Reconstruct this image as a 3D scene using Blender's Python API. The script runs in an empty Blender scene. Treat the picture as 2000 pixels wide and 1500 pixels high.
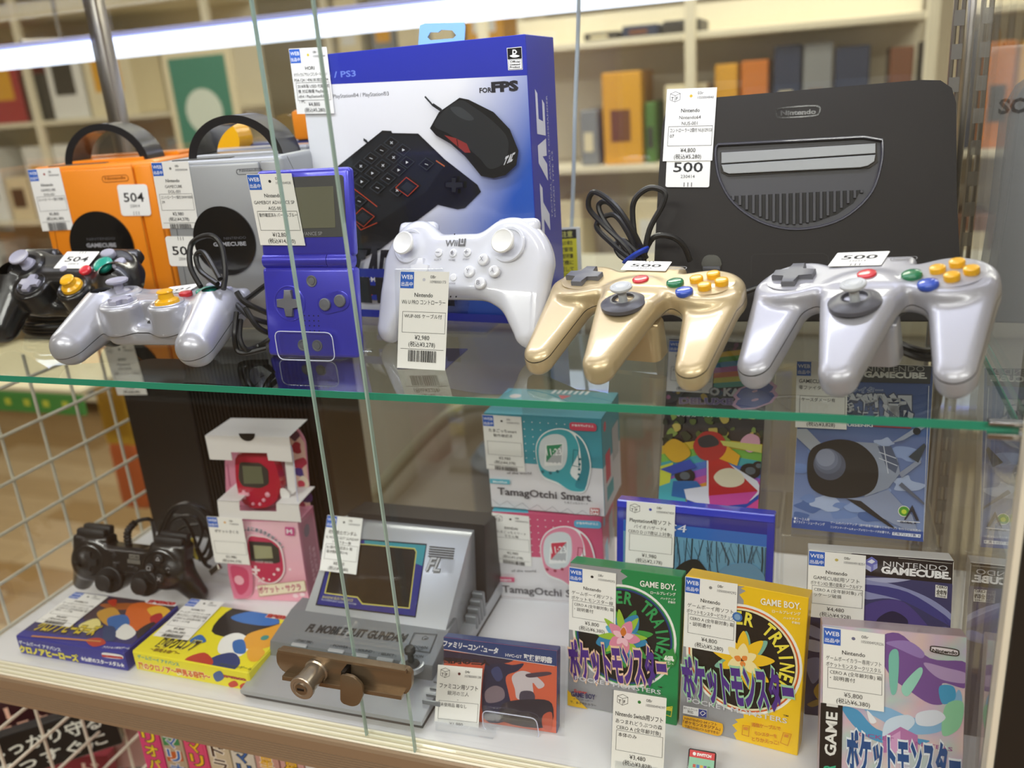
import bpy, bmesh, math, random
import numpy as np
from mathutils import Matrix, Vector
R = random.Random(7)
scene = bpy.context.scene
COL = scene.collection

# ------------------------------------------------------------------ camera
F_PX = 1721.2
ROT = (0.332244, 0.352481, -0.078484)      # pitch down, yaw, roll
CAM = np.array([0.0, -0.5, 0.5])           # deck top is z = 0, front edge of the case is y = 0


def _cam_matrix():
    a, b, c = ROT
    B = np.array([[1, 0, 0], [0, 0, -1], [0, 1, 0.0]])
    ca, sa, cb, sb, cc, sc = math.cos(a), math.sin(a), math.cos(b), math.sin(b), math.cos(c), math.sin(c)
    rx = np.array([[1, 0, 0], [0, ca, -sa], [0, sa, ca]])
    ry = np.array([[cb, 0, sb], [0, 1, 0], [-sb, 0, cb]])
    rz = np.array([[cc, -sc, 0], [sc, cc, 0], [0, 0, 1]])
    return rz @ rx @ ry @ B


CM = _cam_matrix()
cam_data = bpy.data.cameras.new('camera')
cam = bpy.data.objects.new('camera', cam_data)
COL.objects.link(cam)
cam_data.sensor_width = 36
cam_data.lens = 36 * F_PX / 2000
cam_data.clip_start = 0.02
cam_data.dof.use_dof = True
cam_data.dof.focus_distance = 0.66
cam_data.dof.aperture_fstop = 5.0
Mc = Matrix.Identity(4)
for i in range(3):
    Mc[i][0], Mc[i][1], Mc[i][2], Mc[i][3] = CM[0][i], -CM[1][i], -CM[2][i], CAM[i]
cam.matrix_world = Mc
scene.camera = cam

# ------------------------------------------------------------------ world, view, lights
scene.view_settings.view_transform = 'Standard'
scene.view_settings.look = 'None'
scene.view_settings.gamma = 1
scene.view_settings.use_curve_mapping = False
scene.view_settings.exposure = 0.0
scene.cycles.transparent_max_bounces = 40
scene.cycles.max_bounces = 12
w = bpy.data.worlds.new('world')
scene.world = w
w.use_nodes = True
w.node_tree.nodes['Background'].inputs[0].default_value = (1.0, 0.95, 0.86, 1)
w.node_tree.nodes['Background'].inputs[1].default_value = 0.48


def area(name, loc, size, power, color, target=None, rot=None):
    l = bpy.data.lights.new(name, 'AREA')
    l.shape = 'RECTANGLE'
    l.size, l.size_y = size
    l.energy = power
    l.color = color
    o = bpy.data.objects.new(name, l)
    COL.objects.link(o)
    o.location = loc
    if rot: o.rotation_euler = rot
    return o


area('ceiling_light', (-1.1, -2.0, 1.65), (1.5, 0.4), 46, (1.0, 0.97, 0.91))
area('ceiling_light', (0.9, -2.0, 1.65), (1.5, 0.4), 46, (1.0, 0.97, 0.91))
area('ceiling_light', (-0.3, -0.9, 1.9), (1.3, 0.14), 9, (1.0, 0.97, 0.92))
area('ceiling_light', (-0.9, 1.6, 1.65), (1.6, 0.3), 30, (1.0, 0.95, 0.84))
area('ceiling_light', (-3.2, 0.8, 1.65), (1.6, 0.3), 30, (1.0, 0.95, 0.84))
area('ceiling_light', (1.0, 2.2, 1.65), (1.6, 0.3), 30, (1.0, 0.95, 0.84))
area('strip_light', (-0.33, 0.13, 0.640), (0.82, 0.02), 1.3, (0.86, 0.88, 1.0))


# ------------------------------------------------------------------ picking points on real planes
def ray(x, y):
    return CM.T @ np.array([(x - 1000) / F_PX, (y - 750) / F_PX, 1.0])


def at_z(x, y, z):
    d = ray(x, y); return CAM + d * ((z - CAM[2]) / d[2])


def at_y(x, y, Y):
    d = ray(x, y); return CAM + d * ((Y - CAM[1]) / d[1])


def at_x(x, y, X):
    d = ray(x, y); return CAM + d * ((X - CAM[0]) / d[0])


def unit(v):
    v = np.array(v, float); return v / np.linalg.norm(v)


# ------------------------------------------------------------------ materials
def lin(c):
    return tuple(((v / 12.92) if v <= 0.04045 else ((v + 0.055) / 1.055) ** 2.4) for v in c)


def hexc(h):
    return lin(tuple(int(h[i:i + 2], 16) / 255 for i in (0, 2, 4)))


MATS = {}


def mat(name, col='808080', rough=0.45, metal=0.0, attr=False, coat=0.0, noise=0.0, scale=40, bump=0.0, emit=None, spec=None, alpha=None):
    if name in MATS: return MATS[name]
    m = bpy.data.materials.new(name)
    m.use_nodes = True
    nt = m.node_tree
    b = nt.nodes['Principled BSDF']
    b.inputs['Roughness'].default_value = rough
    b.inputs['Metallic'].default_value = metal
    b.inputs['Coat Weight'].default_value = coat
    b.inputs['Coat Roughness'].default_value = 0.06
    if spec is not None: b.inputs['Specular IOR Level'].default_value = spec
    c = hexc(col) if isinstance(col, str) else col
    if attr:
        a = nt.nodes.new('ShaderNodeAttribute'); a.attribute_name = 'Col'
        nt.links.new(a.outputs['Color'], b.inputs['Base Color'])
    elif noise > 0:
        tc = nt.nodes.new('ShaderNodeTexCoord'); n = nt.nodes.new('ShaderNodeTexNoise'); rp = nt.nodes.new('ShaderNodeValToRGB')
        n.inputs['Scale'].default_value = scale; n.inputs['Detail'].default_value = 5
        rp.color_ramp.elements[0].color = (*[v * (1 - noise) for v in c], 1)
        rp.color_ramp.elements[1].color = (*[min(1, v * (1 + noise)) for v in c], 1)
        rp.color_ramp.elements[0].position = 0.3; rp.color_ramp.elements[1].position = 0.7
        nt.links.new(tc.outputs['Object'], n.inputs['Vector']); nt.links.new(n.outputs['Fac'], rp.inputs[0])
        nt.links.new(rp.outputs[0], b.inputs['Base Color'])
    else:
        b.inputs['Base Color'].default_value = (*c, 1)
    if bump > 0:
        tc = nt.nodes.new('ShaderNodeTexCoord'); n = nt.nodes.new('ShaderNodeTexNoise'); bp = nt.nodes.new('ShaderNodeBump')
        n.inputs['Scale'].default_value = 900; bp.inputs['Strength'].default_value = bump; bp.inputs['Distance'].default_value = 0.0004
        nt.links.new(tc.outputs['Object'], n.inputs['Vector']); nt.links.new(n.outputs['Fac'], bp.inputs['Height'])
        nt.links.new(bp.outputs[0], b.inputs['Normal'])
    if emit:
        b.inputs['Emission Color'].default_value = (*hexc(emit[0]), 1); b.inputs['Emission Strength'].default_value = emit[1]
    if alpha is not None: b.inputs['Alpha'].default_value = alpha
    MATS[name] = m
    return m


def clear(name, tint=(0.97, 0.985, 0.98), f0=0.04, rough=0.0, haze=0.0, hcol=(0.8, 0.8, 0.8), gl=(1, 1, 1)):
    """thin clear sheet: straight-through transmission, a Fresnel mirror layer on top"""
    if name in MATS: return MATS[name]
    m = bpy.data.materials.new(name); m.use_nodes = True
    nt = m.node_tree; nt.nodes.clear()
    N = nt.nodes.new; Lk = nt.links.new
    out = N('ShaderNodeOutputMaterial'); mix = N('ShaderNodeMixShader'); tr = N('ShaderNodeBsdfTransparent'); g = N('ShaderNodeBsdfGlossy')
    tr.inputs[0].default_value = (*tint, 1); g.inputs['Roughness'].default_value = rough; g.inputs['Color'].default_value = (*gl, 1)
    geo = N('ShaderNodeNewGeometry'); dot = N('ShaderNodeVectorMath'); dot.operation = 'DOT_PRODUCT'
    Lk(geo.outputs['Incoming'], dot.inputs[0]); Lk(geo.outputs['Normal'], dot.inputs[1])

    def mth(op, a, b=None, bv=None):
        n = N('ShaderNodeMath'); n.operation = op
        if isinstance(a, float): n.inputs[0].default_value = a
        else: Lk(a, n.inputs[0])
        if b is not None: Lk(b, n.inputs[1])
        if bv is not None: n.inputs[1].default_value = bv
        return n.outputs[0]
    ab = mth('ABSOLUTE', dot.outputs['Value'])
    om = mth('SUBTRACT', 1.0, ab)
    p5 = mth('POWER', om, bv=5.0)
    fr = mth('ADD', mth('MULTIPLY', p5, bv=1 - f0), bv=f0)
    Lk(fr, mix.inputs[0]); Lk(g.outputs[0], mix.inputs[2])
    if haze > 0:
        d = N('ShaderNodeBsdfDiffuse'); d.inputs[0].default_value = (*hcol, 1); m2 = N('ShaderNodeMixShader'); m2.inputs[0].default_value = haze
        Lk(tr.outputs[0], m2.inputs[1]); Lk(d.outputs[0], m2.inputs[2]); Lk(m2.outputs[0], mix.inputs[1])
    else:
        Lk(tr.outputs[0], mix.inputs[1])
    Lk(mix.outputs[0], out.inputs[0])
    MATS[name] = m
    return m


def add_seam(m, y0, tilt, z0, w=0.00035):
    """moulding seam where the two shell halves meet"""
    nt = m.node_tree; b = nt.nodes['Principled BSDF']; N = nt.nodes.new
    tc = N('ShaderNodeTexCoord'); sp = N('ShaderNodeSeparateXYZ'); nt.links.new(tc.outputs['Object'], sp.inputs[0])

    def mth(op, a, bb):
        n = N('ShaderNodeMath'); n.operation = op
        for i, q in enumerate((a, bb)):
            if isinstance(q, (int, float)): n.inputs[i].default_value = q
            else: nt.links.new(q, n.inputs[i])
        return n.outputs[0]
    s = mth('ADD', sp.outputs['Z'], mth('MULTIPLY', mth('MAXIMUM', mth('SUBTRACT', y0, sp.outputs['Y']), 0.0), tilt))
    k = mth('LESS_THAN', mth('ABSOLUTE', mth('SUBTRACT', s, z0), 0.0), w)
    mx = N('ShaderNodeMix'); mx.data_type = 'RGBA'; mx.inputs[6].default_value = b.inputs['Base Color'].default_value; mx.inputs[7].default_value = (0.02, 0.018, 0.016, 1)
    nt.links.new(k, mx.inputs[0]); nt.links.new(mx.outputs[2], b.inputs['Base Color'])


PRINT = mat('printed_card', attr=True, rough=0.38, coat=0.25)
PRINT_MATTE = mat('printed_paper', attr=True, rough=0.6)
PRINT_GLOSS = mat('printed_gloss', attr=True, rough=0.22, coat=0.5)
FOIL = mat('printed_foil', attr=True, rough=0.3, metal=0.55)
PAPER = mat('tag_paper', 'f3f2ee', 0.55)


# ------------------------------------------------------------------ mesh building
class MB:
    def __init__(s): s.v = []; s.f = []; s.c = []

    def add(s, vf, M=None, col=None):
        v, f = vf; o = len(s.v)
        if M is not None: v = [M @ Vector(p) for p in v]
        s.v += [tuple(p) for p in v]; s.f += [tuple(i + o for i in q) for q in f]; s.c += [col] * len(f)
        return s

    def build(s, name, m, parent=None, smooth=None, world=False, auto=35):
        me = bpy.data.meshes.new(name)
        v = s.v
        if world and parent is not None:
            inv = WM[parent.name].inverted(); v = [tuple(inv @ Vector(p)) for p in v]
        me.from_pydata(v, [], s.f)
        if any(c is not None for c in s.c):
            a = me.color_attributes.new('Col', 'FLOAT_COLOR', 'CORNER')
            buf = []
            for f, c in zip(s.f, s.c):
                c = c or (0.8, 0.8, 0.8)
                if isinstance(c, list):
                    for k in range(len(f)): buf += [*c[k], 1]
                else: buf += [*c, 1] * len(f)
            a.data.foreach_set('color', buf)
        if smooth is not False and smooth is not None:
            me.polygons.foreach_set('use_smooth', [True] * len(me.polygons))
            if auto and smooth != 'all':
                me.set_sharp_from_angle(angle=math.radians(auto))
        me.validate()
        me.materials.append(m)
        o = bpy.data.objects.new(name, me)
        COL.objects.link(o)
        if parent is not None: o.parent = parent
        WM[o.name] = WM[parent.name].copy() if parent is not None else Matrix.Identity(4)
        return o


WM = {}


def V3(p): return Vector([float(x) for x in p])


def frame(o, x, y=None, z=None):
    """matrix from origin and axis directions (numpy or tuples)"""
    x = V3(x).normalized()
    if y is not None:
        y = V3(y); y = (y - x * y.dot(x)).normalized(); z = x.cross(y)
    else:
        z = V3(z); z = (z - x * z.dot(x)).normalized(); y = z.cross(x)
    M = Matrix.Identity(4)
    for i in range(3): M[i][0], M[i][1], M[i][2], M[i][3] = x[i], y[i], z[i], float(o[i])
    return M


def thing(name, label, cat, M=None, group=None, kind=None):
    o = bpy.data.objects.new(name, None); o.empty_display_size = 0.02
    COL.objects.link(o)
    if M is None: M = Matrix.Identity(4)
    if not isinstance(M, Matrix): M = Matrix.Translation(V3(M))
    o.matrix_world = M; WM[o.name] = M.copy()
    o['label'] = label; o['category'] = cat
    if group: o['group'] = group
    if kind: o['kind'] = kind
    return o


def tag_obj(o, label, cat, group=None, kind=None):
    o['label'] = label; o['category'] = cat
    if group: o['group'] = group
    if kind: o['kind'] = kind
    return o


def structure(o):
    o['kind'] = 'structure'; return o


def from_bm(bm):
    bm.verts.index_update()
    v = [tuple(x.co) for x in bm.verts]; f = [tuple(x.index for x in q.verts) for q in bm.faces]
    bm.free(); return v, f


def box(x0, y0, z0, x1, y1, z1):
    v = [(x, y, z) for z in (z0, z1) for y in (y0, y1) for x in (x0, x1)]
    return v, [(0, 2, 3, 1), (4, 5, 7, 6), (0, 1, 5, 4), (2, 6, 7, 3), (0, 4, 6, 2), (1, 3, 7, 5)]


def rbox(x0, y0, z0, x1, y1, z1, r=0.002, seg=2):
    bm = bmesh.new()
    v, f = box(x0, y0, z0, x1, y1, z1)
    vs = [bm.verts.new(p) for p in v]
    for q in f: bm.faces.new([vs[i] for i in q])
    bmesh.ops.bevel(bm, geom=bm.edges[:], offset=r, segments=seg, affect='EDGES', profile=0.5)
    return from_bm(bm)


def prism(poly, z0, z1, bev=0.0, seg=2, both=False):
    """extrude a 2D outline between z0 and z1, bevelling the top (and bottom) rim"""
    area2 = sum(poly[i][0] * poly[(i + 1) % len(poly)][1] - poly[(i + 1) % len(poly)][0] * poly[i][1] for i in range(len(poly)))
    if area2 < 0: poly = poly[::-1]
    bm = bmesh.new()
    n = len(poly)
    b = [bm.verts.new((p[0], p[1], z0)) for p in poly]; t = [bm.verts.new((p[0], p[1], z1)) for p in poly]
    bm.faces.new(b[::-1]); ft = bm.faces.new(t)
    for i in range(n): bm.faces.new((b[i], b[(i + 1) % n], t[(i + 1) % n], t[i]))
    if bev > 0:
        ed = list(ft.edges)
        if both: ed += [e for e in bm.edges if e.verts[0] in b and e.verts[1] in b]
        bmesh.ops.bevel(bm, geom=ed, offset=bev, segments=seg, affect='EDGES', profile=0.5)
    return from_bm(bm)


def circ(cx, cy, r, n=32, ry=None, a0=0.0, a1=None):
    ry = r if ry is None else ry
    if a1 is None: return [(cx + r * math.cos(a0 + 2 * math.pi * i / n), cy + ry * math.sin(a0 + 2 * math.pi * i / n)) for i in range(n)]
    return [(cx + r * math.cos(a0 + (a1 - a0) * i / n), cy + ry * math.sin(a0 + (a1 - a0) * i / n)) for i in range(n + 1)]


def rrect(x0, y0, x1, y1, r, n=5):
    p = []
    for cx, cy, a in ((x1 - r, y0 + r, -90), (x1 - r, y1 - r, 0), (x0 + r, y1 - r, 90), (x0 + r, y0 + r, 180)):
        p += [(cx + r * math.cos(math.radians(a + 90 * i / n)), cy + r * math.sin(math.radians(a + 90 * i / n))) for i in range(n + 1)]
    return p


def round_poly(poly, r, n=4):
    out = []; m = len(poly)
    for i in range(m):
        p = np.array(poly[i], float); a = np.array(poly[i - 1], float); b = np.array(poly[(i + 1) % m], float)
        rr = r[i] if isinstance(r, (list, tuple)) else r
        rr = min(rr, np.linalg.norm(a - p) * 0.45, np.linalg.norm(b - p) * 0.45)
        s = p + unit(a - p) * rr; e = p + unit(b - p) * rr
        for k in range(n + 1):
            t = k / n; out.append(tuple((1 - t) ** 2 * s + 2 * t * (1 - t) * p + t * t * e))
    return out


def lathe(prof, n=32, ax='z'):
    v = []; f = []
    m = len(prof)
    for i in range(n):
        a = 2 * math.pi * i / n
        for r, z in prof: v.append((r * math.cos(a), r * math.sin(a), z))
    for i in range(n):
        for j in range(m - 1):
            a = i * m + j; b = ((i + 1) % n) * m + j
            f.append((a, b, b + 1, a + 1))
    if prof[0][0] > 1e-6: f.append(tuple(i * m for i in range(n))[::-1])
    if prof[-1][0] > 1e-6: f.append(tuple(i * m + m - 1 for i in range(n)))
    if ax == 'y': v = [(x, -z, y) for x, y, z in v]
    if ax == 'x': v = [(z, y, -x) for x, y, z in v]
    return v, f


def catmull(P, sub=6, closed=False):
    P = [np.array(p, float) for p in P]; out = []
    n = len(P)
    g = (lambda i: P[i % n]) if closed else (lambda i: P[min(max(i, 0), n - 1)])
    for i in range(n if closed else n - 1):
        a, b, c, d = g(i - 1), g(i), g(i + 1), g(i + 2)
        for k in range(sub):
            t = k / sub
            out.append(0.5 * ((2 * b) + (-a + c) * t + (2 * a - 5 * b + 4 * c - d) * t * t + (-a + 3 * b - 3 * c + d) * t ** 3))
    if not closed: out.append(P[-1])
    return out


def tube(P, r, n=8, closed=False, sub=6, flat=1.0):
    P = catmull(P, sub, closed) if sub > 1 else [np.array(p, float) for p in P]
    m = len(P); v = []; f = []
    nrm = None
    for i in range(m):
        t = unit(P[(i + 1) % m] - P[i - 1]) if closed or 0 < i < m - 1 else unit(P[min(i + 1, m - 1)] - P[max(i - 1, 0)])
        if nrm is None:
            h = np.array([0, 0, 1.0]) if abs(t[2]) < 0.9 else np.array([1.0, 0, 0])
            nrm = unit(np.cross(t, h))
        nrm = unit(nrm - t * np.dot(nrm, t)); bn = np.cross(t, nrm)
        rr = r(i / (m - 1)) if callable(r) else r
        for k in range(n):
            a = 2 * math.pi * k / n
            v.append(tuple(P[i] + rr * (nrm * math.cos(a) + flat * bn * math.sin(a))))
    for i in range(m if closed else m - 1):
        for k in range(n):
            a = i * n + k; b = i * n + (k + 1) % n; c = ((i + 1) % m) * n + (k + 1) % n; d = ((i + 1) % m) * n + k
            f.append((a, b, c, d))
    if not closed:
        f.append(tuple(range(n))[::-1]); f.append(tuple((m - 1) * n + k for k in range(n)))
    return v, f


# ------------------------------------------------------------------ smooth bodies from distance fields (surface nets)
def sd_cap(P, a, b, r1, r2):
    a = np.array(a, float); b = np.array(b, float); ab = b - a
    t = np.clip(((P - a) @ ab) / (ab @ ab), 0, 1)
    return np.linalg.norm(P - (a + t[..., None] * ab), axis=-1) - (r1 + (r2 - r1) * t)


def sd_box2(x, y, cx, cy, hx, hy, r=0.0):
    qx = np.abs(x - cx) - hx + r; qy = np.abs(y - cy) - hy + r
    return np.hypot(np.maximum(qx, 0), np.maximum(qy, 0)) + np.minimum(np.maximum(qx, qy), 0) - r


def smin(a, b, k):
    h = np.clip(0.5 + 0.5 * (b - a) / k, 0, 1); return b + (a - b) * h - k * h * (1 - h)


def extr(d2, z, z0, z1, r):
    dz = np.abs(z - (z0 + z1) / 2) - (z1 - z0) / 2
    a = d2 + r; b = dz + r
    return np.hypot(np.maximum(a, 0), np.maximum(b, 0)) + np.minimum(np.maximum(a, b), 0) - r


def sd_mesh(fn, lo, hi, h, scale=0.001):
    """zero surface of fn on a grid (mm) as quads"""
    ax = [np.arange(lo[i], hi[i] + h, h) for i in range(3)]
    G = np.stack(np.meshgrid(*ax, indexing='ij'), -1)
    D = fn(G)
    nx, ny, nz = D.shape
    s = D < 0
    cn = [(i, j, k) for i in (0, 1) for j in (0, 1) for k in (0, 1)]
    sub = lambda A, c: A[c[0]:nx - 1 + c[0], c[1]:ny - 1 + c[1], c[2]:nz - 1 + c[2]]
    cnt = sum(sub(s, c).astype(int) for c in cn)
    act = (cnt > 0) & (cnt < 8)
    acc = np.zeros(act.shape + (3,)); num = np.zeros(act.shape)
    for a in range(8):
        for b in range(a + 1, 8):
            ca, cb = cn[a], cn[b]
            if sum(abs(ca[i] - cb[i]) for i in range(3)) != 1: continue
            da, db = sub(D, ca), sub(D, cb)
            x = (da < 0) != (db < 0)
            t = np.where(x, da / np.where(x, da - db, 1), 0)
            p = np.array(ca) + t[..., None] * (np.array(cb) - np.array(ca))
            acc += np.where(x[..., None], p, 0); num += x
    idx = -np.ones(act.shape, int); I = np.argwhere(act); idx[act] = np.arange(len(I))
    v = (I + acc[act] / num[act][:, None]) * h + np.array(lo)
    faces = []
    for axd in range(3):
        o1, o2 = [(1, 2), (2, 0), (0, 1)][axd]
        e = np.zeros(3, int); e[axd] = 1
        A = s[:nx - e[0], :ny - e[1], :nz - e[2]]; B = s[e[0]:, e[1]:, e[2]:]
        for flip, ms in ((False, A & ~B), (True, ~A & B)):
            Q = np.argwhere(ms)
            Q = Q[(Q[:, o1] > 0) & (Q[:, o2] > 0) & (Q[:, o1] < D.shape[o1] - 1) & (Q[:, o2] < D.shape[o2] - 1)]
            d1 = np.zeros(3, int); d1[o1] = 1; d2 = np.zeros(3, int); d2[o2] = 1
            q = [idx[tuple((Q - a).T)] for a in (d1 * 0, d1, d1 + d2, d2)]
            q = np.stack(q if not flip else q[::-1], 1)
            faces.append(q)
    faces = np.concatenate(faces)
    return [tuple(p) for p in (v * scale)], [tuple(int(i) for i in q) for q in faces]


# ------------------------------------------------------------------ lettering and flat print
_TX = {}


def text_geo(s, bold=0.0, mono=False):
    key = (s, round(bold, 4))
    if key in _TX: return _TX[key]
    cu = bpy.data.curves.new('t', 'FONT'); cu.body = s; cu.size = 1.0; cu.resolution_u = 2; cu.offset = bold; cu.fill_mode = 'BOTH'
    ob = bpy.data.objects.new('t', cu)
    me = ob.to_mesh()
    v = [(p.co.x, p.co.y) for p in me.vertices]; f = [tuple(q.vertices) for q in me.polygons]
    ob.to_mesh_clear(); bpy.data.objects.remove(ob); bpy.data.curves.remove(cu)
    if not v: v = [(0, 0), (1, 0), (0, 1)]; f = []
    x0 = min(p[0] for p in v); x1 = max(p[0] for p in v); y0 = min(p[1] for p in v); y1 = max(p[1] for p in v)
    _TX[key] = (v, f, x0, x1, y0, y1)
    return _TX[key]


class Face:
    """a flat side of a real object: O corner, ux right, uy up (world metres)"""
    def __init__(s, O, ux, uy):
        s.O = np.array(O, float); s.ux = unit(ux); uy = np.array(uy, float); s.uy = unit(uy - s.ux * (uy @ s.ux)); s.n = np.cross(s.ux, s.uy)

    def L(s, x, y):
        d = ray(x, y); t = ((s.O - CAM) @ s.n) / (d @ s.n); q = CAM + d * t - s.O
        return np.array([q @ s.ux, q @ s.uy])

    def Wd(s, u, v, w=0.0): return s.O + s.ux * u + s.uy * v + s.n * w

    def matrix(s): return frame(s.O, s.ux, y=s.uy)

    def shifted(s, w): return Face(s.O + s.n * w, s.ux, s.uy)


class Art:
    def __init__(s, face, crop=(0, 0, 1.0), lift=0.0):
        s.fc = face; s.cr = crop; s.mb = MB(); s.k = 0; s.lift = lift; s.lim = None; s.step = 4e-5

    def p(s, q): return s.fc.L(s.cr[0] + q[0] / s.cr[2], s.cr[1] + q[1] / s.cr[2])

    def clip(s, P):
        if s.lim is None: return P
        x0, y0, x1, y1 = s.lim
        return [np.array([min(max(q[0], x0), x1), min(max(q[1], y0), y1)]) for q in P]

    def loc(s, P, col, layer=None):
        """polygon in face coordinates"""
        s.k += 1; w_ = s.lift + s.step * (s.k if layer is None else layer)
        P = s.clip(P)
        c = col if not isinstance(col, str) else hexc(col)
        if isinstance(c, list): c = [hexc(a) if isinstance(a, str) else a for a in c]
        a2 = sum(P[i][0] * P[(i + 1) % len(P)][1] - P[(i + 1) % len(P)][0] * P[i][1] for i in range(len(P)))
        if a2 < 0:
            P = P[::-1]
            if isinstance(c, list): c = c[::-1]
        s.mb.add(([tuple(s.fc.Wd(q[0], q[1], w_)) for q in P], [tuple(range(len(P)))]), col=c)

    def poly(s, pts, col): s.loc([s.p(q) for q in pts], col)

    def smooth(s, pts, col, sub=5): s.loc(catmull([s.p(q) for q in pts], sub, True), col)

    def grid(s, x0, y0, x1, y1, fn, nx=10, ny=10):
        """gradient field in face coordinates; fn(a,b)->rgb"""
        s.k += 1; w_ = s.lift + s.step * s.k
        v = [tuple(s.fc.Wd(x0 + (x1 - x0) * i / nx, y0 + (y1 - y0) * j / ny, w_)) for j in range(ny + 1) for i in range(nx + 1)]
        for j in range(ny):
            for i in range(nx):
                q = [(i, j), (i + 1, j), (i + 1, j + 1), (i, j + 1)]
                s.mb.add(([v[b * (nx + 1) + a] for a, b in q], [(0, 1, 2, 3)]), col=[fn(a / nx, b / ny) for a, b in q])

    def circle(s, c, e, col, n=48, squash=1.0):
        c = s.p(c); r = np.linalg.norm(s.p(e) - c); s.loc([np.array(q) for q in circ(c[0], c[1], r, n, r * squash)], col)

    def ring(s, c, e, wd, col, n=48):
        s.k += 1; w_ = s.lift + s.step * s.k
        c = s.p(c); r = np.linalg.norm(s.p(e) - c); r2 = r * (1 - wd)
        a = circ(c[0], c[1], r, n); b = circ(c[0], c[1], r2, n)
        for i in range(n):
            j = (i + 1) % n
            s.mb.add(([tuple(s.fc.Wd(*s.clip([np.array(q)])[0], w_)) for q in (a[i], a[j], b[j], b[i])], [(0, 1, 2, 3)]), col=hexc(col))

    def line(s, pts, wd, col, closed=False):
        """stroke with width in crop pixels"""
        Q = [s.p(q) for q in pts]; wpx = np.linalg.norm(s.p((pts[0][0] + wd, pts[0][1])) - Q[0]) / 2
        s.stroke(Q, wpx, col, closed)

    def stroke(s, Q, hw, col, closed=False):
        s.k += 1; w_ = s.lift + s.step * s.k
        n = len(Q)
        for i in range(n if closed else n - 1):
            a, b = s.clip([np.array(Q[i], float), np.array(Q[(i + 1) % n], float)]); d = b - a
            if np.linalg.norm(d) < 1e-9: continue
            d = unit(d); m = np.array([-d[1], d[0]]) * hw; a = a - d * hw * 0.6; b = b + d * hw * 0.6
            s.mb.add(([tuple(s.fc.Wd(*q, w_)) for q in s.clip([a - m, b - m, b + m, a + m])], [(0, 1, 2, 3)]), col=hexc(col) if isinstance(col, str) else col)

    def tloc(s, t, o, right, up, col, bold=0.0, outline=None, ow=0.05):
        """text with lower-left at o, total width vector right, cap height vector up"""
        if outline:
            s.tloc(t, o, right, up, outline, bold + ow)
        v, f, x0, x1, y0, y1 = text_geo(t, bold)
        v0, f0, a0, a1, b0, b1 = text_geo(t, 0.0)
        hh = max(b1, 0.6) if any(ord(ch) > 255 for ch in t) else 0.73
        s.k += 1; w_ = s.lift + s.step * s.k
        o = np.array(o, float); right = np.array(right, float); up = np.array(up, float)
        W_ = max(a1 - a0, 0.05)
        P = [o + right * ((q[0] - a0) / W_) + up * (q[1] / hh) for q in v]
        s.mb.add(([tuple(s.fc.Wd(q[0], q[1], w_)) for q in P], f), col=hexc(col) if isinstance(col, str) else col)

    def text(s, t, p0, p1, h, col, bold=0.0, outline=None, ow=0.05, slant=0.0):
        """baseline from p0 to p1 and cap height h, all in crop pixels"""
        a = s.p(p0); b = s.p(p1); r = b - a; up_l = np.linalg.norm(s.p((p0[0], p0[1] - h)) - a)
        d = unit(r); up = np.array([-d[1], d[0]]) * up_l + d * slant * up_l
        s.tloc(t, a, r, up, col, bold, outline, ow)

    def arc(s, t, c, rad, a0, a1, h, col, bold=0.0, flip=False, outline=None):
        """letters round a circle, face coordinates; a0..a1 degrees, clockwise when a1<a0"""
        n = len(t)
        for i, ch in enumerate(t):
            if ch == ' ': continue
            a = math.radians(a0 + (a1 - a0) * (i + 0.5) / n)
            g_ = text_geo(ch, 0.0); step = min(abs(math.radians(a1 - a0)) / n * rad * 0.9, (g_[3] - g_[2]) / .73 * h * .8)
            out = np.array([math.cos(a), math.sin(a)]); tg = np.array([math.sin(a), -math.cos(a)])
            if flip: tg = -tg; o = np.array(c) + out * (rad + h) - tg * step / 2; up = -out * h
            else: o = np.array(c) + out * rad - tg * step / 2; up = out * h
            s.tloc(ch, o, tg * step, up, col, bold, outline)

    def blob(s, c, r, col, n=9, jag=0.35, seed=1, smooth=True, squash=1.0):
        rr = random.Random(seed); c = s.p(c) ; r = np.linalg.norm(s.p((0, 0)) - s.p((r, 0))) if False else r / s.cr[2] * s.pxs(c)
        P = []
        for i in range(n):
            a = 2 * math.pi * i / n; k = r * (1 + jag * rr.uniform(-1, 1)) if smooth else r * (1 if i % 2 else 1 - jag) * rr.uniform(0.9, 1.1)
            P.append(c + np.array([math.cos(a) * k, math.sin(a) * k * squash]))
        s.loc(catmull(P, 4, True) if smooth else P, col)

    def pxs(s, c):
        """metres per photo pixel at a face point"""
        wpt = s.fc.Wd(c[0], c[1]); return float((CM @ (wpt - CAM))[2]) / F_PX

    def build(s, parent, name='printed_cover', m=None):
        return s.mb.build(name, m or PRINT, parent, world=True)


BLUE = '1f5fc4'


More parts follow.
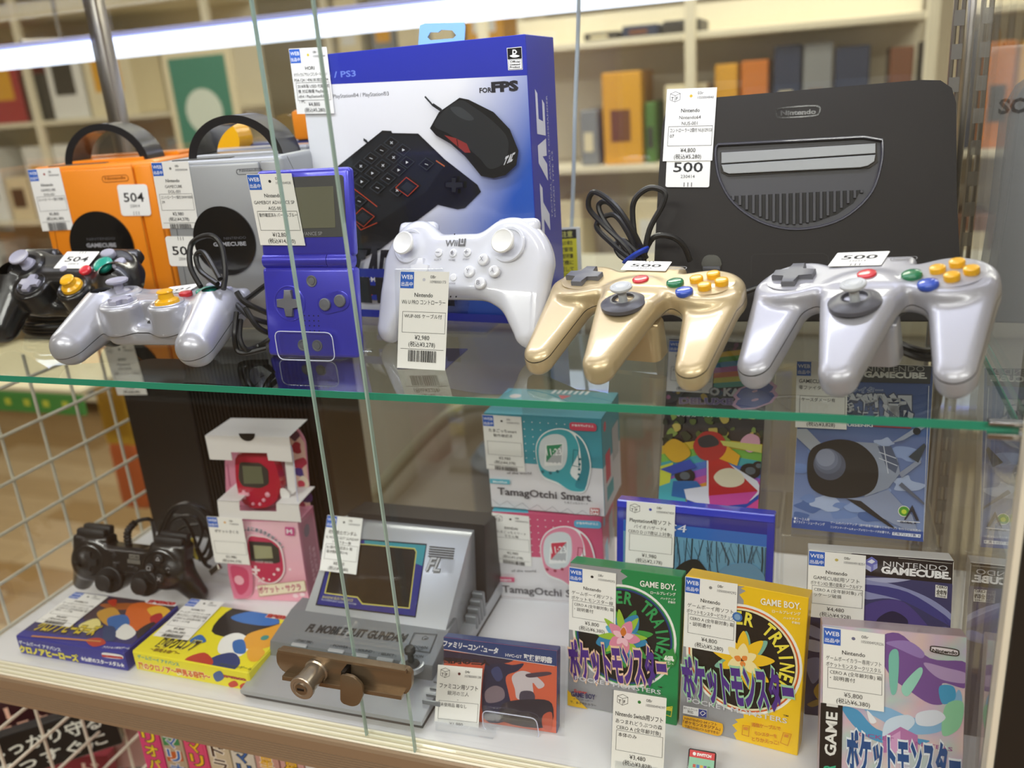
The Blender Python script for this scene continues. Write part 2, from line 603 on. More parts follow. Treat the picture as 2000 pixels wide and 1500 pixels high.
def tag_mesh(parent, fc, q, kind='web', code='08r', num='1050004929', lines=(), note=(), price='', tax='', bar=False, dot='222222',
             off=0.0012, crop=(0, 0, 1.0), card=None, bend=0.0):
    """a paper price tag stuck on a face: q = TL, TR, BR, BL"""
    A = Art(fc, crop, lift=off + 0.00025); A.step = 2.2e-5
    tl, tr, br, bl = [A.p(p) for p in q]
    U = (tr - tl + br - bl) / 2; V = (bl - tl + br - tr) / 2; c = (tl + tr + br + bl) / 4; tl = c - U / 2 - V / 2
    H = 40 * np.linalg.norm(V) / np.linalg.norm(U)
    fy = 1.0
    if price and H < 59.5 and H > 40: fy = (H - 1.2) / 58.3
    if bar and H < 66: fy = (H - 1.2) / 64
    P0 = lambda a, b: tl + U * (a / 40) + V * (b / H)
    P = lambda a, b: P0(a, b * fy)
    pm = MB()
    cs = [P0(0, 0), P0(40, 0), P0(40, H), P0(0, H)]
    v = [tuple(fc.Wd(p[0], p[1], off + z)) for z in (0, 0.00022) for p in cs]
    pm.add((v, [(0, 1, 2, 3), (7, 6, 5, 4), (0, 4, 5, 1), (1, 5, 6, 2), (2, 6, 7, 3), (3, 7, 4, 0)]))
    paper = pm.build('price_tag', card or PAPER, parent, world=True)
    uu = U / 40; vv = -V / H * fy

    def T(t, x, y, size, align='l', bold=0.0, maxw=None, col='1c1c1e'):
        g = text_geo(t, 0.0); wd = (g[3] - g[2]) * size * (0.98 if len(t) < 6 else 0.9)
        if maxw and wd > maxw: wd = maxw
        if align == 'c': x = x - wd / 2
        A.tloc(t, P(x, y), uu * wd, vv * size * 0.73 * (1.15 if any(ord(ch) > 255 for ch in t) else 1), col, bold)
    if kind == 'web':
        A.loc([P(0.3, 0.6), P(11.5, 0.6), P(11.5, 13.2), P(0.3, 13.2)], BLUE)
        T('WEB', 5.9, 6.1, 4.6, 'c', 0.012, 9.6, 'f4f6ff'); T('出品中', 5.9, 11.3, 3.6, 'c', 0.012, 9.4, 'f4f6ff')
    else:
        hx = [(3, 4), (7, 2.3), (11, 4), (11, 9), (7, 10.8), (3, 9)]
        A.stroke([P(*h) for h in hx], np.linalg.norm(U) / 240, '333333', True)
        A.stroke([P(3, 4), P(7, 5.6), P(11, 4)], np.linalg.norm(U) / 240, '333333'); A.stroke([P(7, 5.6), P(7, 10.6)], np.linalg.norm(U) / 240, '333333')
        T('T', 3.9, 9.2, 3.6, 'l', 0.02, 2.4); T('F', 7.8, 9.2, 3.6, 'l', 0.02, 2.2)
    A.loc([P(*p) for p in circ(19.8, 6.3, 1.25, 14)], dot)
    T(code, 25, 5.2, 3.4, maxw=6); T(num, 25, 8.8, 3.0, maxw=14.3, col='55555a')
    y = 19.5
    for i, t in enumerate(lines):
        T(t, 20, y, 4.4 if i == 0 else 4.0, 'c', 0.012 if i == 0 else 0.0, 36); y += 5.6 if i == 0 else 4.9
    if note is not None:
        A.stroke([P(3.2, 31), P(38.5, 31), P(38.5, 47), P(3.2, 47)], np.linalg.norm(U) / 300, '444444', True)
        for i, t in enumerate(note): T(t, 4.6, 35.6 + 4.6 * i, 3.7, maxw=33.5)
    H2 = H / fy
    if H2 > 52: T(price, 20, 52.4, 4.9, 'c', 0.0, 22)
    if H2 > 56: T(tax, 20, 57.6, 4.6, 'c', 0.0, 27)
    if bar and H2 > 60:
        A.stroke([P(2.5, 59.7), P(38, 59.7)], np.linalg.norm(U) / 300, '333333')
        rr = random.Random(len(num) + len(price)); x = 9.0
        yb = min(69.5, H2 - 0.1)
        while x < 32:
            w_ = rr.choice((0.28, 0.5, 0.8)); A.loc([P(x, 60.6), P(x + w_, 60.6), P(x + w_, yb), P(x, yb)], '1c1c1e', layer=A.k); x += w_ + rr.choice((0.3, 0.5, 0.7))
        A.k += 1
        if H2 > 76: T(num + '51', 21, 73, 3.4, 'c', 0, 24); T('181-230902005637r23H', 21, 77.5, 3.2, 'c', 0, 30)
    A.mb.build('printed_text', PRINT_MATTE, paper, world=True)
    return paper


def sticker(parent, fc, q, txt, crop=(0, 0, 1.0), off=0.0008, flip=False, date='230414', marks=True, txty=0.55, rnd=0.1):
    """white number label with rounded corners: q = TL, TR, BR, BL"""
    A = Art(fc, crop, lift=off + 0.0002)
    tl, tr, br, bl = [A.p(p) for p in q]
    U = (tr - tl + br - bl) / 2; V = (bl - tl + br - tr) / 2; c = (tl + tr + br + bl) / 4; tl = c - U / 2 - V / 2
    P = lambda a, b: tl + U * a + V * b
    pm = MB(); n_ = len(rrect(0, 0, 1, 1, rnd)); cs = [P(a, b) for a, b in rrect(0, 0, 1, 1, rnd)]
    v = [tuple(fc.Wd(p[0], p[1], off + z)) for z in (0, 0.00018) for p in cs]
    pm.add((v, [tuple(range(n_)), tuple(range(n_, 2 * n_))[::-1]] + [(i, i + n_, (i + 1) % n_ + n_, (i + 1) % n_) for i in range(n_)]))
    st = pm.build('number_sticker', PAPER, parent, world=True)
    A.tloc(txt, P(0.17, txty), U * 0.66, -V * 0.30, '16161a', 0.015)
    A.tloc(date, P(0.34, txty + 0.18), U * 0.32, -V * 0.10, '2a2a2e')
    if marks:
        y0, y1 = (0.86, 0.985) if not flip else (0.015, 0.13)
        for i in range(3):
            x = 0.42 + 0.085 * i; A.loc([P(x, y0), P(x + 0.016, y0), P(x + 0.016, y1), P(x, y1)], '1a1a1e', layer=A.k + 1)
    A.mb.build('printed_text', PRINT_MATTE, st, world=True)
    return st


def upright(name, label, cat, base, corners, tilt, depth, col_side='dddddd', body_mat=None, crop=(0, 0, 1.0), group=None, bev=0.0006, z=0.0, up=None):
    """box standing on a level surface. base: world points of front-bottom corners; corners TL,TR,BR,BL pixels give its real size"""
    bl, br = [np.array(b, float) for b in base]
    ux = unit(br - bl); nrm = unit(np.cross(ux, [0, 0, 1]))      # points toward the viewer
    uy = unit(np.array([0, 0, 1.0]) - nrm * tilt)
    fc = Face(bl, ux, uy)
    A = Art(fc); L = [A.p(c) for c in corners]; A.cr = crop
    W_ = np.linalg.norm(br - bl) if corners[2] is None else (L[1][0] - L[0][0] + np.linalg.norm(br - bl)) / 2
    x0 = 0.0
    H = (L[0][1] + L[1][1]) / 2
    t = thing(name, label, cat, frame(bl, ux, y=uy), group)
    if body_mat is None: body_mat = mat('card_' + col_side, col_side, 0.5)
    MB().add(rbox(0, 0, -depth, W_, H, 0, bev, 1)).build('box', body_mat, t)
    A.lim = (0.0004, 0.0004, W_ - 0.0004, H - 0.0004); A.lift = 0.00004
    return t, fc, A, W_, H
# ------------------------------------------------------------------ the shop around the case
FLOOR_Z = -0.95
XL, XR, YB, SZ = -0.783, 0.112, 0.37, 0.3015        # case left, right, back; glass shelf top height


def planks_mat():
    m = mat('plank_wood', 'c9a36b', 0.45, noise=0.12, scale=6)
    nt = m.node_tree; b = nt.nodes['Principled BSDF']
    oi = nt.nodes.new('ShaderNodeObjectInfo'); mp = nt.nodes.new('ShaderNodeValToRGB')
    mp.color_ramp.elements[0].color = (*hexc('a98655'), 1); mp.color_ramp.elements[1].color = (*hexc('dcc39c'), 1)
    wv = nt.nodes.new('ShaderNodeTexNoise'); wv.inputs['Scale'].default_value = 3; wv.inputs['Detail'].default_value = 6
    tc = nt.nodes.new('ShaderNodeTexCoord'); mpg = nt.nodes.new('ShaderNodeMapping'); mpg.inputs['Scale'].default_value = (1, 14, 1)
    mx = nt.nodes.new('ShaderNodeMix'); mx.data_type = 'RGBA'; mx.blend_type = 'MULTIPLY'; mx.inputs[0].default_value = 0.35
    nt.links.new(oi.outputs['Random'], mp.inputs[0]); nt.links.new(tc.outputs['Object'], mpg.inputs[0]); nt.links.new(mpg.outputs[0], wv.inputs[0])
    nt.links.new(mp.outputs[0], mx.inputs[6]); nt.links.new(wv.outputs['Fac'], mx.inputs[7]); nt.links.new(mx.outputs[2], b.inputs['Base Color'])
    return m


PLANK = planks_mat()
fl = MB().add(box(-7, -3, FLOOR_Z - 0.05, 4, 7, FLOOR_Z - 0.006)).build('floor', mat('subfloor', '7d5a33', 0.6))
structure(fl)
pk = None
for j in range(22):
    y0 = 0.1 + j * 0.15
    for i in range(5):
        x0 = -5.2 + i * 0.98 + (j * 0.37) % 0.9
        if pk is None:
            pk = MB().add(rbox(0, 0, 0, 0.974, 0.146, 0.0062, 0.002, 1)).build('plank', PLANK, fl); o = pk
        else:
            o = pk.copy(); COL.objects.link(o)
        o.location = (x0, y0, FLOOR_Z - 0.006)
WALLC = mat('shop_wall', 'e9e0c6', 0.8, noise=0.03, scale=2)
structure(MB().add(box(-7, 5.0, FLOOR_Z, 4, 5.1, 2.1)).build('wall_back', WALLC))
structure(MB().add(box(-6.1, -3, FLOOR_Z, -6.0, 5, 2.1)).build('wall_left', WALLC))
structure(MB().add(box(3.2, -3, FLOOR_Z, 3.3, 5, 2.1)).build('wall_right', WALLC))
structure(MB().add(box(-7, -3.1, FLOOR_Z, 4, -3.0, 2.1)).build('wall_front', mat('shop_wall_rear', '6a645a', 0.8)))
ceil = structure(MB().add(box(-7, -3, 2.1, 4, 5, 2.2)).build('ceiling', mat('shop_ceiling', 'd9cfb4', 0.8)))
BEAM = mat('ceiling_beam', 'e6dcbe', 0.7)
for i, y in enumerate((1.6, 2.6, 3.6, 4.6)):
    MB().add(box(-6, y, 2.0, 3.2, y + 0.09, 2.1)).build('beam', BEAM, ceil)
for k, (x, y, l) in enumerate(((-2.2, 0.9, 1.3), (-0.3, 3.1, 1.5), (0.9, 1.9, 1.3), (-3.4, 2.5, 1.6))):
    t = thing('ceiling_lamp', ['glowing tube lamp hung high at the far upper left', 'glowing tube lamp over the middle of the far racks',
                               'glowing tube lamp above the shelves behind the black console', 'glowing tube lamp farthest to the left near the poster'][k], 'lamp', (x, y, 1.72), 'tube lamps of the shop')
    MB().add(rbox(-l / 2, -0.06, 0.03, l / 2, 0.06, 0.09, 0.005)).build('housing', mat('lamp_white', 'eeeeee', 0.5), t)
    MB().add(tube([(-l / 2 + .02, 0, 0.012), (l / 2 - .02, 0, 0.012)], 0.018, 12, sub=1)).build('lamp_tube', mat('lamp_glow', 'ffffff', 0.5, emit=('fff8e8', 9)), t, smooth=True)
    for sx in (-1, 1): MB().add(tube([(sx * l * .4, 0, 0.09), (sx * l * .4, 0, 0.36)], 0.004, 6, sub=1)).build('hanger', mat('lamp_white'), t)

# far racks, each product its own object
RACK = mat('rack_cream', 'efe6cc', 0.5)
PAL = dict(yellow='e6a92e', dark='3a3633', brown='7b4a2c', navy='2c3550', grey='8d8f90', cream='ece0bd', red='b0343a', white='eeeeea', teal='2f7f78', green='56803f', maroon='5b2530', orange='d47a24', blue='3b66a8')


for c, h in PAL.items(): mat('far_' + c, h, 0.5)


def rack(name, label, x0, x1, y, z0, levels, step, cols, wds, hts, place, seed, depth=0.35, custom=None):
    t = thing(name, label, 'rack', (x0, y, z0))
    L = x1 - x0
    for xx in (0, L / 2, L):
        MB().add(rbox(xx - 0.015, -0.01, 0, xx + 0.015, 0.02, levels * step + 0.1, 0.003, 1)).build('upright', RACK, t)
    MB().add(box(0, depth, 0, L, depth + 0.01, levels * step + 0.1)).build('back_panel', RACK, t)
    rr = random.Random(seed)
    for k in range(levels + 1):
        MB().add(rbox(0, 0, k * step - 0.012, L, depth, k * step + 0.008, 0.002, 1)).build('shelf_board', RACK, t)
        x = 0.03; n = 0
        if custom and k in custom:
            for pa_, pb_, pt_, c in custom[k]:
                xa_ = float(at_y(pa_, 300, y + .03)[0]); xb_ = float(at_y(pb_, 300, y + .03)[0]); h = float(at_y((pa_ + pb_) / 2, pt_, y + .03)[2]) - (z0 + k * step + .009); n += 1
                g = thing('product_box', '%s goods box, %s from left, %s level up, %s' % (c, ORD[n], ORD[k + 1], place), 'box', (xa_, y + 0.03, z0 + k * step + 0.009), 'products on %s' % place)
                MB().add(rbox(0, 0, 0, xb_ - xa_, 0.2, h, 0.004, 1)).build('carton', mat('far_' + c), g)
                MB().add(box((xb_ - xa_) * .2, -0.001, h * 0.25, (xb_ - xa_) * .7, 0, h * 0.6)).build('front_panel', mat('far_' + ('dark', 'cream', 'brown')[n % 3]), g)
            continue
        if k == levels: break
        while True:
            wd = rr.choice(wds); h = rr.choice(hts) * step; c = rr.choice(cols)
            if x + wd > L - 0.03: break
            if rr.random() < 0.86:
                n += 1
                g = thing('product_box', '%s goods box, %s from left, %s level up, %s' % (c, ORD[min(n, 23)], ORD[k + 1], place), 'box', (x0 + x, y + 0.03, z0 + k * step + 0.009), 'products on %s' % place)
                MB().add(rbox(0, 0, 0, wd * 0.95, 0.2, h, 0.004, 1)).build('carton', mat('far_' + c, PAL[c], 0.5), g)
                MB().add(box(wd * 0.18, -0.001, h * 0.3, wd * 0.75, 0, h * 0.75)).build('front_panel', mat('far_' + rr.choice(('cream', 'white', 'dark', 'yellow'))), g)
            x += wd + rr.choice((0.004, 0.01, 0.05))
    return t


ORD = ['', 'first', 'second', 'third', 'fourth', 'fifth', 'sixth', 'seventh', 'eighth', 'ninth', 'tenth', 'eleventh', 'twelfth', 'thirteenth', 'fourteenth', 'fifteenth', 'sixteenth', 'seventeenth', 'eighteenth', 'nineteenth', 'twentieth', 'twenty-first', 'twenty-second', 'twenty-third']
rack('display_rack', 'cream shop rack with dark and amber goods behind the black console', -1.0, 0.25, 2.2, -0.50, 3, 0.36, ('dark', 'cream', 'yellow', 'brown', 'navy', 'grey', 'cream', 'maroon'), (0.10, 0.14, 0.20), (0.5, 0.7, 0.8), 'the rack behind the black console', 11, custom={2: ((1135, 1170, 215, 'grey'), (1180, 1256, 140, 'yellow'), (1262, 1282, 200, 'green'), (1300, 1380, 165, 'cream'), (1396, 1440, 125, 'yellow'), (1446, 1498, 118, 'orange'), (1508, 1560, 88, 'navy'), (1564, 1620, 84, 'grey'), (1624, 1690, 90, 'navy'), (1728, 1772, 92, 'brown'), (1790, 1815, 80, 'dark')), 3: ((1150, 1215, 62, 'dark'), (1222, 1290, 48, 'navy'), (1298, 1368, 38, 'dark'))})
rack('display_rack', 'cream shop rack with pale goods at the upper left', -4.3, -2.35, 2.7, -0.85, 4, 0.44, ('white', 'red', 'cream', 'dark', 'white', 'cream', 'grey'), (0.14, 0.2, 0.26), (0.45, 0.6, 0.75), 'the rack at the upper left', 5)
rack('display_rack', 'cream shop rack in the far middle behind the tall printed box', -2.1, -1.2, 3.2, -0.6, 4, 0.40, ('cream', 'dark', 'yellow', 'cream', 'grey'), (0.12, 0.18), (0.5, 0.7), 'the far middle rack', 9)
# leaning poster panels
t = thing('poster', 'teal and white poster hanging at the far left', 'poster', (-2.28, 2.5, 0.17), None)
MB().add(rbox(-0.16, 0, 0, 0.16, 0.012, 0.52, 0.002, 1)).build('board', mat('far_cream'), t)
MB().add(rbox(-.02, .013, FLOOR_Z - .17, .02, .03, .3, 0.002, 1)).build('stand_pole', mat('far_cream'), t)
pa = MB()
pa.add(([(-.13, -.001, .02), (.13, -.001, .02), (.13, -.001, .5), (-.13, -.001, .5)], [(0, 1, 2, 3)]), col=hexc('4d8d78'))
pa.add((circ(0, 0, 0, 3) and [(x, -.002, z) for x, z in circ(0.0, 0.30, 0.085, 20)], [tuple(range(20))]), col=hexc('dfe9dc'))
pa.add(([(x, -.002, z) for x, z in ((-.1, .08), (.1, .06), (.08, .13), (-.07, .15))], [(0, 1, 2, 3)]), col=hexc('a9c9b4'))
pa.build('printed_sheet', PRINT_MATTE, t)
t = thing('wall_clock', 'round black clock with a pale dial on the far left wall', 'clock', (-2.66, 2.45, 0.30))
MB().add(lathe([(0, -.01), (.11, -.01), (.12, .0), (.12, .03), (0, .03)], 32, 'y')).build('rim', mat('far_dark'), t, smooth=True)
MB().add(lathe([(0, -.012), (.085, -.012), (.085, -.011), (0, -.011)], 32, 'y')).build('dial', mat('far_white'), t)
t = thing('notice_board', 'amber lattice notice board on the far left rack', 'board', (-2.62, 2.4, -0.10))
MB().add(rbox(-.14, 0, 0, .14, .012, .32, .004, 1)).build('board', mat('amber', 'c99a4b', 0.6), t)
for i in range(3): MB().add(box(-.1, -.004, .05 + .09 * i, .1, 0, .10 + .09 * i)).build('card', mat('far_cream'), t)
# grey counter seen through the back glass
t = thing('shop_counter', 'plain grey counter cabinet seen through the back of the lower level', 'counter', (-0.62, 0.98, FLOOR_Z))
MB().add(rbox(-.42, 0, 0, 1.6, .5, 1.02, 0.01, 2)).build('body', mat('counter_grey', 'b4b2a4', 0.55, noise=0.08, scale=3), t, smooth=True)
MB().add(rbox(-.44, -.02, 1.02, 1.62, .52, 1.05, 0.006, 2)).build('worktop', mat('counter_top', 'c4c2b2', 0.4), t, smooth=True)
for i in range(3): MB().add(box(0.15 + .5 * i, -.004, .03, 0.158 + .5 * i, 0.001, .98)).build('door_seam', mat('seam_dark', '4b4a42', 0.7), t)
t = thing('hand_rail', 'pale slanting pipe rail in front of the grey counter', 'rail', (-0.62, 0.9, 0))
MB().add(tube([(-.30, 0, -.36), (-.08, 0, -.13), (.02, 0, -.06), (.14, 0, -.055), (.36, 0, -.055)], .013, 10)).build('pipe', mat('rail_pale', 'a6a894', 0.4), t, smooth=True)
for x_, z_ in ((-.2, -.26), (.3, -.055)): MB().add(tube([(x_, 0, FLOOR_Z), (x_, 0, z_)], .01, 8, sub=1)).build('leg', mat('rail_pale'), t, smooth=True)
t = thing('canister', 'blurred slate blue canister behind the rail', 'canister', (-0.48, 0.80, -0.17))
MB().add(lathe([(0, -.06), (.07, -.06), (.08, -.05), (.08, .06), (.066, .078), (.03, .085), (.03, .10), (0, .10)], 24)).build('drum', mat('canister_blue', '5d6874', 0.4), t, smooth=True)
MB().add(lathe([(0, FLOOR_Z + .17), (.09, FLOOR_Z + .17), (.09, FLOOR_Z + .19), (.014, FLOOR_Z + .2), (.014, -.06), (0, -.06)], 20)).build('pedestal', mat('far_dark'), t, smooth=True)
MB().add(tube([(-.05, 0, .08), (-.03, 0, .13), (.03, 0, .13), (.05, 0, .08)], .006, 8)).build('handle', mat('far_dark'), t, smooth=True)
# hanging bags left of the case
for k, (x, y, z, c1, c2, lb) in enumerate(((-1.62, 1.1, -0.34, 'd9b33a', 'c4622e', 'yellow and orange plush bag hanging beyond the left grid'), (-1.44, 1.2, -0.36, '9a9790', '54606e', 'grey blue bag hanging beside the yellow one'))):
    t = thing('hanging_bag', lb, 'bag', (x, y, z))
    MB().add(rbox(-.05, -.03, 0.05, .05, .03, .24, .02, 3)).build('pouch', mat('bag_' + c1, c1, .7), t, smooth=True)
    MB().add(rbox(-.045, -.035, -.12, .05, .035, .07, .025, 3)).build('base', mat('bag_' + c2, c2, .7), t, smooth=True)
    MB().add(tube([(0, 0, .23), (0, 0, .33)], .006, 6, sub=1)).build('strap', mat('far_dark'), t)
t = thing('shelf_sign', 'green shelf sign strip at the left edge', 'sign', at_y(70, 788, 0.75))
MB().add(rbox(-.35, 0, -.022, .12, .01, .022, .003, 1)).build('plate', mat('sign_green', '4f9a4a', 0.5), t)
MB().add(rbox(-.35, .0, .022, .12, .3, .034, .003, 1)).build('shelf_lip', mat('far_cream'), t)
for i in range(9):
    MB().add(box(-.33 + .05 * i, -.0015, -.006, -.315 + .05 * i, 0, .008)).build('letter_block', mat('sign_lime', 'd6dc52', .5), t)

# ------------------------------------------------------------------ the glass showcase
ALU = mat('brushed_bronze', 'ac957a', 0.40, metal=0.45)
CHROME = mat('chrome', 'd8d8da', 0.16, metal=1.0)
STEEL = mat('satin_steel', 'a59f96', 0.28, metal=0.95)
CREAM = mat('rail_cream', 'efe9d4', 0.4)
GLASS = clear('pane_glass', tint=(0.985, 0.995, 0.99), f0=0.03)
GSIDE = clear('side_glass', tint=(0.96, 0.975, 0.97), f0=0.06)
EDGE = mat('glass_edge_green', '2f9476', 0.12, coat=0.6, emit=None)
EDGE_P = mat('glass_edge_pale', '9fb8ae', 0.15, coat=0.5)
WHITE = mat('deck_white', 'e8e8ea', 0.42, coat=0.1, noise=0.02, scale=8)
case = thing('display_case', 'glass showcase with white deck, bronze front rail and sliding panes', 'showcase', (XL, 0.0, -0.02))
C_ = lambda m_, n_, mt, **k: m_.build(n_, mt, case, world=True, **k)
C_(MB().add(rbox(XL, 0.0135, -0.02, XR, YB, 0.0, 0.0005, 1)), 'deck', WHITE)
tr = MB().add(box(XL - .1, -0.005, -0.02, XR + .04, 0.0135, -0.001))
for y0 in (-0.0035, 0.0015, 0.0065, 0.0112): tr.add(rbox(XL - .1, y0, -0.002, XR + .04, y0 + .0022, 0.0035, .0006, 1))
C_(tr, 'track_rail', CREAM)
fs = [(0.006, 0.0035), (0.0035, 0.0028), (0.0025, 0.0)]
z = -0.0095
for i in range(6): fs += [(0.0025, z), (0.0042, z - .0004), (0.0042, z - .0012), (0.0025, z - .0016)]; z -= 0.0026
fs += [(0.0025, -0.0275), (0.02, -0.0275), (0.02, -0.02), (0.006, -0.02)]
n_ = len(fs)
v = [(XL - .1, a - .011, b) for a, b in fs] + [(XR + .04, a - .011, b) for a, b in fs]
C_(MB().add((v, [tuple(range(n_)), tuple(range(n_, 2 * n_))[::-1]] + [(i, i + n_, (i + 1) % n_ + n_, (i + 1) % n_) for i in range(n_)])), 'front_rail', ALU)
TOPZ = 0.66
# panes
xa = float(at_y(718, 787, -0.002)[0]); xb = float(at_y(613, 787, 0.005)[0])
for (x0, x1, y, ex) in ((XL, xa, -0.003, xa), (xb, XR, 0.0045, xb)):
    g = C_(MB().add(box(x0, y, 0.0035, x1, y + .003, TOPZ)), 'glass_door', GLASS)
    eo = MB().add(box(ex - .0006, y - .0002, 0.0036, ex + .0006, y + .0032, TOPZ)).build('pane_edge', EDGE_P, g, world=True)
C_(MB().add(box(XL, 0.01, 0.0, XL + .003, YB, TOPZ)), 'side_glass', GSIDE)
C_(MB().add(box(XR - .003, 0.018, 0.0, XR, YB, TOPZ)), 'side_glass', GSIDE)
C_(MB().add(box(XL, YB, 0.0, XR, YB + .003, TOPZ)), 'back_glass', GSIDE)
for x, y, r in ((XL, YB, .009), (XR + .004, YB + .002, .010)):
    pm = MB().add(rbox(x - r, y - r, 0, x + r, y + r, TOPZ, .003, 2))
    p_ = C_(pm, 'corner_post', STEEL, smooth=True)
rp = MB()
for i in range(2): rp.add(rbox(XR - .012 - .006 * i, YB - .014, 0, XR - .0085 - .006 * i, YB - .008, TOPZ, .0008, 1))
rl = C_(rp, 'shelf_upright', STEEL)
for i in range(24): MB().add(box(XR - .0172, YB - .0152, .02 + .026 * i, XR - .0092, YB - .0138, .032 + .026 * i)).build('slot', mat('slot_grey', '7c786f', .5), rl, world=True)
C_(MB().add(rbox(XR - .006, -0.012, -0.02, XR - .002, 0.002, TOPZ, .0005, 1)), 'door_gasket', CREAM)
C_(MB().add(rbox(XR - .0018, -0.014, -0.02, XR + .017, 0.01, TOPZ, .001, 1)), 'door_post', mat('post_dark', '33302c', 0.35, metal=0.3))
C_(MB().add(rbox(XL, 0.02, TOPZ, XR, YB, TOPZ + .02, .002, 1)), 'top_frame', clear('top_glass', tint=(.97, .98, .98), f0=.05))
# glass shelf
sh = thing('glass_shelf', 'clear glass shelf with a green front edge carrying the upper row', 'shelf', (XL + .004, 0.011, SZ - .0052))
SHG = clear('shelf_glass', tint=(0.93, 0.96, 0.945), f0=0.07, gl=(.9, .95, .93))
y1 = 0.345
x0, x1 = XL + .004, XR - .006
zb, zt = SZ - .0052, SZ
sm = MB().add(([(x0, .011, zt), (x1, .011, zt), (x1, y1, zt), (x0, y1, zt)], [(0, 1, 2, 3)]))
sm.build('glass_sheet', SHG, sh, world=True)
e = MB().add(box(x0, .0104, zb, x1, .0112, zt - .0001)).add(box(x1 - .0004, .0112, zb, x1 + .0004, y1, zt - .0001))
e.build('green_edge', EDGE, sh, world=True)
MB().add(box(x0, y1 - .002, zb, x1, y1 + .006, zt + .001)).build('shelf_lip', mat('lip_grey', '8c9a92', .3), sh, world=True)
MB().add(rbox(x1 - .016, .005, zb - .003, x1 + .002, .0115, zb + .0002, .0005, 1)).add(rbox(x1 - .016, .005, zt - .0002, x1 + .002, .0115, zt + .002, .0005, 1)).build('shelf_clip', CHROME, sh, world=True)
# strip lamp inside the case top
t = thing('strip_lamp', 'bright bluish strip lamp along the top of the case', 'lamp', (-0.33, 0.20, 0.645))
MB().add(rbox(-.44, -.014, .006, .42, .014, .014, .002, 1)).build('housing', mat('lamp_white', 'eeeeee', .5), t)
MB().add(tube([(-.43, 0, 0), (.41, 0, 0)], .008, 12, sub=1)).build('lamp_tube', mat('strip_glow', 'ffffff', .5, emit=('c9d2ff', 5)), t, smooth=True)

# white wire grid beyond the left glass
WIRE = mat('wire_white', 'e4dfcf', 0.4)
gr = thing('wire_grid', 'white wire grid panel standing outside the left glass', 'grid', (-0.79, 0.0, -0.5))
for i in range(9):
    y = -0.033 + 0.0503 * i
    MB().add(tube([(-.79, y, -.5), (-.79, y, .265)], .0019, 6, sub=1)).build('upright_wire', WIRE, gr, world=True, smooth=True)
for i in range(16):
    z = -.482 + 0.0482 * i
    MB().add(tube([(-.787, -.05, z), (-.787, .385, z)], .0019, 6, sub=1)).build('cross_wire', WIRE, gr, world=True, smooth=True)

# lock
lk = thing('showcase_lock', 'bronze showcase lock with a round key barrel clamped on the sliding glass', 'lock', at_y(690, 1320, -0.007))
BRZ = mat('lock_bronze', '8b7961', 0.30, metal=0.65)
fl_ = Face(at_y(690, 1320, -0.010), (1, 0, 0), (0, 0, 1))
q = [(548, 1263), (797, 1303), (806, 1312), (806, 1338), (797, 1353), (778, 1352), (560, 1312), (544, 1296), (542, 1275)]
P = [fl_.L(*a) for a in q]
MBx = lambda poly, w0, w1, b=0.0005: prism([tuple(p) for p in poly], w0, w1, b, 2)
FM = fl_.matrix()
mb = MB().add(MBx(round_poly(P, .003), -0.002, 0.002), M=FM)
mb.build('plate', BRZ, lk, world=True, smooth=True)
P = [fl_.L(*a) for a in ((548, 1262), (797, 1302), (799, 1308), (550, 1268))]
MB().add(MBx(P, 0.002, 0.005, .0004), M=FM).build('rim', BRZ, lk, world=True)
P = [fl_.L(*a) for a in ((560, 1310), (792, 1348), (791, 1356), (560, 1318))]
MB().add(MBx(P, 0.002, 0.007, .0004), M=FM).build('rim', BRZ, lk, world=True)
c = fl_.L(622, 1305)
Mb = FM @ Matrix.Translation((c[0], c[1], 0))
MB().add(lathe([(0.0099, 0.002), (.0099, .004), (.0088, .005), (.0088, .0215), (.0098, .022), (.0098, .0250), (.0092, .0256), (.0068, .0256), (.0066, .0252), (0, .0252)], 40), M=Mb).build('key_barrel', mat('barrel_steel', 'b0a493', 0.26, metal=0.7), lk, world=True, smooth=True)
MB().add(lathe([(.0046, .0250), (.0048, .0262), (.0040, .0264), (0, .0264)], 24), M=Mb).build('core', STEEL, lk, world=True, smooth=True)
MB().add(box(-.0028, -.0009, .0262, .0028, .0009, .0268), M=Mb).build('keyway', mat('keyway_dark', '2a2622', 0.4, metal=.5), lk, world=True)
P = [fl_.L(*a) for a in ((680, 1297), (705, 1302), (722, 1318), (724, 1338), (716, 1356), (703, 1360), (680, 1352))]
MB().add(MBx(round_poly(P, .003), 0.010, 0.0125), M=FM).build('catch_tab', BRZ, lk, world=True, smooth=True)
P = [fl_.L(*a) for a in ((680, 1294), (688, 1295), (688, 1352), (680, 1350))]
MB().add(MBx(P, 0.002, 0.0115, .0003), M=FM).build('catch_arm', mat('keyway_dark'), lk, world=True)

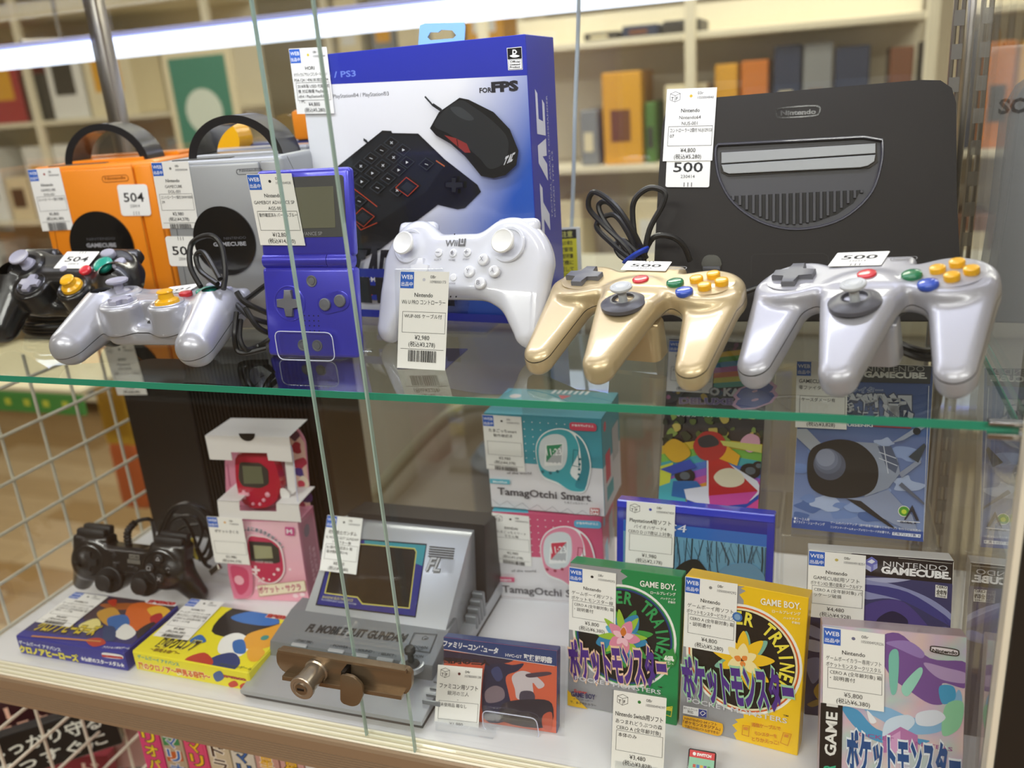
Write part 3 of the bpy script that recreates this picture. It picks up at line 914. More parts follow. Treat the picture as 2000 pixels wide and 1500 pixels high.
# game boxes on the open shelf under the deck
SPN = [('d9467c', 'pink', 'リオパーティ', 'f2d332'), ('b8a58a', 'patchwork', 'マリオテニス', '3d6fb6'), ('e04f78', 'rose', 'マリオパーティ', 'f4c22c'), ('cfc0a2', 'sand', 'ドラゴンバスター', '4a3428'),
       ('d8d2c4', 'ivory', 'マリオカート', '3d66a8'), ('c9998e', 'brick pink', '星のカービィ', 'e9b62c'), ('d0a098', 'dusty rose', '星のカービィ', 'e9b62c'), ('dcd8d0', 'bone white', 'スターフォックス', '3a5c9c'), ('c8c4bc', 'stone grey', 'ゼルダの伝説', '7c6a3c'), ('d8cfc0', 'oat', 'パイロット', '47698a'), ('b6443c', 'dark red', 'ウエーブレース', 'f0e0c0'), ('cfd0d2', 'silver white', 'テトリス', '304a80')]
lowt = thing('lower_shelf', 'plain metal shelf board holding the row of game boxes', 'shelf', (-.7, .03, -.235))
MB().add(rbox(0, 0, -.012, .8, .3, 0, .001, 1)).build('board', STEEL, lowt)
x = float(at_y(262, 1405, .06)[0])
for i, (c, nm, tx, tc) in enumerate(SPN):
    t = thing('game_box', '%s game box spine, %s from the left in the row under the deck' % (nm, ORD[i + 1]), 'box', (x, .06, -.235), 'game boxes under the deck')
    MB().add(rbox(0, 0, 0, .0265, .18, .146 + .002 * (i % 3), .0006, 1)).build('carton', mat('spine_' + c, c, .5), t)
    fc = Face((x + .001, .0598, -.232), (1, 0, 0), (0, 0, 1)); A = Art(fc)
    A.loc([(0.002, .001), (.0225, .001), (.0225, .139), (.002, .139)], c)
    if nm == 'patchwork':
        for k in range(7): A.loc([(.002, .02 * k), (.0225, .02 * k + .004), (.0225, .02 * k + .016), (.002, .02 * k + .012)], ('3f6fb4', 'c4622e', '3c8a56', 'd9b33a')[k % 4])
    for k, ch in enumerate(tx): A.tloc(ch, (.0045, .120 - .0175 * k), (.015, 0), (0, .0135), tc, .02, outline='f6efe2' if i % 2 else '2c3a2c', ow=.045)
    A.build(t)
    x += .0283
# goods behind the grid below, on a sloping metal rack
t = thing('card_sleeve_rack', 'pale sloping metal rack behind the lower grid', 'rack', (-1.05, .1, -.50))
MB().add(rbox(-.1, -.2, -.012, .22, .4, 0, .002, 1), M=Matrix.Rotation(math.radians(-14), 4, 'X')).build('tray', STEEL, t)
for k, (px, py, Y, wd, h, c, tc, l1, l2, nm) in enumerate(((40, 1400, .12, .12, .05, '3a1a1c', 'e8b8a0', 'トレカ', 'プロテクト', 'maroon'), (95, 1455, .10, .15, .055, '151618', 'e6ece2', 'しっかり守る', 'まっすぐに', 'black'),
                                                           (215, 1440, .22, .09, .09, 'c9a49c', 'ffffff', '', '', 'pale pink'), (120, 1520, .16, .13, .06, '8a2f3c', 'f0d0c0', 'カード', 'スリーブ', 'wine red'), (200, 1510, .26, .12, .07, '1d1b20', 'c8404a', 'スリーブ', 'カード', 'black and red'), (250, 1490, .32, .07, .10, 'b98a4a', 'f6e2b0', '', '', 'tan'), (25, 1500, .2, .1, .08, '23100f', 'd8b0a0', 'デッキ', '', 'dark brown'))):
    o = at_y(px, py, Y); ux = unit((1, .75, .1)) if k < 2 else unit((1, .3, 0)); fc = Face(o - ux * wd / 2, ux, (0, 0.2, 1))
    t = thing('card_sleeve_pack', '%s card sleeve pack leaning behind the lower left grid' % nm, 'pack', fc.matrix(), 'card sleeve packs behind the grid')
    MB().add(rbox(0, -h / 2, -.02, wd, h / 2, 0, .001, 1)).build('box', mat('pack_' + c, c, .35, coat=.4), t)
    A = Art(fc, lift=.0002)
    if l1: A.tloc(l1, (wd * .1, h * .04), (wd * .8, 0), (0, h * .3), tc, .02)
    if l2: A.tloc(l2, (wd * .1, -h * .36), (wd * .8, 0), (0, h * .26), tc, .02)
    if A.mb.v: A.build(t)
# right: neighbouring case, grey tower console, rail
t = thing('tower_console', 'tall light grey tower console standing beyond the right glass', 'console', at_y(1962, 740, .40))
MB().add(rbox(-.045, 0, -.05, .14, .18, .30, .014, 3)).build('shell', mat('tower_grey', 'c6cad2', .4), t, smooth=True)
MB().add(rbox(.012, -.0015, -.05, .10, .02, .175, .004, 2)).build('dark_panel', mat('far_dark'), t, smooth=True)
o = t.location; fc = Face((o[0] - .028, o[1] - .0006, o[2] + .245), (1, 0, 0), (0, 0, 1)); A = Art(fc); A.tloc('SONY.', (0, 0), (.052, 0), (0, .0125), '3b3d44', .035); A.build(t, 'printed_text')
t = thing('side_cabinet', 'white cabinet edge with a red dot outside the lower right post', 'cabinet', (.19, .02, -.1))
MB().add(rbox(-.03, 0, -.3, .25, .3, .185, .003, 1)).build('body', mat('cab_white', 'f0eef0', .4), t)
MB().add(lathe([(0, -.001), (.004, -.001), (.004, 0), (0, 0)], 18, 'y'), M=Matrix.Translation((-.006, 0, .118))).build('red_dot', mat('dot_red', '8c2030', .4), t)
for i in range(3): MB().add(box(-.03, -.002, .01 + .03 * i, .25, 0, .013 + .03 * i)).build('groove', mat('seam_dark'), t)
t = thing('bottle_rack', 'neighbouring glass case with bottles and rods beyond the right glass', 'rack', (.16, .62, .0))
for i in range(5): MB().add(rbox(0, 0, -.3 + .17 * i, .5, .3, -.29 + .17 * i, .002, 1)).build('shelf_board', mat('far_cream'), t)
for i in range(4): MB().add(rbox(.0 + .014 * i, -.02, -.4, .006 + .014 * i, -.01, .8, .001, 1)).build('upright', STEEL, t)
for k, (px, py, h, r, c, nm) in enumerate(((1938, 95, .05, .008, 'd9a32c', 'amber'), (1962, 160, .035, .012, 'c4cac4', 'clear'), (1922, 240, .03, .010, '7c8a7c', 'greenish'), (1950, 380, .05, .006, '3c3a36', 'thin black'), (1925, 390, .06, .006, '5a564c', 'thin brown'), (1975, 260, .03, .014, '9aa4a0', 'misty'), (1932, 440, .06, .008, '6e6c60', 'olive'))):
    p = at_y(px, py, .68); t = thing('bottle', '%s bottle standing in the neighbouring case at the right' % nm, 'bottle', p, 'bottles in the neighbouring case')
    MB().add(lathe([(0, -h), (r, -h), (r, h * .3), (r * .4, h * .6), (r * .4, h), (0, h)], 16)).build('glass_body', mat('bottle_' + c, c, .2, coat=.5), t, smooth=True)
    MB().add(lathe([(0, h), (r * .5, h), (r * .5, h * 1.2), (0, h * 1.2)], 12)).build('cap', mat('far_dark'), t)
# small things behind the upper row
t = thing('warning_card', 'yellow warning card in a clear holder right of the tall blue box', 'card', frame(at_y(1104, 500, .34), unit((1, .2, 0)), z=(0, -1, .1)))
MB().add(rbox(-.014, -.028, -.003, .016, .028, 0, .001, 1)).build('holder', mat('acryl_white', 'dfe3dc', .3), t)
fc = Face(np.array(WM[t.name] @ Vector((-.012, -.026, .0002))), WM[t.name].to_3x3() @ Vector((1, 0, 0)), WM[t.name].to_3x3() @ Vector((0, 1, 0)))
A = Art(fc); A.loc([(0, 0), (.024, 0), (.024, .052), (0, .052)], 'e3dc34'); A.loc([(0, .043), (.024, .043), (.024, .052), (0, .052)], '2b2a22')
A.tloc('ご注意', (.004, .045), (.016, 0), (0, .0055), 'f0ee80', .01)
for i, s_ in enumerate(('電池別の場合', '温度管理', '中の説明書', 'お客様に', '確認して', 'ください')): A.tloc(s_, (.002, .037 - .0065 * i), (.018, 0), (0, .0042), '3a3820', .01)
A.build(t)
t = thing('pale_rod', 'thin pale upright rod behind the glass right of the tall blue box', 'rod', at_y(1119, 460, .42))
MB().add(tube([tuple(at_y(x, y, .42)) for x, y in ((1131, -60), (1129, 60), (1123, 220), (1120, 350), (1115, 470), (1108, 560))], .0022, 8)).build('rod', mat('rod_pale', 'cfd8dc', .3), t, world=True, smooth=True)
t = thing('distant_strip_lamp', 'blurred violet white strip lamp crossing above the tall blue box', 'lamp', (-.85, .9, .606))
MB().add(tube([(-.75, 0, 0), (1.05, 0, 0)], .017, 12, sub=1)).build('lamp_tube', mat('strip_far', 'ffffff', .5, emit=('dbe6ff', 2.2)), t, smooth=True)
MB().add(rbox(-.77, -.018, .018, 1.07, .022, .026, .002, 1)).build('housing', mat('halo_violet', 'b4b8ee', .4, emit=('b4b6f4', .4)), t)  # housing glows faintly: the tube's blue-violet bloom put into its colour and emission
for x_ in (-.6, .9): MB().add(tube([(x_, .1, .03), (x_, .1, 1.494)], .004, 6, sub=1)).add(tube([(x_, .0, .03), (x_, .1, .035)], .004, 6, sub=1)).build('hanger', STEEL, t)
# ------------------------------------------------------------------ game pads
def pose(t, Rm, k=1.0):
    t = CAM + (np.array(t) - CAM) * k
    M = Matrix.Identity(4)
    for i in range(3):
        for j in range(3): M[i][j] = Rm[i][j]
        M[i][3] = float(t[i])
    return M


def rest(M, geo, z):
    """size and place a posed body so that its lowest point touches the level z"""
    V = np.array(geo[0]); Rm = np.array([[M[i][j] for j in range(3)] for i in range(3)]); t = np.array([M[i][3] for i in range(3)])
    low = float((V @ Rm.T)[:, 2].min()) + t[2]
    k = (CAM[2] - z - .0002) / (CAM[2] - low); t = CAM + (t - CAM) * k
    M = M @ Matrix.Scale(k, 4)
    for i in range(3): M[i][3] = float(t[i])
    return M


def mm(*a): return tuple(v * 0.001 for v in a)


def cap2(X, Y, a, b, r1, r2):
    ax, ay = a; dx, dy = b[0] - ax, b[1] - ay
    t = np.clip(((X - ax) * dx + (Y - ay) * dy) / (dx * dx + dy * dy), 0, 1)
    return np.hypot(X - ax - t * dx, Y - ay - t * dy) - (r1 + (r2 - r1) * t)


def button(parent, name, x, y, z, r, h, m, dome=0.3, sx=1.0, rot=0.0):
    pr = [(r * 0.9, -h * 0.4), (r, 0), (r, h * (1 - dome)), (r * 0.93, h * (1 - dome * .45)), (r * 0.7, h * (1 - dome * .12)), (r * .3, h), (0, h)]
    M = Matrix.Translation(mm(x, y, z)) @ Matrix.Rotation(rot, 4, 'Z') @ Matrix.Diagonal((sx, 1, 1, 1))
    return MB().add(([tuple(v * .001 for v in p) for p in lathe(pr, 28)[0]], lathe(pr, 28)[1]), M=M).build(name, m, parent, smooth=True, auto=50)


def lathe_mm(prof, n=32): v, f = lathe(prof, n); return [tuple(a * .001 for a in p) for p in v], f


def cross(parent, x, y, z, L, w_, h, m, name='direction_pad', M0=Matrix.Identity(4)):
    P = [(w_, w_), (w_, L), (-w_, L), (-w_, w_), (-L, w_), (-L, -w_), (-w_, -w_), (-w_, -L), (w_, -L), (w_, -w_), (L, -w_), (L, w_)]
    P = [tuple(v * .001 for v in p) for p in P]
    return MB().add(prism(P, -.002, h * .001, .0007, 2), M=Matrix.Translation(mm(x, y, z)) @ M0).build(name, m, parent, smooth=True)


PEARL = mat('pearl_gold', 'cab68f', 0.36, metal=0.42, coat=0.5)
SILV = mat('pearl_silver', 'b0b0b9', 0.36, metal=0.3, coat=0.4)
add_seam(PEARL, -.010, .34, -.0128); add_seam(SILV, -.010, .34, -.0128)
GREYP = mat('grey_plastic', '6c6d75', 0.4)
DKGREY = mat('dark_grey_plastic', '55555d', 0.35)
LTGREY = mat('light_grey_plastic', 'b7b8bd', 0.4)
RED = mat('red_plastic', 'd42a3a', 0.25, coat=.5); GREEN = mat('green_plastic', '12784a', 0.25, coat=.5); BLUEP = mat('blue_plastic', '2b53c0', 0.25, coat=.5)
YEL = mat('yellow_plastic', 'f2b416', 0.28, coat=.4); TEALB = mat('teal_plastic', '11a08c', 0.25, coat=.5)
BLACKP = mat('black_plastic', '1b1b1d', 0.28, coat=.4); CABLE = mat('black_cable', '1a1a1b', 0.35)
LAV = mat('lavender_grey_plastic', 'a7a6b8', .4)


def n64_sdf(G):
    X, Y, Z = G[..., 0], G[..., 1], G[..., 2]
    body = np.minimum(np.hypot(X + 51, (Y - 9)) - 27, np.hypot(X - 51, (Y - 9)) - 27)
    body = smin(body, sd_box2(X, Y, 0, 8, 54, 17.5, 3), 8)
    body = smin(body, sd_box2(X, Y, 0, 26, 25 + (30 - Y) * .15, 12, 4), 2)
    crown = 0.0006 * X * X
    b3 = extr(body, Z + crown, -21, 0, 5.5)
    def handle(a, b, r1, r2, tilt, y0, zt):
        d = cap2(X, Y, a, b, r1, r2)
        zz = Z + np.maximum(0, y0 - Y) * tilt
        return extr(d, zz, zt - 19, zt, 6.8)
    hl = handle((-58, -2), (-62, -60), 21, 12.5, .36, 2, -2.5)
    hr = handle((58, -2), (62, -60), 21, 12.5, .36, 2, -2.5)
    hc = handle((-1, -12), (-1.5, -76), 27, 12.5, .33, -24, -0.3)
    d = smin(b3, hl, 5); d = smin(d, hr, 5); d = smin(d, hc, 6)
    rec = np.sqrt(((X - 52) / 1) ** 2 + ((Y - 10)) ** 2 + ((Z - 14.5) * 1.3) ** 2) - 23
    return d


N64_GEO = sd_mesh(n64_sdf, (-84, -96, -56), (84, 46, 4), 1.5)


def n64_pad(name, label, M, shell_mat, k_, cable, stick_y=-27.6):
    M = rest(M, N64_GEO, SZ)
    t = thing(name, label, 'controller', M, 'three-handled game pads')
    MB().add(N64_GEO).build('shell', shell_mat, t, smooth='all')
    for x in (-52,):
        MB().add(lathe_mm([(18.5, -.6), (19.2, .1), (18, .35), (0, .35)], 36), M=Matrix.Translation(mm(x, 9.4, -1.4))).build('pad_dish', shell_mat, t, smooth=True)
    cross(t, -52, 9.4, -.6, 14.5, 4.7, 3.6, GREYP)
    MB().add(lathe_mm([(18.5, -.6), (19.0, .0), (18, .2), (0, .2)], 36), M=Matrix.Translation(mm(52, 9.4, -1.5))).build('button_dish', shell_mat, t, smooth=True)
    button(t, 'start_button', -1, 5.1, .6, 6.3, 2.6, RED)
    button(t, 'green_button', 27.5, 3.9, -.4, 6.6, 3.4, GREEN, .5)
    button(t, 'blue_button', 39.6, -8.8, -.9, 6.6, 3.4, BLUEP, .5)
    for x, y in ((41.8, 10.6), (52, 19.0), (62, 8.2), (52, -.2)): button(t, 'yellow_button', x, y, -1.2, 5.0, 4.4, YEL, .18)
    O = Matrix.Translation(mm(-1, stick_y, -2.0))
    MB().add(lathe_mm([(17.0, -2), (17.2, .9), (16.4, 1.5), (12.5, 3.2), (9.2, 4.2), (8.4, 4.0), (8.0, 1.0), (0, .3)], 40), M=O).build('stick_base', DKGREY, t, smooth=True)
    MB().add(lathe_mm([(3.4, 0), (3.1, 8), (4.8, 10), (7.0, 11), (8.2, 12), (8.3, 13.6), (7.4, 14.4), (6.3, 13.9), (5.6, 14.6), (4.6, 14.0), (3.8, 14.5), (2.2, 13.9), (0, 14.2)], 32), M=O).build('thumb_stick', mat('stick_grey', 'c9ccd0', .4), t, smooth=True)
    P = [tuple(v * .001 for v in p) for p in rrect(-22, -30, 22, -8, 6)]
    MB().add(prism(P, -.050, -.0205, .003, 2)).build('grip_housing', shell_mat, t, smooth=True)
    q = rrect(8, 25.5, 24, 30.5, 2.4)
    rg = MB()
    A_ = Face(np.array(WM[t.name] @ Vector((0, 0, 0))), WM[t.name].to_3x3() @ Vector((1, 0, 0)), WM[t.name].to_3x3() @ Vector((0, 1, 0)))
    A = Art(A_, lift=.0002); A.stroke([np.array(p) * .001 for p in q], .00022, '8d8c90' if 'silver' in label else '9a7c50', True)
    A.tloc('Nintendo', (.010, .0267), (.012, 0), (0, .0026), '8d8c90' if 'silver' in label else '9a7c50', .02)
    A.build(t, 'embossed_logo')
    return t, A_


t64s, f64s = n64_pad('game_pad', 'pearl silver three-handled pad, largest at the right front of the glass shelf',
                     pose([0.0292, 0.1254, 0.3551], [[0.9571, 0.2451, -0.1546], [-0.2752, 0.9359, -0.2198], [0.0909, 0.2529, 0.9632]], 1.0), SILV, 1, 0)
sticker(t64s, f64s, [(1637, 497), (1738, 491), (1722, 521), (1616, 521)], '500', off=.0006, txty=.52, rnd=.04)
t64g, f64g = n64_pad('game_pad', 'gold three-handled pad left of the larger silver pad',
                     pose([-0.1305, 0.1525, 0.3452], [[0.9714, 0.227, -0.0694], [-0.2367, 0.949, -0.2085], [0.0186, 0.219, 0.9756]], 1.0), PEARL, 1, 0)
f64g = Face(np.array(WM[t64g.name].translation), WM[t64g.name].to_3x3() @ Vector((1, 0, 0)), WM[t64g.name].to_3x3() @ Vector((0, 1, 0)))
sticker(t64g, f64g, [(1226, 511), (1313, 513), (1300, 531), (1212, 529)], '500', off=.0006, flip=True, txty=.62, rnd=.04)
# cable bundle of the gold pad, standing up behind it
cb = MB()
def pxy(pts, Y): return [tuple(at_y(x, y, Y + dy)) for x, y, dy in pts]
for pts in ([(1250, 520, 0), (1222, 480, .004), (1180, 440, .01), (1150, 405, .012), (1160, 375, .01), (1200, 400, .0), (1235, 450, -.004), (1262, 505, 0)],
            [(1255, 520, 0), (1235, 470, .006), (1200, 420, .012), (1165, 440, .014), (1195, 475, .008), (1240, 512, 0)],
            [(1248, 520, .002), (1236, 430, .008), (1240, 390, .01), (1268, 367, .012), (1297, 375, .012), (1294, 400, .01), (1268, 450, .006), (1256, 515, 0)],
            [(1240, 515, .004), (1212, 500, .006), (1203, 480, .008), (1218, 470, .008), (1250, 500, .0)],
            [(1245, 515, .006), (1228, 455, .01), (1192, 398, .014), (1170, 400, .016), (1180, 430, .012), (1225, 490, .004)],
            [(1252, 512, .008), (1275, 465, .01), (1310, 462, .012), (1335, 480, .014), (1348, 510, .016)]):
    cb.add(tube(pxy(pts, .188), .0023, 8))
cb.build('cable', CABLE, t64g, world=True, smooth=True)
tp = [tuple(at_y(x, y, Y)) for x, y, Y in ((1222, 512, .184), (1240, 498, .178), (1262, 487, .184), (1258, 494, .198), (1236, 508, .198))]
MB().add(tube(tp, .003, 8, True, flat=.5)).build('cable_tie', mat('tie_blue', '2348c8', .35), t64g, world=True, smooth=True)
cb = MB()
for pts in ([(1722, 640, 0), (1745, 665, .0), (1800, 685, 0), (1835, 680, .01)], [(1722, 655, .004), (1760, 680, 0), (1840, 690, .004)], [(1735, 625, .02), (1790, 600, .03), (1840, 640, .02), (1842, 675, .01)], [(1420, 600, .1), (1445, 575, .1), (1500, 558, .1), (1560, 570, .1)], [(1730, 670, 0), (1790, 697, -.004), (1838, 700, .0)]):
    cb.add(tube(pxy(pts, .085), .0023, 8))
cb.build('cable', CABLE, t64s, world=True, smooth=True)


# rounded two-handled pads with a yellow side stick
def gc_sdf(G):
    X, Y, Z = G[..., 0], G[..., 1], G[..., 2]
    b = np.minimum(np.hypot(X + 43, Y - 13) - 23.5, np.hypot(X - 44, Y - 14) - 25.5)
    b = smin(b, sd_box2(X, Y, 0, 15 + .0 * X, 44, 15, 3), 6)
    b3 = extr(b, Z + .0009 * X * X, -21, 0, 5)
    pod = np.minimum(np.hypot(X + 24, Y + 11) - 16.5, np.hypot(X - 21, Y + 12) - 15.5)
    p3 = extr(smin(pod, sd_box2(X, Y, -2, 4, 30, 10, 3), 4), Z, -25, -.3, 3.0)
    d = smin(b3, p3, 3)
    for sx in (-1, 1):
        h = sd_cap(G, (sx * 53, 4, -13), (sx * 58, -38, -27), 20.5, 15.5)
        d = smin(d, h, 5)
    under = extr(sd_box2(X, Y, 0, 0, 40, 22, 12), Z, -34, -18, 6)
    return smin(d, under, 5)


GC_GEO = sd_mesh(gc_sdf, (-84, -58, -48), (84, 46, 6), 1.5)


def gc_pad(label, M, shell, dish, accent):
    M = rest(M, GC_GEO, SZ)
    t = thing('game_pad', label, 'controller', M, 'two-handled pads with yellow sticks')
    MB().add(GC_GEO).build('shell', shell, t, smooth='all')
    O = Matrix.Translation(mm(-42, 13.2, -1))
    MB().add(lathe_mm([(17, -1), (17.3, 1.4), (15.5, 3.0), (11.5, 3.4), (10.8, 2.6), (10.5, .6), (0, .4)], 8 if 0 else 36), M=O).build('stick_ring', dish, t, smooth=True)
    MB().add(lathe_mm([(9.5, .5), (8, 3.5), (4.2, 5.0), (3.6, 9.0), (6, 10), (8.6, 11), (9.0, 12.6), (8.2, 13.4), (6.8, 12.8), (0, 12.6)], 32), M=O).build('thumb_stick', accent, t, smooth=True)
    O = Matrix.Translation(mm(21, -11.5, -.6))
    MB().add(lathe_mm([(13.2, -1), (13.4, .8), (12.4, 1.4), (10.9, .9), (10.6, -.2), (0, -.4)], 36), M=O).build('stick_ring', shell, t, smooth=True)
    MB().add(lathe_mm([(9.8, -.3), (9.0, 2.8), (6.2, 4.6), (5.6, 8.2), (6.4, 9.6), (5.4, 10.6), (0, 10.9)], 32), M=O).build('yellow_stick', YEL, t, smooth=True)
    MB().add(lathe_mm([(13.2, -.6), (13.4, .5), (12.6, .9), (11.9, .4), (0, .2)], 36), M=Matrix.Translation(mm(-24, -9.5, -.4))).build('pad_ring', shell, t, smooth=True)
    cross(t, -24, -9.5, -.2, 9.5, 3.3, 3.4, accent)
    button(t, 'green_button', 40.5, 14.3, -.8, 8.8, 4.2, TEALB, .35)
    button(t, 'red_button', 25.5, 7.2, -.4, 5.4, 3.6, RED, .35)
    button(t, 'side_button', 55.6, 16.5, -1.8, 5.0, 4.6, accent, .3, 1.35, math.radians(70))
    button(t, 'side_button', 39.0, 27.8, -.9, 5.0, 4.6, accent, .3, 1.4, math.radians(5))
    button(t, 'start_button', 1.5, 9.0, -.4, 3.6, 2.0, accent, .3)
    for sx in (-1, 1):
        MB().add(rbox(sx * .044 - .020, .028, -.018, sx * .044 + .020, .042, -.004, .005, 3)).build('trigger', shell, t, smooth=True)
    fc = Face(np.array(WM[t.name].translation), WM[t.name].to_3x3() @ Vector((1, 0, 0)), WM[t.name].to_3x3() @ Vector((0, 1, 0)))
    return t, fc


GCS = mat('metal_silver_shell', 'b8b9c3', 0.34, metal=0.4, coat=0.4)
add_seam(GCS, -.002, .36, -.0150)
tgs, fgs = gc_pad('silver two-handled pad with yellow stick, front of the grey cube console',
                  pose([-0.5068, 0.0601, 0.3552], [[0.9983, -0.0586, 0.003], [0.0587, 0.996, -0.0669], [0.0009, 0.067, 0.9978]], 1.0), GCS, GCS, LAV)
sticker(tgs, fgs, [(335, 564), (394, 554), (370, 572), (302, 578)], '501', off=.0010, txty=.7, rnd=.04)
tgb, fgb = gc_pad('black two-handled pad with yellow stick, at the far left of the glass shelf',
                  pose([-0.6513, 0.1077, 0.3621], [[0.995, -0.0578, 0.0819], [0.0938, 0.8251, -0.5572], [-0.0354, 0.5621, 0.8263]], 1.0), BLACKP, BLACKP, LAV)
sticker(tgb, fgb, [(133, 493), (196, 493), (170, 526), (105, 526)], '504', off=.0010, flip=True, txty=.60, rnd=.04)
cb = MB()
for i in range(5):
    r = .018 + .003 * (i % 3); cx, cy, _ = at_z(98, 640, SZ + .004)
    cb.add(tube([(cx + (r * 1.5) * math.cos(a) + .003 * i, cy + r * math.sin(a), SZ + .0028 + .0042 * i + .001 * math.sin(2 * a)) for a in [k * math.pi / 5 for k in range(10)]], .0021, 7, True, 3))
cb.build('cable', CABLE, tgb, world=True, smooth=True)
cb = MB()
for pts in ([(392, 560, 0), (372, 520, .01), (375, 475, .02), (410, 460, .02), (432, 480, .02), (440, 530, .01), (436, 565, 0)],
            [(425, 555, 0), (392, 530, .01), (383, 500, .015), (400, 495, .015), (430, 545, 0)],
            [(462, 570, 0), (478, 590, .0), (525, 612, .01), (560, 620, .02)], [(462, 595, .01), (490, 620, .0), (530, 632, .01), (562, 634, .01)],
            [(450, 590, .03), (480, 585, .02), (522, 555, .02), (570, 530, .03)], [(470, 625, .0), (468, 660, -.01), (480, 682, -.01), (505, 676, 0), (530, 662, 0), (560, 650, .02)],
            [(462, 610, .0), (458, 650, -.01), (462, 680, -.01), (475, 690, -.01), (520, 680, 0)], [(478, 600, .0), (505, 640, .0), (540, 655, .01)]):
    cb.add(tube([(p[0], p[1], max(p[2], SZ + .003)) for p in pxy(pts, .085)], .0023, 8))
cb.build('cable', CABLE, tgs, world=True, smooth=True)


# white pad with two sticks
def wii_sdf(G):
    X, Y, Z = G[..., 0], G[..., 1], G[..., 2]
    b = np.minimum(np.hypot(X + 53, Y - 20) - 31, np.hypot(X - 53, Y - 20) - 31)
    b = smin(b, sd_box2(X, Y, 0, 4, 52, 31, 10), 10)
    g = np.minimum(cap2(X, Y, (-62, 2), (-78, -54), 29, 14), cap2(X, Y, (62, 2), (78, -54), 29, 14))
    b = smin(b, g, 20)
    notch = np.hypot(X, (Y - 118) * .9) - 66
    b = np.maximum(b, -notch * .8 - 0) if False else b
    return extr(b, Z + .0016 * X * X + np.maximum(0, -20 - Y) * .12, -24, 0, 10.5)


WH = mat('white_gloss', 'dcdee7', 0.16, coat=0.7)
WII_GEO = sd_mesh(wii_sdf, (-100, -74, -48), (100, 56, 4), 1.6)
twu = thing('game_pad', 'glossy white two-stick pad leaning before the tall blue box', 'controller',
            rest(pose([-0.3222, 0.2386, 0.3404], [[0.9863, 0.0465, -0.1584], [-0.1613, 0.4752, -0.865], [0.035, 0.8786, 0.4762]], 0.88) @ Matrix.Scale(.88, 4), WII_GEO, SZ))
MB().add(WII_GEO).build('shell', WH, twu, smooth='all')
for sx in (-1, 1):
    O = Matrix.Translation(mm(sx * 54, 22.5, -4.5))
    MB().add(lathe_mm([(16.5, -3), (17.2, .5), (16.2, 1.6), (14.2, 1.2), (13.6, -1.0), (0, -1.4)], 40), M=O).build('stick_ring', WH, twu, smooth=True)
    MB().add(lathe_mm([(6, -1), (5, 6), (9.5, 7.5), (11.2, 9.5), (11.2, 11.2), (10.2, 12.2), (8.4, 11.5), (0, 11.2)], 40), M=O).build('thumb_stick', mat('white_satin', 'f0f0ee', .35), twu, smooth=True)
    MB().add(rbox(sx * .055 - .022, .032, -.024, sx * .055 + .022, .051, -.011, .006, 3)).build('shoulder_button', WH, twu, smooth=True)
WB = mat('white_button', 'e6e7ec', .22, coat=.5)
for x, y, ch in ((33.4, 7, 'X'), (20.4, -4.2, 'Y'), (46.3, -3.8, 'A'), (33.5, -15, 'B')):
    b = button(twu, 'round_button', x, y, -1.2, 5.6, 3.4, WB, .3)
for x, y in ((-16, 14), (0, 13.5), (15.2, 14)): button(twu, 'menu_button', x, y, -.3, 4.0, 1.5, WB, .3)
button(twu, 'power_button', 4, -9.5, -.3, 3.5, 1.2, WB, .3)
cross(twu, -35, -1, -1.6, 10, 3.4, 3.2, WB)
fw = Face(np.array(WM[twu.name].translation), WM[twu.name].to_3x3() @ Vector((1, 0, 0)), WM[twu.name].to_3x3() @ Vector((0, 1, 0)))
S_ = WM[twu.name].to_scale().x * .001
A = Art(fw, lift=.0003)
A.tloc('Wii', (-10 * S_, 20.5 * S_), (13 * S_, 0), (0, 6.0 * S_), '77787c', .02)
A.stroke([np.array(p) * S_ for p in ((5, 27), (5, 21), (11, 21), (11, 27))], .0008, '77787c'); A.stroke([np.array(p) * S_ for p in ((7.6, 27), (7.6, 23.8), (8.6, 23.8), (8.6, 27))], .0004, '77787c')
for t_, x, y, wd in (('SELECT', -20, 6.6, 8), ('HOME', -3.6, 6.2, 7.2), ('START', 11.6, 6.6, 7), ('POWER', .5, -16.2, 7)): A.tloc(t_, (x * S_, y * S_), (wd * S_, 0), (0, 1.7 * S_), '9a9aa0', .01)
for x in (3.5, 9.5): A.loc([np.array(q) * S_ for q in rrect(x, -28.6, x + 1.6, -27.0, .2, 2)], '222226')
A.loc([np.array(q) * S_ for q in circ(-1, 31.5, .7, 10)], '222226')
A.lift = 3.4 * S_
for t_, x, y in (('X', 33.4, 7), ('Y', 20.4, -4.2), ('A', 46.3, -3.8), ('B', 33.5, -15)): A.tloc(t_, ((x - 1.7) * S_, (y - 2) * S_), (3.4 * S_, 0), (0, 4.2 * S_), '8c8c92', .01)
A.lift = .0015
A.stroke([(-17.8 * S_, 14 * S_), (-14.2 * S_, 14 * S_)], .0003, '8c8c92'); A.stroke([(13.4 * S_, 14 * S_), (17 * S_, 14 * S_)], .0003, '8c8c92'); A.stroke([(15.2 * S_, 12.2 * S_), (15.2 * S_, 15.8 * S_)], .0003, '8c8c92')
A.loc([np.array(q) * S_ for q in ((-1.9, 13.6), (0, 15.6), (1.9, 13.6), (1.2, 13.6), (1.2, 11.8), (-1.2, 11.8), (-1.2, 13.6))], '8c8c92')
A.build(twu, 'printed_marks', PRINT_GLOSS)
st = thing('pad_stand', 'small clear stand behind the white pad', 'stand', (-.29, .20, SZ))
MB().add(rbox(-.03, -.045, 0, .03, 0, .0025, .0008, 1)).add(rbox(-.03, -.003, 0, .03, 0, .045, .0008, 1)).build('bent_sheet', clear('acrylic', tint=(.95, .96, .97), f0=.08), st)


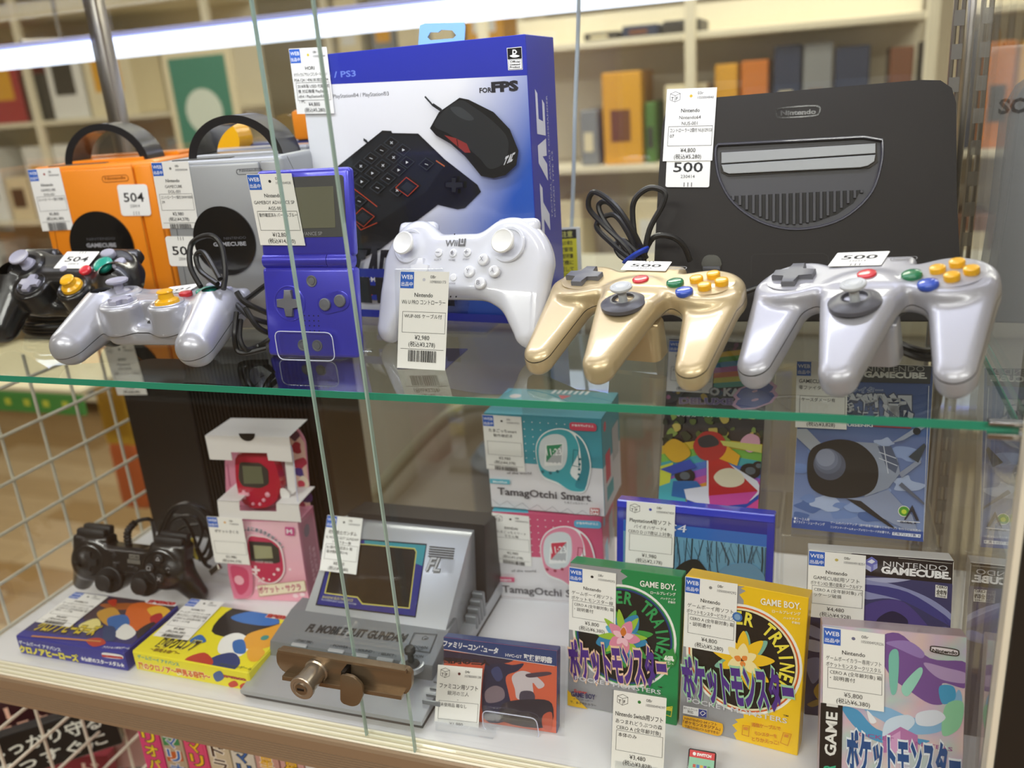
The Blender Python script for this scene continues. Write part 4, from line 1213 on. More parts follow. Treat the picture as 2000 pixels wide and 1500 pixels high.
# black wired pad on the deck
def hori_sdf(G):
    X, Y, Z = G[..., 0], G[..., 1], G[..., 2]
    b = np.minimum(np.hypot(X + 44, Y - 6) - 24, np.hypot(X - 42, Y - 6) - 25)
    b = smin(b, sd_box2(X, Y, 0, 9, 44, 15, 4), 6)
    pods = np.minimum(np.hypot(X + 20, Y + 13) - 15.5, np.hypot(X - 22, Y + 12) - 15.5)
    d = extr(smin(b, pods, 3), Z, -24, 0, 5)
    for sx in (-1, 1):
        d = smin(d, sd_cap(G, (sx * 52, 2, -13), (sx * 70, -27, -26), 17, 11), 6)
    sh = extr(np.minimum(sd_box2(X, Y, -46, 24, 21, 9, 4), sd_box2(X, Y, 46, 24, 21, 9, 4)), Z, -24, -2, 4)
    return smin(d, sh, 3)


HORI_GEO = sd_mesh(hori_sdf, (-90, -48, -44), (90, 42, 4), 1.5)
tho = thing('game_pad', 'black wired pad with symbol buttons lying on the white deck', 'controller',
            rest(pose([-0.6981, 0.1458, 0.0298], [[0.9862, 0.0434, 0.1599], [0.1443, 0.2489, -0.9577], [-0.0814, 0.9676, 0.2392]], 0.965) @ Matrix.Scale(.965, 4), HORI_GEO, 0.0))
MB().add(HORI_GEO).build('shell', BLACKP, tho, smooth='all')
MATB = mat('matte_black', '202022', .5)
cross(tho, -45, 5.5, -.6, 11, 3.6, 3.2, MATB)
MB().add(lathe_mm([(17.5, -.6), (18, .5), (17, .9), (16.4, .3), (0, .1)], 36), M=Matrix.Translation(mm(-45, 5.5, -.2))).build('pad_ring', BLACKP, tho, smooth=True)
MB().add(lathe_mm([(19.5, -.6), (20, .5), (19, .9), (18.4, .3), (0, .1)], 36), M=Matrix.Translation(mm(39.5, 6, -.2))).build('button_ring', BLACKP, tho, smooth=True)
for x, y in ((39, 17), (51, 6.5), (40.5, -4.6), (28.4, 6)): button(tho, 'symbol_button', x, y, -.2, 5.4, 3.2, MATB, .3)
for x, y in ((-20.2, -13), (22, -12)):
    O = Matrix.Translation(mm(x, y, 0))
    MB().add(lathe_mm([(14.5, -1), (14.8, .6), (13.5, 1.2), (11.5, .4), (0, 0)], 36), M=O).build('stick_ring', MATB, tho, smooth=True)
    MB().add(lathe_mm([(5, 0), (4.5, 7), (8.5, 8.5), (9.4, 10), (9.2, 12), (8, 12.6), (0, 12)], 32), M=O).build('thumb_stick', MATB, tho, smooth=True)
for sx in (-1, 1):
    for k in range(2):
        MB().add(rbox(sx * .046 - .017, .030 - .004 * k, -.012 - .012 * k, sx * .046 + .017, .040 + .002 * k, -.003 - .011 * k, .003, 2)).build('shoulder_button', MATB, tho, smooth=True)
for x, y in ((-13, 4), (12, 2), (-14, 15)): button(tho, 'menu_button', x, y, -.2, 2.8, 1.4, MATB, .3)
fh = Face(np.array(WM[tho.name].translation), WM[tho.name].to_3x3() @ Vector((1, 0, 0)), WM[tho.name].to_3x3() @ Vector((0, 1, 0)))
S_ = WM[tho.name].to_scale().x * .001
A = Art(fh, lift=.0031); g_ = 'b9b9bd'
A.stroke([np.array((39 + 2.4 * math.cos(a), 17 + 2.4 * math.sin(a))) * S_ for a in (math.pi / 2, math.pi * 7 / 6, math.pi * 11 / 6)], .0003, g_, True)
A.stroke([np.array(q) * S_ for q in circ(51, 6.5, 2.3, 20)], .0003, g_, True)
A.stroke([np.array(q) * S_ for q in ((26.4, 4), (30.4, 4), (30.4, 8), (26.4, 8))], .0003, g_, True)
A.stroke([np.array(q) * S_ for q in ((38.5, -6.6), (42.5, -2.6))], .0003, g_); A.stroke([np.array(q) * S_ for q in ((38.5, -2.6), (42.5, -6.6))], .0003, g_)
A.lift = .0005
A.loc([np.array(q) * S_ for q in ((4, 14), (16, 14), (16, 18.6), (4, 18.6))], '8a8780'); A.tloc('HORI', (5 * S_, 14.7 * S_), (10 * S_, 0), (0, 3.2 * S_), '222222', .04)
A.loc([np.array(q) * S_ for q in ((2, 8.5), (17, 8.5), (17, 13), (2, 13))], '77756e')
for i in range(3): A.stroke([np.array((3, 9.6 + 1.3 * i)) * S_, np.array((16, 9.6 + 1.3 * i)) * S_], .00015, '3a3a3a')
for t_, x, y, wd in (('TURBO', -20, 19, 7), ('SELECT', -15, 7, 8), ('START', 3, 4.5, 7)): A.tloc(t_, (x * S_, y * S_), (wd * S_, 0), (0, 1.7 * S_), '77777a', .01)
A.build(tho, 'printed_marks')
Rt = WM[tho.name]
cp = [tuple(Rt @ Vector(mm(*p))) for p in ((-4, 24, -10), (-4, 40, -9), (2, 50, -14), (14, 52, -22))]
bt = MB().add(tube(cp[:3], lambda u: .0038 + .0007 * math.sin(u * 60), 10, sub=14)); bt.build('cable_sleeve', CABLE, tho, world=True, smooth=True)
cb = MB()
cb.add(tube(cp[1:] + [tuple(at_y(x, y, Y)) for x, y, Y in ((300, 1035, .17), (306, 1075, .19))], .0021, 8))
for i, pts in enumerate(([(305, 1060), (330, 1000), (365, 985), (400, 1005), (420, 1050), (408, 1090), (370, 1085)], [(310, 1065), (345, 990), (390, 990), (415, 1020), (395, 1085), (350, 1075)], [(318, 1055), (340, 1015), (380, 1010), (395, 1040), (380, 1080)],
                         [(312, 1050), (318, 1020), (350, 1008), (372, 1035), (392, 1095)], [(330, 1060), (360, 1030), (400, 1030), (412, 1070), (400, 1100)])):
    cb.add(tube([tuple(at_y(x, y, .185 + .006 * i)) for x, y in pts], .0021, 8))
cb.add(tube([tuple(at_y(x, y, .17)) for x, y in ((385, 1070), (400, 1100), (412, 1108))], .0021, 8))
cb.build('cable', CABLE, tho, world=True, smooth=True)
MB().add(tube([tuple(at_y(x, y, .168)) for x, y in ((374, 1052), (378, 1075), (385, 1092))], .0016, 6)).build('twist_tie', mat('tie_yellow', 'd9c95a', .5), tho, world=True, smooth=True)
MB().add(rbox(-.008, -.003, -.0025, .008, .003, .0025, .0005, 1), M=frame(at_y(421, 1112, .165), unit((1, 0, .75)), z=(0, -1, .3))).build('usb_plug', STEEL, tho, world=True)
# ------------------------------------------------------------------ upper row: consoles, boxes, handheld
def lc(fc, *px): return [tuple(fc.L(*p)) for p in px]


def cube_console(name, label, TLw, TRw, c, tagd, cc, ce, arc, logo, nint, lines, knob=False):
    TL = np.array(TLw); TR = np.array(TRw); ux = unit(TR - TL); W_ = float(np.linalg.norm(TR - TL)); H = float(TL[2] - SZ)
    bl = TL.copy(); bl[2] = SZ
    fc = Face(bl, ux, (0, 0, 1))
    t = thing(name, label, 'console', fc.matrix(), 'cube consoles with carrying handles')
    m = mat('shell_' + c, c, 0.42, coat=.15, metal=0.0 if c.startswith('e') else .3)
    m2 = mat('shell_rim_' + c, c, 0.3, coat=.3)
    MB().add(rbox(0, .0, -.105, W_, H, -.003, .004, 3)).build('shell', m, t, smooth=True)
    MB().add(rbox(.003, .003, -.004, W_ * .83, H - .004, .0006, .0025, 2)).build('lid_panel', m, t, smooth=True)
    MB().add(rbox(W_ * .838, .003, -.004, W_ - .003, H - .004, .0002, .002, 2)).build('lid_panel', m, t, smooth=True)
    ctr = fc.L(*cc); r = float(np.linalg.norm(fc.L(*ce) - ctr))
    P = circ(ctr[0], ctr[1], r, 56)
    MB().add(prism(P, -.002, .0022, .0009, 2)).build('disc_badge', mat('badge_black', '0d0d0f', .16, coat=.6), t, smooth=True)
    # carrying handle
    a, b, top = [fc.L(*p) for p in arc]
    cx, rx = (a[0] + b[0]) / 2, (b[0] - a[0]) / 2; hy = float(top[1] - H)
    n = 30; out = [(cx - rx * math.cos(math.pi * i / n), H - .004 + (hy + .004) * math.sin(math.pi * i / n)) for i in range(n + 1)]
    th = .0085; inn = [(cx - (rx - th) * math.cos(math.pi * i / n), H - .004 + (hy - th * .8 + .004) * math.sin(math.pi * i / n)) for i in range(n + 1)]
    mb = MB()
    Z0, Z1 = -.050, -.018
    v = [(x, y, Z) for Z in (Z1, Z0) for x, y in out + inn]; N = n + 1
    f = []
    for i in range(n):
        f += [(i, i + 1, N + i + 1, N + i), (2 * N + i + 1, 2 * N + i, 3 * N + i, 3 * N + i + 1), (i + 1, i, 2 * N + i, 2 * N + i + 1), (N + i, N + i + 1, 3 * N + i + 1, 3 * N + i)]
    MB().add((v, f)).build('carrying_handle', mat('handle_black', '17171b', .3, coat=.4), t, smooth=True)
    MB().add(rbox(cx - rx * .8, H - .001, -.055, cx + rx * .9, H + .003, -.016, .001, 1)).build('handle_mount', m2, t)
    MB().add(rbox(W_ * .12, H - .0015, -.012, W_ * .6, H + .0006, -.006, .0004, 1)).build('slot', mat('seam_dark'), t)
    MB().add(rbox(.004, H - .002, -.095, W_ - .004, H + .004, -.06, .002, 1)).build('rear_ridge', m2, t)
    A = Art(fc, lift=.0026)
    A.text('NINTENDO', logo[0], logo[1], 5, '5a5a60'); A.text('GAMECUBE', logo[2], logo[3], 7.5, 'a8a8ae', .03)
    A.lift = .0008
    dk = 'a05c12' if c.startswith('e') else '6c6e72'
    q = [fc.L(*p) for p in nint]
    A.stroke([np.array(p) for p in rrect(q[0][0], q[0][1], q[1][0], q[1][1], (q[1][1] - q[0][1]) * .45)], .0003, dk, True)
    A.tloc('Nintendo', q[0] + np.array((.003, .0022)), (q[1][0] - q[0][0] - .006, 0), (0, (q[1][1] - q[0][1]) * .5), dk, .02)
    for l in lines: A.line(l, 1.1, dk)
    A.build(t, 'printed_marks')
    return t, fc


tor, fo = cube_console('cube_console', 'orange cube console with black handle at the upper left', (-.760, .207, .451), (-.627, .230, .451), 'ee8a12', 0, (201, 480), (264, 487),
                       ((102, 312), (270, 307), (178, 243)), ((173, 469), (228, 467), (173, 482), (230, 481)), ((202, 356), (250, 341)), [[(257, 318), (272, 400), (304, 560)], [(108, 452), (120, 520)], [(118, 500), (96, 500)]], )
tag_mesh(tor, fo, [(54, 331), (118, 327), (145, 448), (86, 451)], num='1050004600', lines=('Nintendo', 'GAMECUBE', 'DOL-001'), note=('コントローラー1個付 程度C-',), price='¥5,800', tax='(税込¥6,380)', bar=True, dot='a02020')
sticker(tor, fo, [(230, 361), (287, 359), (298, 421), (238, 421)], '504', off=.001)
tsi, fs_ = cube_console('cube_console', 'silver grey cube console with black handle beside the orange one', (-.558, .150, .454), (-.434, .159, .454), 'a4a6a8', 0, (440, 470), (380, 462),
                        ((342, 302), (532, 296), (438, 226)), ((441, 467), (484, 465), (421, 480), (484, 478)), ((464, 341), (512, 328)), [[(346, 447), (366, 560)], [(562, 305), (574, 330)]])
tag_mesh(tsi, fs_, [(296, 317), (370, 315), (390, 445), (320, 446)], num='1050004244', lines=('Nintendo', 'GAMECUBE', 'DOL-001'), note=('コントローラー1個付 DNW10005', '39'), price='¥3,980', tax='(税込¥4,378)', bar=True, dot='777777')
sticker(tsi, fs_, [(324, 461), (382, 461), (393, 520), (333, 519)], '501', off=.001, flip=True, txty=.62)
# things half hidden behind the silver console
t = thing('toy_device', 'navy device with a round yellow knob seen through the grey console handle', 'toy', at_z(480, 330, SZ + .12) * 0 + np.array((-.62, .335, SZ)))
MB().add(rbox(-.01, -.02, 0, .14, .02, .155, .01, 3)).build('body', mat('navy_plastic', '2a3568', .4), t, smooth=True)
cpt = at_y(450, 272, .312) - np.array((-.62, .335, SZ))
MB().add(lathe([(0, -.016), (.016, -.016), (.0195, -.012), (.0195, .012), (0, .012)], 32, 'y'), M=Matrix.Translation(V3(cpt))).build('yellow_knob', YEL, t, smooth=True)
MB().add(lathe([(0, -.0175), (.011, -.0172), (.012, -.016), (0, -.016)], 24, 'y'), M=Matrix.Translation(V3(cpt))).build('knob_cap', YEL, t, smooth=True)
MB().add(rbox(.10, -.015, .155, .15, .015, .185, .004, 2)).build('orange_part', mat('shell_ee8a12'), t, smooth=True)

# tall blue and white printed box
tps, fc, A, W_, H = upright('printed_box', 'tall blue and white accessory box with keypad and mouse picture', 'box', (at_z(645, 614, SZ), at_z(1049, 633, SZ)), [(575, 107), (1027, 72), (1049, 633), (645, 614)], .03, .058, '2438a8', mat('box_blue', '2433a6', .3, coat=.4), (450, 0, 2.857))
c = A.p
A.grid(.0004, .0004, W_ - .0004, H - .0004, lambda a, b: hexc('e9eaee') if (a - .62) * 1.9 + (.72 - b) * 1.1 < 0.05 else tuple(p + (q - p) * min(1, ((a - .62) * 1.9 + (.72 - b) * 1.1 - .05) * 1.25) for p, q in zip(hexc('e9eaee'), hexc('2a58b8'))), 24, 24)
tl, tr_ = c((560, 492)), c((1662, 412))
A.loc([(0, tl[1] + .004), (W_, tr_[1] - .001), (W_, H), (0, H)], '2a35a4')
A.text('PS4 / PS3', (480, 440), (700, 425), 34, '6f86dc', .02)
A.text('PlayStation®4 / PlayStation®3', (575, 548), (885, 532), 22, '4a4a50')
A.text('FOR', (1392, 518), (1458, 514), 28, '2c2c32', .03); A.text('FPS', (1464, 512), (1602, 503), 54, '2c2c32', .06)
A.poly([(1543, 268), (1626, 260), (1632, 388), (1551, 392)], 'eeeeee'); A.poly([(1546, 271), (1624, 264), (1627, 327), (1549, 332)], '17171b'); A.poly([(1552, 335), (1627, 330), (1629, 385), (1555, 389)], '17171b'); A.poly([(1554, 337), (1625, 332), (1627, 383), (1557, 387)], 'f4f4f4')
A.line([(1578, 318), (1578, 280), (1590, 280), (1598, 290), (1590, 300), (1582, 300)], 6, 'f4f4f4'); A.smooth([(1560, 312), (1575, 306), (1598, 306), (1615, 312), (1598, 320), (1575, 320)], 'f4f4f4')
for i, s_ in enumerate(('Official', 'Licensed', 'Product')): A.text(s_, (1562, 350 + 15 * i), (1618, 348 + 15 * i), 11, '222222', .02)
# keypad picture
A.poly([(745, 770), (762, 780), (775, 800), (765, 800), (745, 785)], '2c2f33')
kp = [(850, 728), (900, 730), (905, 742), (1050, 745), (1200, 890), (1380, 1030), (1400, 1070), (1310, 1160), (1270, 1168), (1160, 1142), (1030, 1240), (840, 1390), (620, 1500), (560, 1300), (560, 960)]
A.poly(kp, '191c20'); A.poly([(850, 740), (898, 742), (903, 754), (1042, 757), (1190, 898), (1205, 920), (1150, 985), (1090, 1075), (930, 1170), (700, 1330), (610, 1200), (620, 950)], '22262b')
for i, (x, y) in enumerate(((902, 796), (968, 836), (848, 838), (915, 878), (990, 905), (790, 882), (857, 922), (945, 948), (1100, 915), (735, 926), (800, 965), (888, 995), (675, 968), (742, 1012), (830, 1045), (940, 1060), (650, 1085), (730, 1120))):
    A.poly([(x - 5, y - 36), (x + 44, y - 4), (x + 2, y + 36), (x - 46, y + 2)], '33383e'); A.poly([(x - 4, y - 30), (x + 37, y - 4), (x + 2, y + 28), (x - 38, y + 2)], '181b1e')
    if i % 3 == 0: A.line([(x - 6, y - 6), (x + 6, y + 6)], 3, 'dadde0'); A.line([(x + 6, y - 6), (x - 6, y + 6)], 3, 'dadde0')
    elif i % 3 == 1: A.poly([(x - 6, y - 8), (x + 9, y), (x - 6, y + 8)], 'dadde0')
    else: A.line([(x - 8, y - 2), (x + 8, y + 4)], 3, 'c8cbce')
for x, y in ((1000, 1045), (755, 1215)): A.poly([(x - 8, y - 60), (x + 62, y - 10), (x, y + 50), (x - 70, y)], 'b8442c'); A.poly([(x - 8, y - 55), (x + 56, y - 10), (x, y + 45), (x - 64, y)], '1c2024'); A.poly([(x - 4, y - 34), (x + 38, y - 6), (x, y + 28), (x - 40, y - 2)], '2b3036')
A.line([(640, 1005), (760, 1095), (830, 1150)], 4, 'c24a2e'); A.line([(640, 1150), (740, 1280), (830, 1240)], 4, 'c24a2e'); A.line([(1160, 895), (1205, 925)], 6, 'b8643c')
A.poly([(1242, 985), (1275, 985), (1272, 1012), (1312, 1012), (1312, 1050), (1280, 1050), (1278, 1080), (1240, 1078), (1240, 1052), (1206, 1048), (1206, 1012), (1240, 1012)], '0b0c0e')
A.poly([(1246, 990), (1270, 990), (1268, 1016), (1306, 1016), (1306, 1040), (1270, 1044), (1268, 1070), (1246, 1070), (1246, 1044), (1212, 1040), (1212, 1016), (1246, 1014)], '26292d')
A.poly([(1125, 715), (1175, 625), (1290, 545), (1340, 555), (1480, 625), (1570, 720), (1618, 840), (1605, 920), (1545, 975), (1480, 992), (1410, 980), (1370, 930), (1320, 870), (1240, 800), (1160, 755)], '1a1c1f')
A.smooth([(1150, 700), (1200, 620), (1290, 560), (1360, 590), (1480, 680), (1560, 780), (1540, 900), (1460, 940), (1400, 880), (1320, 810), (1230, 745)], '2b2e31')
A.smooth([(1240, 600), (1300, 600), (1370, 660), (1330, 670), (1270, 640)], '3c4043'); A.poly([(1205, 752), (1270, 770), (1330, 800), (1352, 850), (1320, 850), (1260, 800)], '8c3230'); A.line([(1275, 775), (1282, 815)], 4, '2a1514')
A.line([(1100, 540), (1140, 585), (1190, 615)], 9, '33373a'); A.line([(1145, 585), (1185, 612)], 15, '26292c')


def tac(A, P, col, s=1.0):
    """striped three-letter mark inside a parallelogram P(u,v)"""
    for q in (((0, 0), (.36, 0), (.32, .3), (.22, .3), (.12, 1), (.0, 1), (.1, .3), (-.03, .3)), ((.36, 1), (.50, 0), (.62, 0), (.66, 1), (.54, 1), (.54, .5), (.48, 1)), ((.70, 0), (1, 0), (.97, .25), (.80, .25), (.78, .75), (.93, .75), (.90, 1), (.68, 1))):
        A.loc([P(a, b) for a, b in q], col)


q0, q1, q2 = c((1548, 872)), c((1602, 846)), c((1535, 920))
tac(A, lambda a, b: q0 + (q1 - q0) * a + (q2 - q0) * b, 'c8c8cc')
q0, q1, q2 = c((700, 1390)), c((920, 1390)), c((690, 1560))
tac(A, lambda a, b: q0 + (q1 - q0) * a + (q2 - q0) * b, '1a1a22')
lo = lambda x0, y0, x1, y1, col: A.loc([fc.L(x0, y0), fc.L(x1, y0), fc.L(x1, y1), fc.L(x0, y1)], col)
A.loc([(.0004, .0004), (W_, .0004), (W_, .0075), (.0004, .0075)], '2433a6')
q = fc.L(700, 560); A.loc([(.0004, q[1] - .011), (W_ * .5, q[1] - .011), (W_ * .5, q[1] + .018), (.0004, q[1] + .018)], '24369a')
A.tloc('T COMMANDER', (W_ * .16, q[1] + .006), (.055, 0), (0, .0045), 'f0f0f4', .01); A.tloc('M K2', (W_ * .2, q[1] - .006), (.03, 0), (0, .008), 'e8502c', .05)
A.tloc('HORI', (W_ * .2, .017), (.09, 0), (0, .019), '24262c', .12); A.tloc('®', (W_ * .63, .018), (.004, 0), (0, .004), '24262c')
A.build(tps, m=PRINT_GLOSS)
fsd = Face(fc.Wd(W_, 0, 0), -fc.n, fc.uy)
A = Art(fsd, lift=.00006); c = lambda x, y: fsd.L(450 + x / 2.857, y / 2.857)
q0, q1, q2 = c(1747, 1236), c(1737, 868), c(1788, 1236)
tac(A, lambda a, b: np.array((.013, .075)) + np.array((0, .115)) * a + np.array((.018, 0)) * (1 - b) * -1 + np.array((.018, 0)), 'dfe3f2')
for i, s_ in enumerate(('TACTICAL ASSAULT COMMANDER', 'KEYPAD TYPE K2')):
    g = text_geo(s_); A.tloc(s_, (.038 + .006 * i, .085), (0, .10 - .045 * i), (-.003, 0), 'c9cfe8')
A.build(tps, 'printed_side', PRINT_GLOSS)
# hang tab on top
tabL = [fc.L(*p) for p in ((782, 86), (785, 46), (795, 42), (873, 40), (876, 48), (874, 82))]
hole = [fc.L(*p) for p in ((800, 70), (806, 60), (822, 60), (828, 55), (850, 56), (858, 66), (852, 72), (806, 76))]
TABM = mat('tab_blue', '8fc0ea', .25, coat=.4)


def holed(outer, inner, z0, z1):
    bm = bmesh.new()
    lo_ = [bm.verts.new((p[0], p[1], z1)) for p in outer]; li = [bm.verts.new((p[0], p[1], z1)) for p in inner]
    ed = [bm.edges.new((a[i], a[(i + 1) % len(a)])) for a in (lo_, li) for i in range(len(a))]
    bmesh.ops.triangle_fill(bm, use_beauty=True, use_dissolve=False, edges=ed)
    for loop in (lo_, li):
        lb = [bm.verts.new((v_.co.x, v_.co.y, z0)) for v_ in loop]
        for i in range(len(loop)): bm.faces.new((loop[i], loop[(i + 1) % len(loop)], lb[(i + 1) % len(loop)], lb[i]))
    bmesh.ops.recalc_face_normals(bm, faces=bm.faces[:])
    return from_bm(bm)


MB().add(holed([tuple(p) for p in tabL], [tuple(p) for p in hole], -.030, -.029)).build('hang_tab', TABM, tps)
tag_mesh(tps, fc, [(566, 95), (640, 92), (655, 221), (583, 223)], num='1050004949', lines=('HORI', 'タクティカルアサルトコマンダー キーパッド', 'PS4-124 / 4961818029194'), note=('2018年製 USED 付属品完', '備 対応機種 PlayStatio', 'n®4 / PlayStation®3/PC', '/ PC'), price='¥4,800', tax='(税込¥5,280)', dot='d8c22c', off=.0015)

# flip handheld, open, on a clear stand
bl, br = at_z(523, 697, SZ), at_z(700, 703, SZ)
ux = unit(br - bl); W_ = float(np.linalg.norm(br - bl)); uy = unit(np.array((0, 0, 1.)) + np.cross([0, 0, 1.], ux) * .16)
fc = Face(bl, ux, uy)
t = thing('flip_handheld', 'opened violet blue flip handheld with grey screen on a clear stand', 'handheld', fc.matrix())
VIO = mat('violet_blue', '4240c6', .3, metal=.3, coat=.5)
L = fc.L
h1 = float((L(518, 508)[1] + L(704, 505)[1]) / 2); h2 = float((L(482, 335)[1] + L(662, 325)[1]) / 2)
x0l = float(L(512, 505)[0]); x1l = float(L(690, 500)[0])
MB().add(rbox(0, .001, -.012, W_, h1 - .006, 0, .0035, 3)).build('lower_shell', VIO, t, smooth=True)
MB().add(tube([(.002, h1 - .001, -.004), (W_ * .34, h1 - .001, -.004)], .0056, 20, sub=1)).add(tube([(W_ * .35, h1 - .001, -.004), (W_ * .72, h1 - .001, -.004)], .0053, 20, sub=1)).add(tube([(W_ * .73, h1 - .001, -.004), (W_ - .002, h1 - .001, -.004)], .0056, 20, sub=1)).build('hinge', VIO, t, smooth=True)
MB().add(rbox(x0l * .4, h1 + .002, -.010, x0l * .4 + W_, h2, -.0005, .0035, 3)).build('lid_shell', VIO, t, smooth=True)
bx0, bx1 = .012, W_ - .007
MB().add(prism(rrect(x0l * .4 + .005, h1 + .017, x0l * .4 + W_ - .005, h2 - .006, .002), -.0006, .0000, .0002)).build('screen_bezel', mat('bezel_grey', '4c4d50', .3, coat=.6), t)
MB().add(prism(rrect(x0l * .4 + .014, h1 + .024, x0l * .4 + W_ - .014, h2 - .014, .001), -.0003, .0003, .0001)).build('screen', mat('screen_olive', '70705f', .2, coat=.6), t)
cx, cy = L(566, 592); S0 = Matrix.Translation((0, 0, 0))
MB().add(lathe([(.0140, -.001), (.0142, .0006), (.0134, .0009), (.0128, .0003), (0, .0002)], 36), M=Matrix.Translation((cx, cy, 0))).build('pad_ring', VIO, t, smooth=True)
P = [(x * .0033 if abs(x) == 1 else x * .0033, y * .0033) for x, y in ((1, 1), (1, 3.2), (-1, 3.2), (-1, 1), (-3.2, 1), (-3.2, -1), (-1, -1), (-1, -3.2), (1, -3.2), (1, -1), (3.2, -1), (3.2, 1))]
MB().add(prism(P, 0, .0028, .0006, 2), M=Matrix.Translation((cx, cy, 0))).build('direction_pad', GREYP, t, smooth=True)
a_, b_ = L(637, 594), L(666, 587)
d = unit(b_ - a_); 
pill = [tuple(a_ + np.array((math.cos(u), math.sin(u))) * .0078) for u in np.linspace(math.atan2(d[1], d[0]) + math.pi / 2, math.atan2(d[1], d[0]) + 3 * math.pi / 2, 12)] + [tuple(b_ + np.array((math.cos(u), math.sin(u))) * .0078) for u in np.linspace(math.atan2(d[1], d[0]) - math.pi / 2, math.atan2(d[1], d[0]) + math.pi / 2, 12)]
MB().add(prism(pill, -.001, .0010, .0005)).build('button_plate', VIO, t, smooth=True)
for p in (a_, b_): MB().add(lathe([(.0048, 0), (.0049, .0026), (.0042, .0032), (0, .0034)], 24), M=Matrix.Translation((p[0], p[1], 0))).build('round_button', GREYP, t, smooth=True)
for px_ in ((609, 549), (592, 674), (620, 675)):
    p = L(*px_); MB().add(lathe([(.0045, -.001), (.0046, .0007), (.0040, .0008), (.0030, .0003), (.0028, .0010), (0, .0012)], 24), M=Matrix.Translation((p[0], p[1], 0))).build('small_button', GREYP, t, smooth=True)
A = Art(fc, lift=.0002)
o = L(596, 636)
for i in range(4):
    for j in range(4): A.loc([o + np.array(q) for q in circ(.0042 * i, .0040 * j - .004, .0006, 8)], '14143c', layer=1)
A.build(t, 'speaker_holes')
A = Art(fc, lift=.0003); A.tloc('GAME BOY ADVANCE SP', (x0l * .4 + .014, h1 + .0185), (W_ * .52, 0), (0, .0028), '9a9aa0', .01); A.build(t, 'printed_marks')
tag_mesh(t, fc, [(483, 339), (571, 340), (598, 478), (511, 480)], num='1050004928', lines=('Nintendo', 'GAMEBOY ADVANCE SP', 'AGS-001'), note=('動作確認済み パープルブルー',), price='¥12,800', tax='(税込¥14,080)', off=.0012, dot='222222')
ACR = clear('acrylic', tint=(.95, .96, .97), f0=.08)
st = thing('clear_stand', 'clear acrylic stand holding the blue flip handheld', 'stand', fc.matrix())
P = round_poly([tuple(L(*p)) for p in ((543, 645), (655, 648), (662, 703), (552, 700))], .006)
MB().add(prism(P, .0035, .0055, .0005), ).build('front_lip', ACR, st)
ed = [tuple(fc.Wd(p[0], p[1], .0055)) for p in P]
MB().add(tube(ed, .0004, 6, True, 1)).build('lip_edge', mat('acryl_edge', 'd4d8ee', .1, coat=.5), st, world=True, smooth=True)
MB().add(rbox(.012, -.001, -.05, W_ - .014, .001, .0045, .0004, 1)).build('foot_sheet', ACR, st)

# standing price card of the white pad
bl, br = at_z(776, 720, SZ), at_z(868, 722, SZ)
ux = unit(br - bl); fc = Face(bl, ux, unit(np.array((0, 0, 1.)) + np.cross([0, 0, 1.], ux) * .22))
W_ = float(np.linalg.norm(br - bl)); H = float(fc.L(782, 527)[1])
t = thing('price_card_stand', 'standing white price card in a clear sleeve before the white pad', 'price card', fc.matrix())
MB().add(rbox(-.0005, 0, -.0016, W_ + .0005, H + .0006, -.0008, .0002, 1)).build('sleeve', ACR, t)
MB().add(rbox(0, 0, -.05, W_ + .001, .0012, 0, .0002, 1), M=Matrix.Rotation(math.radians(12), 4, 'X')).build('foot_sheet', clear('sleeve_violet', tint=(.72, .7, .92), f0=.08), t)
tag_mesh(t, fc, [(782, 527), (878, 533), (869, 722), (776, 720)], num='1098000173', lines=('Nintendo', 'Wii U PRO コントローラー'), note=('WUP-005 ケーブル付',), price='¥2,980', tax='(税込¥3,278)', bar=True, off=0, dot='c9cad6')

# charcoal console standing upright
bl, br = at_z(1268, 628, SZ), at_z(1884, 628, SZ)
ux = unit(br - bl); fc = Face(bl, ux, unit(np.array((0, 0, 1.)) + np.cross([0, 0, 1.], ux) * .28))
t = thing('game_console', 'charcoal black cartridge console standing upright behind the pads', 'console', fc.matrix())
CH = mat('charcoal_shell', '201d1d', .45, spec=.25); CH2 = mat('charcoal_inner', '3c3c42', .45)
out = [tuple(fc.L(*p)) for p in ((1268, 629), (1276, 520), (1284, 360), (1291, 245), (1299, 214), (1325, 199), (1400, 188), (1600, 170), (1800, 154), (1840, 155), (1862, 170), (1871, 200), (1872, 400), (1880, 560), (1885, 629))]
out = [(x, max(y, 0)) for x, y in out]
cn = lambda *P: [tuple(fc.L(1100 + x / 2.222, 100 + y / 2.222)) for x, y in P]
rec = [tuple(p) for p in catmull(cn((672, 405), (1000, 388), (1372, 368)), 4)][:-1] + [tuple(p) for p in catmull(cn((1385, 385), (1382, 480), (1340, 610), (1240, 710), (1120, 760), (980, 772), (850, 738), (740, 660), (680, 560), (662, 470), (662, 418)), 4)]
ctr = np.mean(out, 0)
MB().add(prism([tuple(p) for p in out], -.062, -.0045, .002, 2)).build('rear_shell', CH, t, smooth=True)
ins = [tuple(np.array(p) + unit(ctr - np.array(p)) * .0012) for p in out]
fp = MB().add(holed([(x, y) for x, y in ins], rec, -.0045, 0)); fp.build('front_shell', CH, t, smooth=True)
ring = MB()
MB().add(tube([(p[0], p[1], .0002) for p in rec], .0011, 6, True, 1)).build('recess_rim', mat('rim_violet', '3a3a48', .3, coat=.5), t, smooth=True)
MB().add(prism(rec, -.0044, -.0028)).build('recess_panel', CH2, t)
